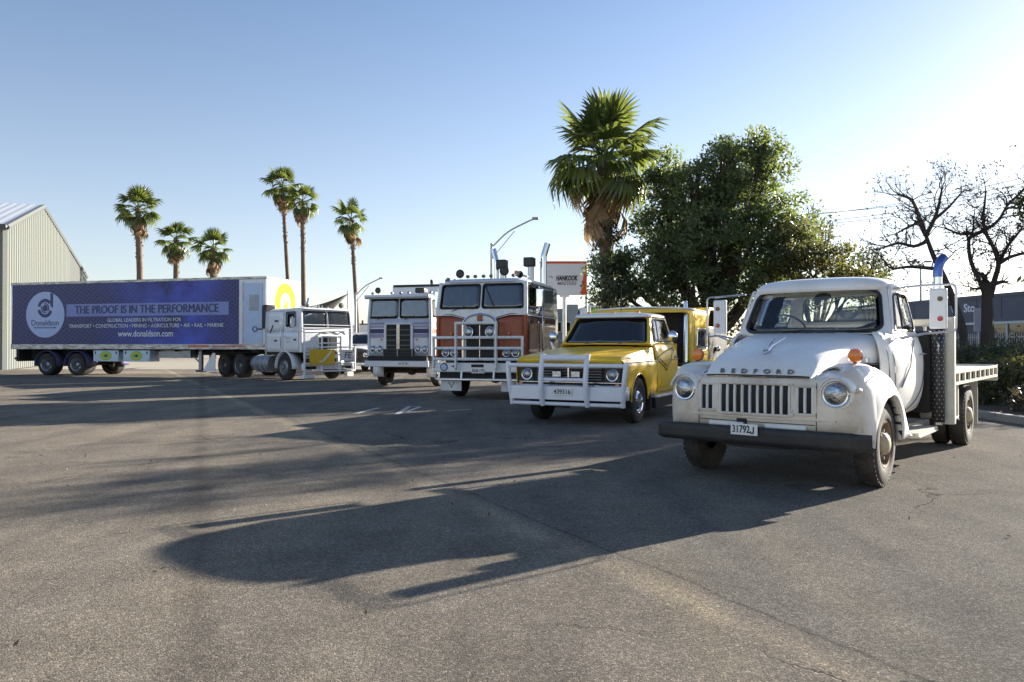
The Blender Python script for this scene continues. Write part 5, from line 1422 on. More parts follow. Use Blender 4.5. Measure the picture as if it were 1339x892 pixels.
# ================================================================ WHITE CAB-OVER WITH PURPLE STRIPES AND TALL BOX
def build_whitetruck():
    T = thing('rigid_truck', 'silver-white cab-over truck with purple stripes, sun visor and plain flat bumper', 'truck', (-3.31, 25.3, 0), 255, 'old trucks parked in a row on the asphalt')
    W = 1.07; xf, xr = 1.05, -0.85
    coe_cab(T, W, xf, xr, 1.0, 2.17, 2.86, 'silver_paint', 'silver_paint', 'white_paint', 'white_paint', 'silver_paint', rake=0.05,
            win=(0.02, 0.04, 0.485, 0.95), sides=[((0.14, 0.20, 0.9, 0.92), -0.1), ((0.2, 0.25, 0.75, 0.9), 0)], glass='glass_mid', over=0.05, roofh=0.05)
    # sun visor
    MB().prism([(0.80, 2.94), (1.30, 2.93), (1.31, 2.86), (1.24, 2.80), (1.0, 2.90)], -1.09, 1.09).obj('sun_visor', 'silver_paint', T, bevel=0.015)
    # stripes stop at the grille
    for (z0, z1, m_) in ((2.00, 2.07, 'purple_stripe'), (1.72, 1.86, 'guard_purple'), (1.58, 1.70, 'purple_stripe'), (1.90, 1.96, 'purple_stripe')):
        for s in (1, -1):
            MB().box(xf + 0.031, xf + 0.036, s * 0.50, s * 1.0, z0, z1).obj('stripe', m_, T)
            MB().box(0.15, xf - 0.10, s * (W + 0.010), s * (W + 0.016), z0, z1).obj('stripe', 'red_paint' if m_ == 'guard_purple' else m_, T)
    # grille
    MB().prism([(-0.50, 0.95), (-0.50, 1.95), (-0.44, 2.05), (0.44, 2.05), (0.50, 1.95), (0.50, 0.95)], xf + 0.03, xf + 0.075, 'yz').obj('grille_shell', 'silver_paint', T, bevel=0.015)
    gb = MB().box(xf + 0.075, xf + 0.081, -0.41, 0.41, 1.22, 2.0).obj('grille_backing', 'under', T)
    for z in (2.0, 1.83, 1.66, 1.50, 1.34, 1.22): MB().box(xf + 0.081, xf + 0.10, -0.42, 0.42, z - 0.005, z + 0.005).obj('grille_bar', 'grey_steel', gb)
    for y in (-0.03, 0.03): MB().box(xf + 0.081, xf + 0.098, y - 0.010, y + 0.010, 1.22, 2.0).obj('grille_bar', 'chrome', gb)
    for k in range(18):
        y = -0.39 + 0.78 * k / 17
        MB().box(xf + 0.081, xf + 0.088, y - 0.005, y + 0.005, 1.22, 2.0).obj('grille_slat', 'black_paint', gb)
    lg = MB().box(xf + 0.06, xf + 0.12, -0.53, 0.53, 0.90, 1.22).obj('lower_grille', 'under', T)
    for z in (0.95, 1.03, 1.11, 1.19): MB().box(xf + 0.12, xf + 0.14, -0.53, 0.53, z - 0.012, z + 0.012).obj('grille_bar', 'black_paint', lg)
    for y in (-0.5, 0, 0.5): MB().box(xf + 0.12, xf + 0.15, y - 0.015, y + 0.015, 0.9, 1.2).obj('grille_bar', 'grey_steel', lg)
    for s in (1, -1):
        for dy in (-0.115, 0.115): headlight(T, (xf + 0.04, s * 0.77 + dy, 1.215), 0.095, (1, 0, 0), 'chrome', bucket=0.03)
        MB().lathe([(0.03, 0), (0.03, 0.03), (0, 0.04)], 8, 'x', (xf + 0.03, s * 0.60, 1.52)).obj('clearance_lamp', 'amber', T)
    bp = MB().box(1.22, 1.32, -1.08, 1.08, 0.66, 0.85).obj('front_bumper', 'silver_paint', T, bevel=0.02)
    plate(bp, 'AN 72 FD', (1.328, 0.25, 0.76), 0.36, 0.11)
    MB().box(1.1, 1.22, -1.0, 1.0, 0.82, 1.0).obj('lower_apron', 'under', T)
    wipers(T, xf, 2.17, (-0.75, 0.2), 0.05)
    for (y, r) in ((-0.78, 0.10), ): spot_lamp(T, 0.95, y, 3.10, r)
    for y in (-0.95, -0.28, 0.02, 0.3): marker_lamp(T, 0.98, y, 3.0, 'letter_grey', 0.05)
    h = MB().box(0.1, 0.5, 0.30, 0.62, 3.03, 3.20).obj('horn_box', 'black_paint', T, bevel=0.04)
    for y in (0.75, 0.95): marker_lamp(T, 0.2, y, 3.06, 'letter_grey', 0.05)
    # tall white body behind
    bx = MB().box(-7.2, -1.15, -1.22, 1.22, 1.15, 3.45).obj('box_body', 'white_paint', T, bevel=0.05)
    MB().box(-1.14, -1.12, -1.15, 1.15, 3.36, 3.44).obj('body_trim', 'letter_black', bx)
    for y in (0.2, 0.75, 1.05):
        MB().lathe([(0.05, 0), (0.06, 0.10), (0.05, 0.16), (0, 0.17)], 10, 'z', (-1.3, y, 3.45)).obj('body_lamp', 'black_paint', bx)
    for s in (1, -1):
        MB().lathe([(0.05, 0), (0.07, 0.06), (0, 0.08)], 12, 'y', (0.3, s * W, 1.90)).obj('round_vent', 'black_paint', T)
        MB().grid([[(0.60 * math.cos(a), s * yy, 0.52 + 0.60 * math.sin(a)) for yy in (0.75, 1.12)] for a in [R(-20 + 200 * k / 14) for k in range(15)]]).obj('wheel_guard', 'white_paint', T, solid=0.02)
    coe_chassis(T, -7.0, 1.2, (0, -4.8))
    for s in (1, -1):
        wheel('wheel', T, (0, s * 0.93, 0.50), 0.50, 0.26, s, 0.28, 'rubber', 'white_worn', 'white_worn', 'dish', tread=False)
        wheel('wheel', T, (-4.8, s * 0.95, 0.50), 0.50, 0.48, s, 0.28, 'rubber', 'white_worn', 'white_worn', 'deep', tread=False)
    return T
whitetruck = build_whitetruck()
# ================================================================ WHITE PRIME MOVER
def build_primemover():
    T = thing('prime_mover', 'white prime mover turned away from the blue trailer, yellow board on its bull bar', 'truck', (-7.95, 30.1, 0), -42)
    W = 1.14; xf, xr = 1.15, -1.40
    coe_cab(T, W, xf, xr, 1.08, 1.97, 2.67, 'white_paint', 'white_paint', 'white_paint', 'white_paint', 'white_paint', rake=0.08,
            win=(0.03, 0.06, 0.487, 0.93), sides=[((0.30, 0.24, 0.90, 0.93), 0.0), (None, 0)], glass='glass_mid', roofh=0.08)
    MB().box(1.02, 1.20, -1.10, 1.10, 2.68, 2.74).obj('sun_visor', 'white_paint', T, bevel=0.03)
    for z in (2.11, 2.0): MB().tube([(xf + 0.10, -1.15, z), (xf + 0.14, 0, z), (xf + 0.10, 1.15, z)], 0.014, 5).obj('screen_rail', 'white_paint', T)
    gb = MB().box(xf + 0.03, xf + 0.08, -0.46, 0.46, 0.85, 1.72).obj('grille_shell', 'white_worn', T, bevel=0.02)
    for (y0, y1) in ((-0.40, -0.02), (0.02, 0.40)):
        for (z0, z1) in ((1.44, 1.64), (1.20, 1.39), (0.95, 1.15)):
            MB().box(xf + 0.08, xf + 0.086, y0, y1, z0, z1).obj('grille_opening', 'under', gb)
    MB().tube([(xf + 0.04, -0.42, 1.74), (xf + 0.04, -0.25, 1.84), (xf + 0.04, 0.0, 1.80), (xf + 0.04, 0.25, 1.86), (xf + 0.04, 0.5, 1.76)], 0.018, 5).obj('scroll_mark', 'letter_grey', T)
    MB().tube([(xf + 0.04, 0.5, 1.78), (xf + 0.04, 0.75, 1.90), (xf + 0.04, 0.95, 1.80)], 0.014, 5).obj('scroll_mark', 'letter_grey', T)
    for s in (1, -1):
        hp = MB().box(xf + 0.02, xf + 0.06, s * 0.80 - 0.26, s * 0.80 + 0.26, 0.84, 1.14).obj('headlight_panel', 'white_paint', T, bevel=0.02)
        for dy in (-0.12, 0.12): headlight(hp, (xf + 0.07, s * 0.80 + dy, 0.99), 0.085, bucket=0.02)
    MB().box(1.20, 1.32, -1.16, 1.16, 0.42, 0.68).obj('front_bumper', 'white_paint', T, bevel=0.02)
    for s in (1, -1): MB().box(1.32, 1.33, s * 0.80 - 0.25, s * 0.80 + 0.2, 0.44, 0.55).obj('bumper_vent', 'under', T)
    plate(T, 'XO 40 RK', (1.335, 0.25, 0.66), 0.36, 0.10)
    Bz = thing('bull_bar', None, None); Bz.parent = T
    def bb(pts, r=0.032): return MB().tube(pts, r, 7).obj('bar_tube', 'white_paint', Bz)
    for y in (-1.13, 1.13): bb([(1.36, y, 0.22 if y < 0 else 0.34), (1.40, y, 1.30)], 0.04)
    for y in (-0.42, 0.42): bb([(1.42, y, 0.34), (1.44, y, 1.68)], 0.036)
    for z in (1.27, 0.98, 0.66, 0.36): bb([(1.38, -1.13, z), (1.44, -0.42, z), (1.44, 0.42, z), (1.38, 1.13, z)])
    bb([(1.44, -0.42, 1.66), (1.44, 0.42, 1.66)]); bb([(1.44, -0.42, 1.42), (1.44, 0.42, 1.42)])
    yb = MB().box(1.47, 1.49, -0.98, 0.12, 0.62, 1.18).obj('yellow_board', 'hivis_yellow', Bz)
    sw = MB().prism([(-0.60, 0.70), (-0.36, 0.84), (-0.10, 1.10), (0.0, 1.12), (-0.22, 0.86), (-0.42, 0.70)], 1.49, 1.494, 'yz').obj('swoosh_mark', 'plate_white', yb)
    wb = MB().box(1.45, 1.465, 0.42, 1.0, 0.74, 1.16).obj('white_board', 'plate_white', Bz)
    lettering('lettering', 'FE', 0.34, 'letter_black', wb, (1.468, 0.72, 0.95), FACE_FRONT, shear=0.2)
    MB().box(1.16, 1.46, -1.20, -0.75, 0.10, 0.22).obj('entry_step', 'white_paint', T, bevel=0.01)
    MB().box(1.0, 1.2, 0.9, 1.2, 0.12, 0.30, rot=None).obj('entry_step', 'white_paint', T, bevel=0.01)
    for y in (-0.9, 0.75): spot_lamp(T, 1.0, y, 2.90, 0.11)
    for y in (-0.3, 0.1, 0.4): marker_lamp(T, 1.0, y, 2.80, 'letter_grey', 0.05)
    for (y, n_) in ((-0.6, 1), (0.0, 1)):
        MB().lathe([(0.08, 0.25), (0.04, 0.15), (0.025, -0.3)], 12, 'x', (0.5, y, 2.84)).obj('air_horn', 'chrome', T)
    for s in (1, -1):
        a = MB().tube([(0.75, s * W, 2.42), (0.82, s * (W + 0.16), 2.42), (0.82, s * (W + 0.16), 1.95), (0.75, s * W, 1.85)], 0.014, 6).obj('mirror_arm', 'chrome', T)
        MB().box(0.80, 0.86, s * (W + 0.08), s * (W + 0.26), 1.98, 2.38).obj('mirror', 'chrome', a, bevel=0.02)
        # wheel guard, tank, decals
        MB().grid([[(0.62 * math.cos(t), s * yy, 0.5 + 0.62 * math.sin(t)) for yy in (0.75, 1.18)] for t in [R(-5 + 190 * k / 14) for k in range(15)]]).obj('wheel_guard', 'white_paint', T, solid=0.02)
        tk = MB().lathe([(0.0, -0.65), (0.32, -0.65), (0.33, -0.61), (0.33, 0.61), (0.32, 0.65), (0, 0.65)], 22, 'x', (-1.75, s * 0.88, 0.62)).obj('fuel_tank', 'grey_steel', T)
        for dx in (-0.35, 0.05, 0.4): MB().tube([(-1.75 + dx, s * 0.88 + 0.338 * math.cos(t), 0.62 + 0.338 * math.sin(t)) for t in [2 * math.pi * k / 20 for k in range(20)]], 0.014, 5, closed=True).obj('tank_strap', 'sky_blue_paint', tk)
        MB().tube([(-1.0, s * (W + 0.02), 1.82), (-0.86, s * (W + 0.02), 2.0), (-0.80, s * (W + 0.02), 2.12)], 0.022, 5).obj('decal', 'letter_navy', T)
        for (x, z, w2) in ((0.30, 1.62, 0.18), (0.30, 1.48, 0.14), (-0.6, 1.52, 0.10), (-0.55, 2.28, 0.12), (0.75, 1.55, 0.09)):
            MB().box(x - w2, x + w2, s * (W + 0.011), s * (W + 0.016), z - 0.035, z + 0.035).obj('decal', 'letter_navy' if w2 < 0.13 else 'silver_paint', T)
        MB().box(-5.1, -2.75, s * 0.65, s * 1.2, 1.03, 1.05).obj('drive_guard', 'under', T)
    MB().box(-1.75, -1.45, -1.1, -0.6, 2.0, 2.95).obj('air_cleaner', 'black_paint', T, bevel=0.06)
    stack(T, -1.62, 0.9, 0.9, 3.3, 0.07, 0.1)
    coe_chassis(T, -5.2, 1.2, (0, -3.35, -4.65))
    MB().lathe([(0.5, 0.0), (0.52, 0.08), (0.0, 0.1)], 20, 'z', (-4.0, 0, 1.03)).obj('turntable', 'under', T)
    for s in (1, -1):
        wheel('wheel', T, (0, s * 1.02, 0.51), 0.51, 0.27, s, 0.29, 'rubber', 'grey_steel', 'grey_steel', 'dish', tread=False)
        for a in (-3.35, -4.65): wheel('wheel', T, (a, s * 0.96, 0.51), 0.51, 0.50, s, 0.29, 'rubber', 'grey_steel', 'grey_steel', 'deep', tread=False)
    return T
primemover = build_primemover()

# ================================================================ BLUE ADVERTISING TRAILER
def build_trailer():
    T = thing('semi_trailer', 'long box trailer with a dark blue printed side and a pale blue round emblem', 'trailer', (-22.6, 34.5, 0), -15.4)
    LN, WD = 13.15, 2.5
    MB().box(0.02, LN - 0.02, 0.006, WD - 0.006, 1.30, 4.08).obj('box_body', 'white_worn', T)
    # frame rails
    for y in (0, WD):
        s0, s1 = (-0.035, 0.02) if y == 0 else (WD - 0.02, WD + 0.035)
        MB().box(0, LN, s0, s1, 4.04, 4.15).obj('top_rail', 'rail_worn', T, bevel=0.01)
        MB().box(0, LN, s0, s1, 1.17, 1.38).obj('side_rail', 'rail_worn', T, bevel=0.01)
        for x in (0, LN - 0.10): MB().box(x, x + 0.10, s0 - 0.003, s1 + 0.003, 1.38, 4.04).obj('corner_post', 'alloy', T, bevel=0.02)
    MB().box(0, LN, -0.03, WD + 0.03, 4.085, 4.12).obj('roof_skin', 'silver_paint', T)
    MB().box(9.4, 10.4, -0.042, -0.0355, 1.25, 1.35).obj('red_reflector_strip', 'red_lens', T)
    MB().box(10.6, 12.2, -0.042, -0.0355, 1.27, 1.33).obj('red_reflector_strip', 'red_lens', T)
    # printed side
    g = MB().box(0.10, 11.82, -0.012, 0.0, 1.39, 4.035).obj('printed_side', 'trailer_print', T)
    for k in range(9): MB().box(1.3 * k + 0.75, 1.3 * k + 0.758, -0.0135, -0.0121, 1.39, 4.035).obj('panel_joint', 'letter_navy', g)
    el = [(1.93 + 1.06 * math.cos(a), 2.70 + 1.02 * math.sin(a)) for a in [2 * math.pi * k / 56 for k in range(56)]]
    d = MB().prism(el, -0.018, -0.0125).obj('emblem_disc', 'disc_blue', g, smooth=False)
    def ringseg(r0, r1, a0, a1, cx=1.93, cz=2.99, n=14):
        p = [(cx + r1 * math.cos(R(a0 + (a1 - a0) * k / n)), cz + r1 * math.sin(R(a0 + (a1 - a0) * k / n))) for k in range(n + 1)]
        p += [(cx + r0 * math.cos(R(a1 + (a0 - a1) * k / n)), cz + r0 * math.sin(R(a1 + (a0 - a1) * k / n))) for k in range(n + 1)]
        return MB().prism(p, -0.023, -0.0185)
    for (a0, a1) in ((40, 168), (-168, -20)): ringseg(0.27, 0.42, a0, a1).obj('logo_ring', 'letter_navy', d, smooth=False)
    ringseg(0.0001, 0.145, 0, 359.9, n=24).obj('logo_dot', 'letter_navy', d, smooth=False)
    for (a0, a1) in ((150, 290), (-40, 110)): ringseg(0.17, 0.225, a0, a1).obj('logo_ring', 'letter_navy', d, smooth=False)
    MB().prism([(2.22, 3.10), (2.22, 3.64), (2.37, 3.64), (2.37, 2.98)], -0.023, -0.0185).obj('logo_stem', 'letter_navy', d, smooth=False)
    lettering('lettering', 'Donaldson', 0.36, 'letter_navy', d, (1.93, -0.022, 2.33), FACE_RIGHT, 0.003, spacing=0.98)
    lettering('lettering', 'FILTRATION SOLUTIONS', 0.11, 'letter_navy', d, (1.93, -0.022, 2.12), FACE_RIGHT, 0.003)
    b = MB().box(3.10, 11.35, -0.018, -0.0125, 2.60, 3.14).obj('slogan_band', 'band_blue', g)
    def fit(txt, x0, x1, zc, h, mat, par, nm='lettering', bold=0.0, heavy=False):
        t = text_mesh(txt, h, 0.003, bold=bold)
        xs = [p[0] for p in t.v]; k = (x1 - x0) / (max(xs) - min(xs)); m = min(xs)
        t.v = [(x0 + (p[0] - m) * k, p[1] - 0.024, p[2] + zc) for p in t.v]
        if heavy:
            n_ = len(t.v); t.v += [(x + 0.028, y - 0.002, z + 0.006) for (x, y, z) in t.v[:n_]]; t.f += [tuple(i + n_ for i in f) for f in list(t.f)]
        return t.obj(nm, mat, par, smooth=False, recalc=False)
    fit('THE PROOF IS IN THE PERFORMANCE', 3.55, 10.85, 2.87, 0.50, 'letter_navy', b, heavy=True)
    fit('GLOBAL LEADERS IN FILTRATION FOR', 5.30, 9.05, 2.42, 0.22, 'letter_white', g)
    fit('TRANSPORT \u2022 CONSTRUCTION \u2022 MINING \u2022 AGRICULTURE \u2022 AIR \u2022 RAIL \u2022 MARINE', 3.25, 11.10, 2.17, 0.23, 'letter_white', g)
    fit('www.donaldson.com', 5.85, 8.65, 1.83, 0.38, 'letter_white', g, bold=0.004)
    # front service door
    MB().box(11.86, LN - 0.10, -0.008, 0.002, 1.39, 4.035).obj('door_surround', 'silver_paint', T)
    dr = MB().box(12.05, 12.95, -0.03, -0.008, 1.42, 3.88).obj('service_door', 'sky_blue_paint', T, bevel=0.01)
    for z in (1.75, 2.4, 3.0, 3.6): MB().box(11.97, 12.10, -0.045, -0.03, z - 0.05, z + 0.05).obj('door_hinge', 'silver_paint', dr)
    for k in range(11): MB().box(12.33 + 0.043 * k, 12.355 + 0.043 * k, -0.036, -0.03, 2.75, 3.40).obj('vent_slat', 'grey_steel', dr)
    MB().tube([(12.60 + 0.10 * math.cos(t), -0.045, 2.0 + 0.10 * math.sin(t)) for t in [2 * math.pi * k / 20 for k in range(20)]], 0.016, 6, closed=True).obj('door_ring', 'letter_navy', dr)
    MB().box(12.70, 12.95, -0.05, -0.03, 1.97, 2.03).obj('door_latch', 'letter_navy', dr)
    MB().tube([(12.02, -0.05, 1.4), (12.02, -0.05, 3.95)], 0.018, 6).obj('locking_rod', 'alloy', T)
    # front wall emblem
    fw = MB().box(LN, LN + 0.02, 0.05, WD - 0.05, 1.40, 4.03).obj('front_wall', 'wall_white', T)
    p = [(1.30 + 0.80 * math.cos(t), 3.10 + 0.86 * math.sin(t)) for t in [2 * math.pi * k / 40 for k in range(40)]]
    lo = MB().prism(p, LN + 0.02, LN + 0.024, 'yz').obj('lime_emblem', 'lime', fw, smooth=False)
    p = [(1.30 + 0.40 * math.cos(t), 3.08 + 0.46 * math.sin(t)) for t in [2 * math.pi * k / 30 for k in range(30)]]
    MB().prism(p, LN + 0.024, LN + 0.027, 'yz').obj('emblem_centre', 'wall_white', lo, smooth=False)
    MB().prism([(1.05, 2.4), (1.2, 3.5), (1.3, 3.0), (1.45, 3.4), (1.5, 2.5), (1.35, 2.8), (1.25, 2.35)], LN + 0.027, LN + 0.030, 'yz').obj('emblem_mark', 'lime', lo, smooth=False)
    # rear doors seen edge on
    MB().box(-0.03, 0.0, 0.05, WD - 0.05, 1.3, 4.05).obj('rear_doors', 'white_worn', T)
    # chassis
    ch = MB()
    for y in (0.75, 1.75): ch.box(0.3, 12.6, y - 0.05, y + 0.05, 0.92, 1.24)
    for k in range(14): ch.box(0.3 + 0.93 * k - 0.03, 0.3 + 0.93 * k + 0.03, 0.05, WD - 0.05, 1.08, 1.17)
    ch.box(0.25, 0.40, 0.05, WD - 0.05, 0.62, 1.17); ch.box(0.5, 4.3, 0.6, 1.9, 0.70, 0.95)
    for x in (1.92, 3.55): ch.tube([(x, 0.25, 0.50), (x, WD - 0.25, 0.50)], 0.07, 8)
    ch.obj('chassis', 'under', T)
    MB().tube([(0.20, 0.05, 0.75), (0.20, WD - 0.05, 0.75)], 0.06, 8).obj('rear_bar', 'under', T)
    for (y, s) in ((0.30, -1), (WD - 0.30, 1)):
        for x in (1.92, 3.55):
            wheel('wheel', T, (x, y, 0.50), 0.50, 0.52, s, 0.29, 'rubber', 'alloy', 'grey_steel', 'deep', tread=False)
            MB().grid([[(x + 0.64 * math.cos(t), y + yy, 0.50 + 0.60 * math.sin(t)) for yy in (-0.28, 0.28)] for t in [R(-8 + 196 * k / 16) for k in range(17)]]).obj('mudguard', 'guard_purple', T, solid=0.02)
    for (x0, x1) in ((4.49, 5.82), (6.06, 7.43)):
        tb = MB().box(x0, x1, 0.04, 0.65, 0.64, 1.13).obj('tool_box', 'toolbox', T, bevel=0.02)
        xc = (x0 + x1) / 2
        for (rx, rz, m_, k) in ((0.31, 0.20, 'green_print', 0), (0.25, 0.15, 'hivis_yellow', 1), (0.20, 0.11, 'green_print', 2)):
            MB().prism([(xc + rx * math.cos(t), 0.89 + rz * math.sin(t)) for t in [2 * math.pi * q / 28 for q in range(28)]], 0.036 - 0.003 * k, 0.041).obj('oval_print', m_, tb, smooth=False)
        MB().prism([(xc - 0.10, 0.88), (xc + 0.02, 0.95), (xc + 0.10, 0.90), (xc + 0.03, 0.83)], 0.027, 0.041).obj('oval_mark', 'letter_black', tb, smooth=False)
        for dx in (-0.55, 0.55): MB().box(xc + dx - 0.03, xc + dx + 0.03, 0.03, 0.041, 0.97, 1.08).obj('box_latch', 'black_paint', tb)
    MB().box(7.7, 9.3, 0.25, 0.75, 0.80, 1.12).obj('pallet_rack', 'grey_steel', T)
    for y in (0.35, WD - 0.35):
        lg = MB().box(9.68, 9.82, y - 0.07, y + 0.07, 0.30, 1.17).obj('landing_leg', 'grey_steel', T)
        MB().box(9.58, 9.92, y - 0.12, y + 0.12, 0.22, 0.30).obj('foot', 'black_paint', lg)
        MB().tube([(9.75, y, 0.55), (9.1, y + 0.1, 1.05)], 0.03, 6).obj('brace', 'grey_steel', lg)
    MB().prism([(10.02, 0.26), (10.62, 0.26), (10.62, 1.02), (10.50, 1.02)], 0.10, 0.13).obj('white_flap', 'plate_white', T)
    return T
trailer = build_trailer()

# ================================================================ PARKED VEHICLES BEHIND
def build_ute():
    T = thing('parked_ute', 'white bonneted utility with dark bull bar half hidden behind the silver-white truck', 'utility', (-7.35, 36.6, 0), 262)
    rows = []
    for x in np.linspace(0.85, -0.9, 8):
        up = 0.16 * (0.85 - x) / 1.75
        half = [(0.92, 0.50), (0.94, 0.75), (0.92, 1.0), (0.80, 1.12 + up), (0.4, 1.20 + up), (0, 1.22 + up)]
        rows.append([(x, y, z) for y, z in half] + [(x, -y, z) for y, z in reversed(half[:-1])])
    MB().grid(rows).obj('bonnet_and_fenders', 'white_paint', T, solid=0.015, ang=40)
    MB().box(0.80, 0.90, -0.90, 0.90, 0.50, 1.14).obj('front_grille', 'black_paint', T, bevel=0.02)
    for s in (1, -1): headlight(T, (0.91, s * 0.68, 0.92), 0.11, bucket=0.02)
    Bz = thing('bull_bar', None, None); Bz.parent = T
    for y in (-0.85, -0.35, 0.35, 0.85): MB().tube([(1.05, y, 0.42), (1.05, y, 1.08)], 0.03, 7).obj('bar_tube', 'black_paint', Bz)
    for z in (0.5, 0.78, 1.05): MB().tube([(1.02, -0.92, z), (1.06, 0, z), (1.02, 0.92, z)], 0.03, 7).obj('bar_tube', 'black_paint', Bz)
    MB().box(0.95, 1.10, -0.95, 0.95, 0.40, 0.55).obj('front_bumper', 'chrome', T, bevel=0.03)
    for s in (1, -1):
        sb = MB(); patch(sb, quadS((-0.9, 0.93 * s, 0.5), (-2.5, 0.93 * s, 0.5), (-2.5, 0.90 * s, 1.38), (-0.9, 0.90 * s, 1.38), (0, 0.02 * s, 0)))
        sb.obj('door', 'white_paint', T, solid=0.02)
        gh = MB()
        window(quadS((-0.9, 0.90 * s, 1.38), (-2.5, 0.90 * s, 1.38), (-2.4, 0.78 * s, 1.90), (-1.4, 0.78 * s, 1.90)), rrect(0.12, 0.08, 0.9, 0.9, 0.08, 4, 3), T, 'door_window', 'glass_mid', wallmb=gh)
        gh.obj('side_pillars', 'white_paint', T, solid=0.02)
    gh = MB()
    window(quadS((-0.85, -0.90, 1.38), (-0.85, 0.90, 1.38), (-1.4, 0.78, 1.90), (-1.4, -0.78, 1.90), (0.06, 0, 0)), rrect(0.05, 0.06, 0.95, 0.93, 0.08, 5, 3, ru=0.05), T, 'windscreen', 'glass_mid', wallmb=gh)
    gh.obj('screen_frame', 'white_paint', T, solid=0.02)
    MB().box(-2.45, -1.35, -0.78, 0.78, 1.90, 1.98).obj('roof', 'white_paint', T, bevel=0.05)
    MB().box(-2.55, -2.5, -0.9, 0.9, 0.5, 1.9).obj('cab_back', 'white_paint', T)
    MB().box(-5.2, -2.6, -0.95, 0.95, 0.70, 1.15).obj('tray', 'grey_steel', T)
    MB().box(-5.0, 0.8, -0.5, 0.5, 0.40, 0.70).obj('chassis', 'under', T)
    for s in (1, -1):
        for x in (0, -3.3): wheel('wheel', T, (x, s * 0.80, 0.40), 0.40, 0.24, s, 0.22, 'rubber', 'grey_steel', 'grey_steel', 'dish', tread=False)
    return T
ute = build_ute()
def build_flattop():
    T = thing('flat_top_trailer', 'low black flat-top trailer parked beyond the white prime mover', 'trailer', (-9.6, 41.0, 0), 205)
    MB().box(-6, 0, -1.2, 1.2, 1.15, 1.32).obj('deck', 'black_paint', T, bevel=0.01)
    MB().box(-5.8, -0.2, -0.5, 0.5, 0.8, 1.15).obj('chassis', 'under', T)
    MB().box(-0.05, 0.05, -1.2, 1.2, 1.32, 1.95).obj('headboard', 'grey_steel', T)
    for k in range(9): MB().box(-0.6 - 0.62 * k, -0.54 - 0.62 * k, 1.2, 1.24, 1.18, 1.30).obj('rope_hook', 'grey_steel', T)
    for s in (1, -1):
        for x in (-4.8, -3.6): wheel('wheel', T, (x, s * 0.95, 0.5), 0.5, 0.45, s, 0.29, 'rubber', 'grey_steel', 'grey_steel', 'deep', tread=False)
        MB().box(-0.9, -0.78, s * 0.8 - 0.06, s * 0.8 + 0.06, 0.1, 1.15).obj('landing_leg', 'grey_steel', T)
    return T
build_flattop()
# ================================================================ SURROUNDINGS
def px(u, v, d):
    """point at distance d (m along the view axis) that the photo shows at pixel u, v"""
    return Vector(((u - 669.5) / 1000 * d, d, 1.33 + (452 - v) / 1000 * d))

# ---- painted marks, kerb and garden bed
def gpt(u, v, z=0.004):
    d = 1330 / (v - 452)
    return ((u - 669.5) / 1000 * d, d, z)
def strip(name, p, q, w_, mat='line_paint', z=0.004):
    p, q = Vector(p), Vector(q); t = (q - p).normalized(); n = Vector((-t.y, t.x, 0)) * w_ / 2
    return tag(MB().add([p - n, q - n, q + n, p + n], [(0, 1, 2, 3)]).obj(name, mat, None, smooth=False), kind='structure')
strip('painted_line', gpt(466, 541), gpt(496, 533.5), 0.10)
strip('painted_line', gpt(519, 542), gpt(536, 531.5), 0.10)
strip('painted_line', gpt(536, 531.5), gpt(551, 531.5), 0.09)
strip('painted_line', gpt(532, 538.5), gpt(549, 532.5), 0.10)
strip('painted_line', gpt(585, 537.5), gpt(616, 535.5), 0.08)
strip('painted_line', (-14, 20.5, 0.004), (-6.5, 24.6, 0.004), 0.09)

def bed(name, poly, z, mat):
    mb = MB(); mb.prism(poly, -0.05, z, 'xy')
    return tag(mb.obj(name, mat, None, smooth=False), kind='structure')
bed('garden_bed', [(8.75, 8.0), (30, 8.0), (30, 44), (8.75, 44)], 0.09, 'mulch')
bed('garden_bed', [(1.0, 22.6), (8.6, 22.6), (8.6, 30), (1.0, 30)], 0.09, 'mulch')
for k in range(26):
    y = 8.0 + k * 1.2
    tag(MB().box(8.58, 8.74, y + 0.006, y + 1.194, -0.05, 0.13).obj('kerb_stone', 'kerb', None, bevel=0.02), kind='structure')

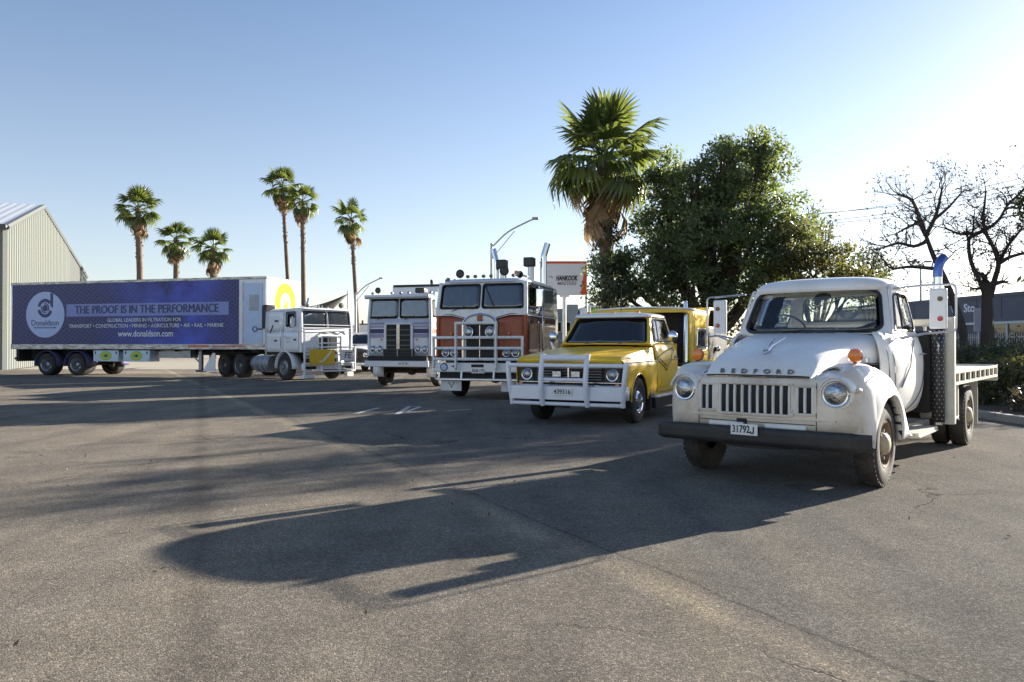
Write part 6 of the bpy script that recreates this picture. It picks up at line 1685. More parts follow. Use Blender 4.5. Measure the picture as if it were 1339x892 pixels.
# ---- shed
def build_shed():
    T = thing('steel_shed', 'big cream corrugated steel shed with a dark doorway, behind the trailer tail', 'shed', (0, 0, 0))
    A, Cc, E_ = Vector((-28, 42, 0)), Vector((-31.6, 51.2, 0)), Vector((-35.2, 60.4, 0))
    dirn = (E_ - A).normalized(); L_ = (E_ - A).length; out = Vector((0.93, 0.364, 0))
    he, ha = 7.85, 10.65
    def top(d): return he + (ha - he) * d / 9.88 if d < 9.88 else ha - 3.15 * (d - 9.88) / 18.9
    n = 36; rows = []
    for k in range(n * 4 + 1):
        t = k / (n * 4); ph = k % 4
        o = out * (0.20 if ph in (1, 2) else 0.0)
        b = A + dirn * (L_ * t); zt = top(L_ * t)
        rows.append([tuple(b + o), tuple(b + o + Vector((0, 0, zt * 0.5))), tuple(b + o + Vector((0, 0, zt)))])
    MB().grid(rows).obj('gable_wall', 'shed_cream', T, smooth=False, solid=0.02)
    # ribs of the far third are greyer: a lean-to set against the gable
    lean = MB()
    rows = []
    for k in range(61):
        d_ = L_ + 0.2 + (28.8 - L_) * k / 60; b = A + dirn * d_ + out * (0.12 + (0.08 if k % 2 else 0))
        rows.append([tuple(b), tuple(b + Vector((0, 0, top(d_))))])
    lean.grid(rows).obj('lean_to', 'shed_grey', T, smooth=False, solid=0.02)
    # barge capping
    P0 = A + Vector((0, 0, he)); P1 = Cc + Vector((0, 0, ha)); P2 = A + dirn * 28.8 + Vector((0, 0, 7.5))
    for (a, b) in ((P0, P1), (P1, P2)): MB().tube([a + out * 0.18, b + out * 0.18], 0.16, 6).obj('barge_cap', 'shed_grey', T)
    back = -out * 40
    for (a, b) in ((P0 - dirn * 0.3 - Vector((0, 0, 0.1)), P1), (P1, P2 + dirn * 0.3 - Vector((0, 0, 0.1)))):
        rf = MB(); rows = []
        for k in range(161):
            s_ = back * (k / 160) + out * 0.25 * (1 - k / 160); z = Vector((0, 0, 0.08 + (0.018 if k % 2 else 0)))
            rows.append([tuple(a + s_ + z), tuple(b + s_ + z)])
        rf.grid(rows).obj('roof', 'roof_tin', T, smooth=False, solid=0.02)
    MB().tube([P0 - dirn * 0.38 + out * 0.25, P0 - dirn * 0.38 + back], 0.13, 6).obj('gutter', 'shed_grey', T)
    # front wall with doorway
    fw = MB()
    fw.add([A, A + back, A + back + Vector((0, 0, he)), A + Vector((0, 0, he))], [(0, 1, 2, 3)])
    fw.obj('front_wall', 'shed_cream', T, smooth=False, solid=0.1)
    dn = -dirn
    for (s0, s1, z0, z1, nm, mt, of) in ((0.5, 16, 0, 6.6, 'doorway', 'shed_dark', 0.06), (0.6, 2.2, 4.1, 5.1, 'wall_sign', 'plate_white', 0.14), (0.6, 2.2, 2.1, 3.95, 'wall_sign', 'plate_white', 0.14)):
        a = A - out * s0 + dn * of; b = A - out * s1 + dn * of
        o = MB().add([a + Vector((0, 0, z0)), b + Vector((0, 0, z0)), b + Vector((0, 0, z1)), a + Vector((0, 0, z1))], [(0, 1, 2, 3)]).obj(nm, mt, T, smooth=False, solid=0.05)
        if nm == 'wall_sign':
            for q in range(3 if z1 < 4 else 1):
                zc = z0 + (z1 - z0) * (q + 0.5) / (3 if z1 < 4 else 1)
                for w2 in range(3):
                    c = A - out * (s0 + 0.25 + 0.5 * w2) + dn * (of + 0.06)
                    MB().add([c + Vector((0, 0, zc - 0.2)), c - out * 0.3 + Vector((0, 0, zc - 0.2)), c - out * 0.3 + Vector((0, 0, zc + 0.2)), c + Vector((0, 0, zc + 0.2))], [(0, 1, 2, 3)]).obj('sign_mark', 'letter_black', o, smooth=False, solid=0.01)
    MB().tube([A + out * 0.12 + dirn * 0.3, A + out * 0.12 + dirn * 0.3 + Vector((0, 0, he))], 0.07, 6).obj('downpipe', 'shed_cream', T)
    return T
build_shed()

# ---- palms
def frond_mesh(name, mat, nseg=20, petiole=0.48, blade=0.56, spread=88, droop=0.35, r=None):
    r = r or rng
    mb = MB()
    mb.tube([(0, 0, 0), (petiole * 0.5, 0, 0.02), (petiole, 0, 0)], [0.018, 0.013, 0.009], 4)
    for k in range(nseg):
        a = R(-spread + 2 * spread * k / (nseg - 1)) + r.uniform(-0.02, 0.02)
        ln = blade * (0.72 + 0.28 * math.cos(a * 0.75)) * r.uniform(0.92, 1.06)
        wd = 0.026; dx, dy = math.cos(a), math.sin(a); nx, ny = -dy, dx
        zz = [0.0, -0.02 * abs(math.sin(a)), -droop * 0.10 - 0.05 * abs(math.sin(a)), -droop * 0.30 * r.uniform(0.5, 1.5) - 0.09 * abs(math.sin(a))]
        pts = []
        for q, (t, w_) in enumerate(((0.03, 0.25), (0.45, 1.2), (0.75, 0.9), (1.0, 0.05))):
            c = Vector((petiole + dx * ln * t * (1 - 0.06 * q * droop), dy * ln * t * (1 - 0.05 * q * droop), zz[q]))
            pts.append([tuple(c + Vector((nx, ny, 0.35 * (1 if k % 2 else -1))) * wd * w_), tuple(c - Vector((nx, ny, 0.35 * (1 if k % 2 else -1))) * wd * w_)])
        mb.grid(pts)
    return mb.mesh(name, mat, smooth=False, recalc=False)
FR = [frond_mesh('frond', 'frond', droop=d_) for d_ in (0.15, 0.4, 0.7, 0.9)]
FRD = [frond_mesh('dry_frond', 'frond_dry', nseg=12, petiole=0.45, blade=0.6, spread=38, droop=0.9) for _ in range(2)]
def palm(label, base, ztop, crown_r, r0, r1, nfr, ndry, lean=(0, 0), skirt=1.0, bend=0.0, group='palms against the sky'):
    T = thing('fan_palm', label, 'palm tree', base, 0, group)
    low = rng.uniform(128, 152); az0 = rng.uniform(0, 360); pw = rng.uniform(0.8, 1.05); tilt = rng.uniform(-8, 8)
    pts = []; rs = []
    for k in range(15):
        t = k / 14
        pts.append((lean[0] * t + bend * math.sin(math.pi * t), lean[1] * t, -0.1 + (ztop + 0.1) * t)); rs.append((r0 + (r1 - r0) * t) * (1 + 0.05 * rng.uniform(-1, 1)))
    MB().tube(pts, rs, 12).obj('trunk', 'palm_bark', T)
    # old leaf bases roughen the upper trunk
    bt = MB(); top = Vector((lean[0], lean[1], ztop))
    for k in range(70):
        t = rng.uniform(0.66, 0.99); a = rng.uniform(0, 2 * math.pi); rr = (r0 + (r1 - r0) * t)
        c = Vector((lean[0] * t + bend * math.sin(math.pi * t), lean[1] * t, ztop * t)); d = Vector((math.cos(a), math.sin(a), 0))
        bt.tube([c + d * rr * 0.9, c + d * (rr + 0.10) + Vector((0, 0, 0.16))], [0.05, 0.015], 4)
    tag(bt.obj('leaf_base', 'palm_bark', T, recalc=False), kind='stuff')
    for k in range(nfr):
        f = k / max(1, nfr - 1)
        el = 84 - low * f ** pw + rng.uniform(-13, 13)
        az = az0 + k * 137.5 + rng.uniform(-20, 20); el += tilt * math.cos(R(az))
        o = bpy.data.objects.new('frond', FR[0 if el > 45 else 1 if el > 5 else 2 if el > -25 else 3]); COL.objects.link(o); o.parent = T
        s = crown_r * rng.uniform(0.78, 1.12)
        o.scale = (s, s * rng.uniform(0.75, 1.0), s)
        o.rotation_euler = (rng.uniform(-0.35, 0.35), -R(el), R(az)); o.location = top + Vector((0, 0, rng.uniform(-0.25, 0.1) * crown_r * 0.5))
    for k in range(ndry):
        f = k / max(1, ndry - 1)
        el = -52 - 30 * f + rng.uniform(-7, 7); az = k * 137.5 + 40
        o = bpy.data.objects.new('dry_frond', FRD[k % 2]); COL.objects.link(o); o.parent = T
        s = crown_r * rng.uniform(0.72, 1.0) * skirt
        o.scale = (s, s, s); o.rotation_euler = (rng.uniform(-0.4, 0.4), -R(el), R(az)); o.location = top + Vector((0, 0, -crown_r * rng.uniform(0.05, 0.45)))
    return T
def palm_at(label, u, vc, d, rpx, tw, nfr, ndry, u_base=None, **k):
    c = px(u, vc, d); b = c.x if u_base is None else (u_base - 669.5) / 1000 * d
    return palm(label, (b, d, 0), c.z, rpx * 1.06 * d / 1000, tw * d / 2000 * 1.15, tw * d / 2000 * 0.9, nfr, ndry, lean=(c.x - b, 0), **k)
palm_at('big green fan palm with a brown skirt of dead fronds, nearest palm', 789, 203, 27, 84, 17, 40, 16, u_base=799)
palm_at('tall fan palm standing left over the middle of the blue trailer', 180, 272, 80, 31, 8, 26, 10, u_base=186)
palm_at('short fan palm just left of its twin above the trailer roof', 230, 313, 84, 27, 7, 26, 10)
palm_at('short pale-trunked fan palm right of its twin above the trailer roof', 279, 325, 82, 27, 9, 26, 12)
palm_at('taller left palm of the close pair above the prime mover', 369, 243, 86, 30, 5, 26, 9, u_base=382)
palm_at('shorter right palm of the close pair above the prime mover', 395, 263, 84, 25, 6, 24, 12, u_base=398)
palm_at('lone slender fan palm with leaning thin trunk between prime mover and silver truck', 459, 286, 82, 28, 5, 22, 9, u_base=470)

# ---- leafy trees
def leaf_cloud(centers, n_each, spread, size, mat, name, parent, up=0.0):
    cs = np.asarray(centers); N_ = len(cs) * n_each
    c = np.repeat(cs, n_each, 0) + np.clip(nrng.normal(0, 1, (N_, 3)), -1.9, 1.9) * spread * np.array([1, 1, 0.8])
    a = nrng.normal(0, 1, (N_, 3)); a /= np.linalg.norm(a, axis=1)[:, None]
    b = nrng.normal(0, 1, (N_, 3)); b[:, 2] += up; b -= a * (a * b).sum(1)[:, None]; b /= np.linalg.norm(b, axis=1)[:, None]
    s = nrng.uniform(0.6, 1.25, (N_, 1)) * size
    v = np.empty((N_, 4, 3))
    v[:, 0] = c - a * s; v[:, 1] = c + b * s * 0.42 - a * s * 0.1; v[:, 2] = c + a * s; v[:, 3] = c - b * s * 0.42 - a * s * 0.1
    me = bpy.data.meshes.new(name)
    me.vertices.add(N_ * 4); me.vertices.foreach_set('co', v.reshape(-1))
    me.loops.add(N_ * 4); me.loops.foreach_set('vertex_index', np.arange(N_ * 4, dtype=np.int32))
    me.polygons.add(N_); me.polygons.foreach_set('loop_start', np.arange(0, N_ * 4, 4, dtype=np.int32))
    me.update(calc_edges=True); me.validate()
    me.materials.append(M[mat])
    o = bpy.data.objects.new(name, me); COL.objects.link(o); o.parent = parent
    return o
def limbs(base, lobes, r0, rnd):
    mb = MB(); base = Vector(base)
    fork = base + Vector((0, 0, 1.6))
    mb.tube(smoothpath([base - Vector((0, 0, 0.2)), base + Vector((0.05, 0, 0.8)), fork], 3), [r0 * (1.15 - 0.04 * k) for k in range(7)], 10)
    for c, r in lobes:
        c = Vector(c); mid = fork.lerp(c, 0.5) + Vector((rnd.uniform(-.3, .3), rnd.uniform(-.3, .3), -0.25))
        pts = smoothpath([fork - Vector((0, 0, 0.2)), mid, c], 4)
        mb.tube(pts, [r0 * 0.55 * (1 - 0.82 * k / (len(pts) - 1)) for k in range(len(pts))], 7)
        for _ in range(4):
            e = c + Vector((rnd.gauss(0, 1), rnd.gauss(0, 1), rnd.gauss(0.2, 0.8))).normalized() * r * 0.85
            mb.tube([mid.lerp(c, 0.6), c.lerp(e, 0.4) + Vector((0, 0, 0.1)), e], [r0 * 0.2, r0 * 0.12, r0 * 0.04], 5)
    return mb
def leafy_tree(name, label, base, lobes, clumps, per, spread, size, mat, r0=0.25, shell=0.5, cat='tree', group=None):
    """lobes: list of (centre, radius) in world metres"""
    T = thing(name, label, cat, base, 0, group)
    bl = [((Vector(c) - Vector(base)), r) for c, r in lobes]
    limbs((0, 0, 0), bl, r0, rng).obj('trunk', 'bark', T)
    cen = []
    for c, r in bl:
        for _ in range(int(clumps * r * r)):
            d = Vector((rng.gauss(0, 1), rng.gauss(0, 1), rng.gauss(0, 1))).normalized()
            cen.append(tuple(c + d * r * rng.uniform(shell, 1.02)))
    leaf_cloud(cen, per, spread, size, mat, 'crown', T)
    return T
def lob(lst, d, dz=0.0):
    out = []
    for (u, v, r) in lst:
        dd = d + rng.uniform(-0.6, 0.8)
        out.append((px(u, v, dd), r * dd / 1000))
    return out
leafy_tree('broadleaf_tree', 'large dense dark green tree behind the yellow pickup and cream flatbed', (6.9, 26.5, 0.05),
           lob([(985, 222, 46), (945, 222, 42), (1005, 215, 30), (905, 262, 52), (868, 238, 36), (862, 282, 40), (965, 275, 62), (1008, 268, 40), (930, 330, 76), (868, 332, 50), (840, 365, 42), (1000, 335, 66), (905, 375, 58), (985, 385, 58), (800, 345, 26), (803, 378, 30), (880, 215, 22), (1000, 190, 22), (960, 192, 24), (905, 232, 30), (925, 292, 62), (890, 320, 50), (1040, 300, 34)], 26),
           16, 125, 0.19, 0.078, 'leaf', 0.32, 0.5)
leafy_tree('olive_tree', 'olive green bushy tree at the right edge of the dense dark tree', (9.9, 25.0, 0.05),
           lob([(1045, 318, 36), (1072, 330, 34), (1050, 362, 44), (1085, 365, 34), (1030, 345, 36), (1105, 350, 30), (1125, 372, 30), (1095, 385, 34)], 24.5), 18, 64, 0.18, 0.08, 'hedge', 0.14, 0.4)
leafy_tree('gum_tree', 'sparse thin-leaved tree showing sky through it, beside the olive tree', (12.6, 32.0, 0.05),
           lob([(1062, 278, 22), (1085, 296, 20), (1100, 330, 26), (1075, 300, 24), (1118, 345, 24)], 31.5), 10, 26, 0.22, 0.085, 'leaf_dark', 0.13, 0.3)
leafy_tree('round_shrub', 'low dark round shrub above the cream flatbed roof', (14.6, 31.0, 0.05),
           lob([(1140, 346, 22), (1118, 358, 22), (1155, 352, 15), (1130, 375, 30), (1160, 380, 26)], 30.5), 26, 40, 0.16, 0.085, 'leaf_dark', 0.12, 0.3, 'shrub')
leafy_tree('climber_shrub', 'dark climbing bush around the foot of the big palm', (3.5, 26.2, 0.05),
           lob([(798, 318, 17), (792, 350, 22), (806, 385, 34), (812, 350, 20), (795, 300, 9)], 26.2), 40, 36, 0.12, 0.085, 'leaf_dark', 0.10, 0.4, 'shrub')

leafy_tree('leafy_tree', 'dark leafy tree mostly beyond the right picture edge, twigs hanging into view', (16.6, 22.2, 0.05),
           lob([(1425, 196, 58), (1400, 276, 62), (1448, 276, 70), (1425, 330, 74), (1480, 310, 80), (1395, 345, 40), (1345, 268, 17)], 22), 16, 80, 0.2, 0.09, 'leaf_dark', 0.26, 0.35)
# ---- bare trees on the right, limbs laid out in space then branching
def bare_tree(label, base, mains, d, levels, seed, leaves):
    T = thing('bare_tree', label, 'tree', base, 0, 'bare trees beside the storage building')
    r_ = random.Random(seed); mb = MB(); tips = []; B0 = Vector(base)
    tw = MB()
    def grow(p, dr, ln, r, lev):
        pts = [p]; q = p.copy(); d_ = dr.copy()
        n = 4
        for k in range(n):
            d_ = (d_ + Vector((r_.gauss(0, .22), r_.gauss(0, .22), r_.gauss(0.05, .2)))).normalized()
            q = q + d_ * ln / n; pts.append(q.copy())
        tgt = mb if lev >= 2 else tw
        tgt.tube(pts, [r * (1 - 0.55 * k / n) for k in range(n + 1)], 6 if lev >= 2 else 4, cap=False)
        tips.append(q.copy())
        if lev > 0:
            for k in range(r_.choice((2, 3, 3))):
                i = r_.choice((2, 3, 4)); a = Vector((r_.gauss(0, 1), r_.gauss(0, 0.8), r_.gauss(0.25, 0.9))).normalized()
                grow(pts[i], (d_ * 0.7 + a * 0.9).normalized(), ln * r_.uniform(0.55, 0.8), r * 0.5, lev - 1)
    for (pl, ra, rb) in mains:
        P_ = [px(u, v, d + dd) - B0 for (u, v, dd) in pl]
        sp = smoothpath(P_, 4)
        mb.tube(sp, [ra + (rb - ra) * k / (len(sp) - 1) for k in range(len(sp))], 9)
        for k in range(2, len(sp)):
            t = k / (len(sp) - 1)
            if r_.random() < (0.22 if ra > 0.12 else 0.62) and ra + (rb - ra) * t < 0.14:
                tg = (sp[k] - sp[k - 1]).normalized(); a = Vector((r_.gauss(0, 1), r_.gauss(0, 0.8), r_.gauss(0.3, 0.8))).normalized()
                grow(sp[k], (tg * 0.5 + a).normalized(), r_.uniform(0.35, 0.75), min(0.03, (ra + (rb - ra) * t) * 0.42), levels)
        tg = (sp[-1] - sp[-2]).normalized()
        for _ in range(2): grow(sp[-1], (tg + Vector((r_.gauss(0, .5), r_.gauss(0, .5), r_.gauss(0.1, .5)))).normalized(), 0.5, rb * 0.8, levels)
    mb.obj('trunk', 'ibark', T, recalc=False)
    tag(tw.obj('twigs', 'ibark', T, recalc=False), kind='stuff')
    sel = [tuple(t) for t in tips if r_.random() < leaves]
    if sel: tag(leaf_cloud(sel, 3, 0.07, 0.05, 'leaf_brown', 'leaves', T), kind='stuff')
    return T
bare_tree('bare forked tree leaning left behind the flatbed mirror', tuple(px(1262, 452, 21).xy) + (0.05,), [
    ([(1264, 505, 0), (1260, 440, 0), (1249, 400, 0), (1234, 362, 0.2), (1221, 335, 0.3), (1211, 308, 0.4)], 0.13, 0.05),
    ([(1211, 308, 0.4), (1203, 285, 0.5), (1193, 262, 0.9), (1178, 255, 1.2)], 0.07, 0.03),
    ([(1211, 308, 0.4), (1222, 287, 0.2), (1228, 268, 0), (1232, 248, -0.3)], 0.065, 0.025),
    ([(1214, 315, 0.4), (1196, 322, 0.1), (1176, 318, -0.2), (1158, 323, -0.4)], 0.055, 0.028),
    ([(1228, 352, 0.2), (1208, 350, 0), (1188, 349, -0.2), (1168, 352, -0.4)], 0.06, 0.03),
    ([(1205, 290, 0.5), (1186, 298, 0.3), (1172, 306, 0.2)], 0.045, 0.02),
    ([(1222, 287, 0.2), (1240, 272, 0.4), (1258, 252, 0.6)], 0.05, 0.02)], 21, 3, 5, 0.16)
bare_tree('bare spreading tree with thick dark trunk right of the leaning one', tuple(px(1292, 452, 22).xy) + (0.05,), [
    ([(1292, 505, 0), (1291, 450, 0), (1291, 410, 0), (1290, 378, 0)], 0.21, 0.13),
    ([(1288, 385, 0), (1280, 365, 0), (1270, 342, 0.2), (1267, 318, 0.3), (1272, 305, 0.4)], 0.07, 0.04),
    ([(1295, 388, 0), (1301, 365, 0), (1306, 345, -0.2), (1300, 325, -0.3), (1291, 308, -0.4)], 0.085, 0.045),
    ([(1272, 305, 0.4), (1256, 306, 0.6), (1240, 300, 0.9)], 0.055, 0.025),
    ([(1272, 308, 0.4), (1290, 300, 0.2), (1306, 288, 0), (1318, 268, -0.2)], 0.065, 0.028),
    ([(1291, 308, -0.4), (1286, 288, -0.4), (1288, 268, -0.3), (1290, 250, 0)], 0.055, 0.022),
    ([(1306, 345, -0.2), (1322, 336, -0.4), (1345, 330, -0.6)], 0.065, 0.035),
    ([(1306, 345, -0.2), (1318, 322, 0), (1336, 300, 0.3)], 0.06, 0.03),
    ([(1296, 372, 0), (1285, 362, -0.2), (1276, 368, -0.4)], 0.04, 0.02),
    ([(1318, 268, -0.2), (1332, 255, 0), (1345, 240, 0.3)], 0.045, 0.02)], 22, 3, 9, 0.16)

# ---- hedge and shrubs in the bed on the right
def hedge_plant(label, x, y, rx, ry, h, mat, n, name='garden_shrub'):
    T = thing(name, label, 'shrub', (x, y, 0.09), 0, 'shrubs in the garden bed')
    st = MB()
    for k in range(7):
        a = rng.uniform(0, 6.28); st.tube([(0.05 * math.cos(a), 0.05 * math.sin(a), 0), (rx * 0.4 * math.cos(a), ry * 0.4 * math.sin(a), h * 0.5), (rx * 0.7 * math.cos(a), ry * 0.7 * math.sin(a), h * 0.85)], [0.02, 0.014, 0.006], 5)
    st.obj('stems', 'bark', T)
    cen = []
    for _ in range(n):
        a = rng.uniform(0, 6.28); t = rng.random() ** 0.5; z = rng.uniform(0.06, 1.0) * h * (1 - 0.25 * t * t) * rng.uniform(0.85, 1.1)
        cen.append((rx * t * math.cos(a), ry * t * math.sin(a), z))
    leaf_cloud(cen, 26, 0.09, 0.055, mat, 'foliage', T)
    return T
HS = [('dark leafy shrub at the far left of the garden bed row', 10.6, 19.6, 1.2, 0.9, 1.25, 'leaf_dark'), ('tall dark shrub behind the flatbed tray end', 11.8, 18.6, 1.2, 1.0, 1.35, 'leaf_dark'),
      ('scrubby green shrub nearest the kerb corner', 10.6, 16.2, 1.0, 0.9, 1.0, 'hedge'), ('dense dark shrub under the spreading bare tree', 13.4, 19.4, 1.4, 1.0, 1.4, 'leaf_dark'),
      ('low brownish shrub right beside the kerb', 9.9, 14.4, 0.55, 0.5, 0.5, 'leaf_brown'), ('rounded shrub at the right picture edge', 12.2, 16.6, 1.1, 1.0, 1.25, 'leaf_dark')]
for (lb, x, y, rx, ry, h, m_) in HS: hedge_plant(lb, x, y, rx, ry, h, m_, int(190 * rx * ry * h))
# leaf litter on bed and asphalt
lit = [(rng.uniform(8.8, 12.5), rng.uniform(11.5, 17), 0.10) for _ in range(260)]
tag(leaf_cloud(lit, 4, 0.12, 0.03, 'leaf_brown', 'leaf_litter', None), kind='stuff', label='dry fallen leaves on the mulch')
lit2 = [(rng.uniform(-7, 8), rng.uniform(2.6, 16), 0.012) for _ in range(120)]
o_ = leaf_cloud(lit2, 1, 0.002, 0.018, 'leaf_brown', 'leaf_litter', None); tag(o_, kind='stuff', label='scattered dry leaves and grit on the asphalt')

# ---- roadside tyre sign
def build_sign():
    T = thing('roadside_sign', 'white billboard sign with black lettering and red slanted edge on a single pole', 'sign', (0, 0, 0))
    d = 34.0
    def q(u, v): return px(u, v, d)
    a, b = q(706, 386), q(767, 345)
    x0, x1, z0, z1 = a.x, b.x, a.z, b.z
    pnl = MB().box(x0, x1, d - 0.12, d + 0.12, z0, z1).obj('sign_panel', 'sign_white', T, bevel=0.01)
    rz = MB().prism([(x1 - 0.28, z0 + 0.02), (x1 - 0.01, z0 + 0.02), (x1 - 0.01, z1 - 0.06), (x1 - 0.07, z1 - 0.06)], d - 0.128, d - 0.12).obj('red_wedge', 'sign_red', pnl, smooth=False)
    MB().box(x0, x1, d - 0.13, d + 0.13, z1, z1 + 0.10).obj('top_trim', 'sign_red', T)
    c = q(740, 365)
    t = text_mesh('HANKOOK', 0.30, 0.004, shear=0.25, bold=0.012); xs = [p[0] for p in t.v]; k = 0.98 / (max(xs) - min(xs))
    t.v = [(p[0] * k + c.x + 0.02, p[1] + d - 0.128, p[2] + c.z + 0.02) for p in t.v]; t.obj('lettering', 'letter_black', pnl, smooth=False, recalc=False)
    t = text_mesh('MASTERS', 0.22, 0.004, shear=0.25, bold=0.002); xs = [p[0] for p in t.v]; k = 0.86 / (max(xs) - min(xs))
    t.v = [(p[0] * k + c.x + 0.02, p[1] + d - 0.128, p[2] + c.z - 0.21) for p in t.v]; t.obj('lettering', 'letter_grey', pnl, smooth=False, recalc=False)
    w_ = MB().prism([(c.x - 0.80, c.z + 0.13), (c.x - 0.62, c.z + 0.11), (c.x - 0.58, c.z + 0.02), (c.x - 0.66, c.z + 0.07)], d - 0.128, d - 0.12).obj('wing_mark', 'letter_grey', pnl, smooth=False)
    MB().tube([(q(738, 400).x, d, 0), (q(738, 400).x, d, z0)], 0.085, 12).obj('pole', 'white_worn', T)
    MB().box(q(738, 400).x - 0.2, q(738, 400).x + 0.2, d - 0.1, d + 0.1, z0 - 0.08, z0).obj('pole_head', 'white_worn', T)
build_sign()
def lamp_post(label, u, vtop, ue, ve, d, r):
    b = px(u, vtop, d); e = px(ue, ve, d)
    T = thing('street_lamp', label, 'street lamp', (b.x, d, 0), 0, 'street lamps')
    MB().tube([(0, 0, 0), (0, 0, b.z)], [r * 1.3, r], 10).obj('pole', 'galv', T)
    dx = e.x - b.x; dz = e.z - b.z
    MB().tube(smoothpath([(0, 0, b.z - 0.25), (dx * 0.35, 0, b.z + dz * 0.45), (dx * 0.75, 0, b.z + dz * 0.85), (dx * 0.93, 0, e.z)], 4), r * 0.55, 7).obj('arm', 'galv', T)
    MB().tube([(0.02, 0, b.z - 0.9), (dx * 0.5, 0, b.z + dz * 0.5)], r * 0.3, 6).obj('brace', 'galv', T)
    MB().box(dx * 0.88, dx * 1.02, -0.15, 0.15, e.z - 0.06, e.z + 0.08).obj('lamp_head', 'grey_steel', T, bevel=0.03)
lamp_post('street lamp whose arm reaches right above the red-brown truck', 643, 318, 703, 286, 45, 0.09)
lamp_post('street lamp small in the distance left of the silver-white truck', 465, 383, 500, 364, 75, 0.11)
T_ = thing('street_lamp', 'distant twin-headed lamp post between flatbed cab and bare tree', 'street lamp', (px(1204, 400, 60).x, 60, 0), 0, 'street lamps')
zt_ = px(1204, 345, 60).z
MB().tube([(0, 0, 0), (0, 0, zt_)], [0.12, 0.07], 8).obj('pole', 'galv', T_)
for s in (1, -1):
    MB().tube([(0, 0, zt_ - 0.05), (s * 0.35, 0, zt_ + 0.15)], 0.04, 6).obj('arm', 'galv', T_)
    MB().box(s * 0.30, s * 0.85, -0.15, 0.15, zt_ + 0.10, zt_ + 0.24).obj('lamp_head', 'grey_steel', T_, bevel=0.04)
T_ = thing('utility_pole', 'thin grey pole just right of the billboard sign', 'pole', (px(767, 400, 36).x, 36, 0), 0)
MB().tube([(0, 0, 0), (0, 0, px(767, 344, 36).z)], 0.06, 8).obj('pole', 'galv', T_)
T_ = thing('utility_pole', 'far power pole with cross-arm beyond the parked utility', 'pole', (px(474, 420, 120).x, 120, 0), 0)
zt_ = px(474, 419, 120).z
MB().tube([(0, 0, 0), (0, 0, zt_)], 0.16, 6).obj('pole', 'bark', T_); MB().box(-1.0, 1.0, -0.08, 0.08, zt_ - 0.7, zt_ - 0.5).obj('cross_arm', 'bark', T_)
# overhead wires on the right
T_ = thing('power_line', 'overhead power wires crossing the bright sky at the right', 'power line', (0, 0, 0))
for (ua, va, ub, vb) in ((1040, 283, 1420, 212), (1040, 281, 1420, 222), (1040, 292, 1420, 226), (1040, 296, 1420, 232)):
    A_, B_ = px(ua, va, 62), px(ub, vb, 46)
    MB().tube([A_.lerp(B_, t) - Vector((0, 0, 0.5 * math.sin(math.pi * t))) for t in [k / 10 for k in range(11)]], 0.02, 4).obj('wire', 'letter_grey', T_)
A_, B_ = px(1040, 288, 62), px(1420, 222, 46)
for (p_, q_) in ((A_, 0), (B_, 0)):
    g_ = MB().tube([(p_.x, p_.y, 0), (p_.x, p_.y, p_.z + 0.6)], 0.15, 8).obj('pole', 'bark', T_)

# ---- buildings
def block(T, name, x0, x1, y0, y1, z0, z1, mat): return MB().box(x0, x1, y0, y1, z0, z1).obj(name, mat, T, bevel=0.03)
T_ = thing('works_building', 'grey flat-roofed works building with roof plant behind the billboard pole', 'building', (0, 74, 0))
for (u0, u1, vt, nm, mt, dd) in ((690, 772, 404, 'wall', 'grey_wall', 0), (701, 716, 398, 'stair_block', 'galv', -1), (741, 755, 399, 'roof_plant', 'grey_wall', -1), (757, 771, 403, 'roof_plant', 'silver_paint', -1)):
    p0, p1 = px(u0, vt, 74), px(u1, vt, 74)
    block(T_, nm, p0.x, p1.x, dd, 8 + dd, 0, p0.z, mt)
for k in range(6):
    p0 = px(702 + 12 * k, 412, 74); w_ = MB().box(p0.x, p0.x + 0.55, -1.12, -1.0, 2.6, 3.6).obj('window', 'store_frame', T_); MB().box(p0.x + 0.06, p0.x + 0.49, -1.14, -1.12, 2.66, 3.54).obj('pane', 'glass_dark', w_)
T_ = thing('lime_shed', 'lime green wall of a low shed behind the pickup roof', 'shed', (0, 82, 0))
p0, p1 = px(771, 402, 82), px(830, 402, 82)
block(T_, 'wall', p0.x, p1.x, 0, 10, 0, p0.z, 'lime_wall'); block(T_, 'roof', p0.x - 0.3, p1.x + 0.3, -0.3, 10.3, p0.z, p0.z + 0.25, 'roof_tin')
block(T_, 'stack', px(774, 400, 82).x, px(779, 400, 82).x, 2, 3, p0.z + 0.25, px(774, 395, 82).z, 'grey_wall')
T_ = thing('brick_cottage', 'low house with pale roof far behind the prime mover', 'house', (px(478, 452, 95).x, 95, 0))
block(T_, 'wall', -5, 6, 0, 8, 0, 2.6, 'brick_wall')
MB().prism([(-5.4, 2.6), (6.4, 2.6), (4.0, 3.9), (-3.0, 3.9)], -0.4, 8.4).obj('roof', 'roof_tin', T_)
for x in (-3.6, -1.2, 2.0, 4.2):
    w_ = MB().box(x, x + 1.1, -0.06, 0.02, 1.0, 2.1).obj('window', 'store_frame', T_); MB().box(x + 0.08, x + 1.02, -0.08, -0.06, 1.08, 2.02).obj('pane', 'glass_dark', w_)
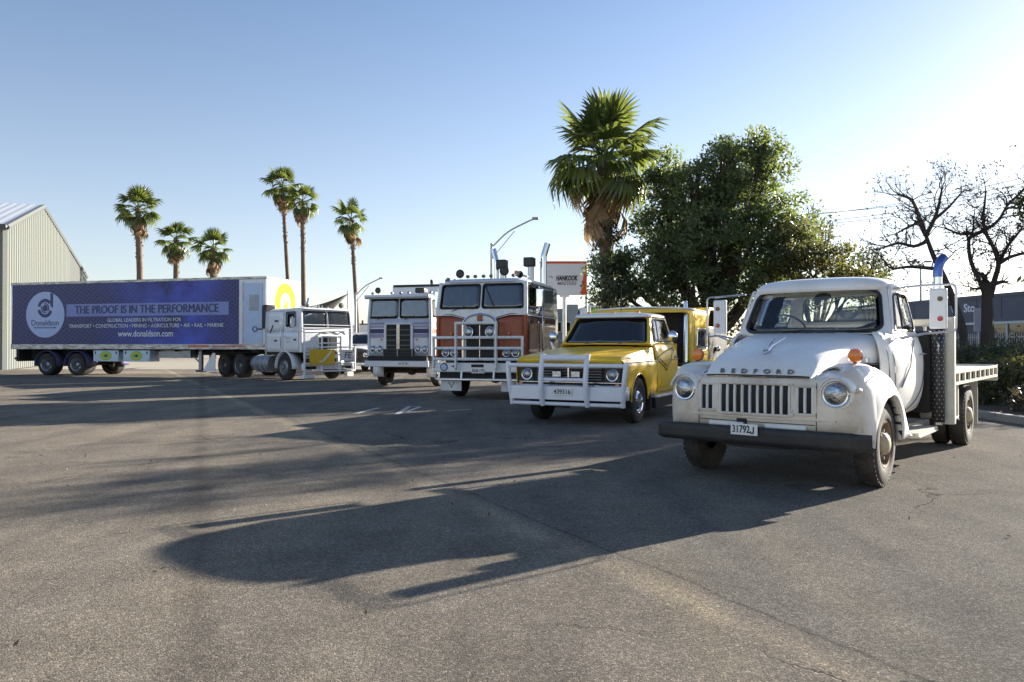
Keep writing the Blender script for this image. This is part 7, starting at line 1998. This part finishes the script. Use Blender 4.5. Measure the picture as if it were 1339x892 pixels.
# storage building on the right: long wall facing the yard
T_ = thing('storage_building', 'long dark storage building with white lettering and a pale window strip', 'building', (26.9, 56.0, 0), -83.6)
L_ = 34
wl_ = MB().box(-6, L_, 0, 12, 0, 4.25).obj('wall', 'store_wall', T_)
MB().box(-6, L_, -0.06, 0.0, 4.15, 4.35).obj('parapet_cap', 'store_wall', T_)
for k in range(20): MB().box(-6 + 2 * k - 0.012, -6 + 2 * k + 0.012, -0.012, 0.0, 2.9, 4.15).obj('panel_joint', 'letter_black', wl_)
lettering('lettering', 'Sto', 0.72, 'letter_white', T_, (8.9, -0.03, 3.60), FACE_RIGHT, 0.02, align='LEFT', bold=0.01)
lettering('lettering', 'co', 0.62, 'letter_white', T_, (7.4, -0.03, 2.95), FACE_RIGHT, 0.02, align='LEFT', bold=0.01)
MB().prism([(7.7, 3.85), (8.4, 3.95), (8.45, 3.4), (8.1, 3.25), (7.85, 3.45)], -0.03, 0.0).obj('shield_emblem', 'sky_blue_paint', T_, smooth=False)
MB().prism([(8.1, 3.85), (8.4, 3.9), (8.4, 3.55), (8.15, 3.4)], -0.04, -0.03).obj('shield_face', 'letter_white', T_, smooth=False)
MB().box(5.0, L_, -0.14, 0.0, 2.58, 2.72).obj('lintel', 'store_frame', T_); MB().box(11.0, L_, -0.14, 0.0, 1.25, 1.38).obj('sill', 'store_frame', T_)
for k in range(16):
    x = 11.0 + 1.5 * k
    f_ = MB().box(x - 0.05, x + 0.05, -0.12, 0.0, 1.38, 2.58).obj('mullion', 'store_frame', T_)
    MB().box(x + 0.05, x + 1.45, -0.05, -0.02, 1.38, 2.58).obj('pane', 'glass_mid', T_)
T_ = thing('picket_fence', 'pale vertical bar fence in front of the storage building', 'fence', (24.8, 52.0, 0), -84)
for z in (0.35, 1.75): MB().box(0, 26, -0.03, 0.03, z, z + 0.06).obj('rail', 'galv', T_)
pk = MB().box(-0.02, 0.02, -0.055, -0.03, 0.1, 2.0).obj('picket', 'galv', T_); pk.location = (0.1, 0, 0)
for k in range(1, 160):
    c = pk.copy(); COL.objects.link(c); c.parent = T_; c.location = (0.1 + 0.162 * k, 0, 0)
T_ = thing('street_notice', 'small white notice board on a post in front of the storage wall', 'sign', (px(1280, 452, 34).x, 34, 0), 10)
MB().tube([(0, 0, 0), (0, 0, 3.0)], 0.04, 8).obj('post', 'galv', T_); MB().box(-0.28, 0.28, -0.06, -0.03, 1.95, 3.0).obj('board', 'silver_paint', T_)
# shade sail behind the prime mover
T_ = thing('shade_sail', 'dark triangular shade sail stretched on posts behind the prime mover', 'shade sail', (0, 0, 0))
a, b, c = px(383, 404, 50), px(455, 384, 50), px(432, 408, 56)
rows = []
for i in range(9):
    s_ = i / 8
    rows.append([a.lerp(b, s_).lerp(a.lerp(c, s_), t) - Vector((0, 0, 0.9 * math.sin(math.pi * s_) * (0.35 + 0.65 * (1 - abs(2 * t - 1))) * 0.6)) for t in [k / 6 for k in range(7)]])
MB().grid(rows).obj('canopy', 'sail', T_, solid=0.02)
for p_ in (a, b, c): MB().tube([(p_.x, p_.y, 0), (p_.x, p_.y, p_.z + 0.2)], 0.05, 8).obj('post', 'galv', T_)
# off to the right a denser belt of trees stands beyond the frame; its shade lies across the yard
cen = []
for (x, y, r, z0, z1) in ((22.2, 28.4, 2.4, 1.5, 8.5), (29.8, 36.5, 3.2, 1.5, 9.2)):
    for k in range(420 if x < 25 else 240):
        a_ = rng.uniform(0, 6.283); t = rng.uniform(0.2, 1) ** 0.5; z = rng.uniform(z0, z1)
        w2 = r * t * (1 - 0.6 * abs((z - z0) / (z1 - z0) - 0.4))
        cen.append((x + w2 * math.cos(a_), y + w2 * math.sin(a_), z))
tag(leaf_cloud(cen, 22, 0.28, 0.17, 'leaf_dark', 'tree_belt', None), kind='stuff', label='dark belt of trees beyond the right edge')
# far trees closing the horizon
cen = []
for k in range(900):
    x = rng.uniform(-190, 240); hgt = 4.2 + 2.0 * math.sin(x * 0.09) + 1.3 * math.sin(x * 0.31 + 1) ; cen.append((x, 165 + rng.uniform(-6, 6), rng.uniform(0.2, max(1.5, hgt))))
tag(leaf_cloud(cen, 34, 1.1, 0.5, 'leaf_dark', 'treeline', None), kind='stuff', label='far-off low band of trees along the horizon')
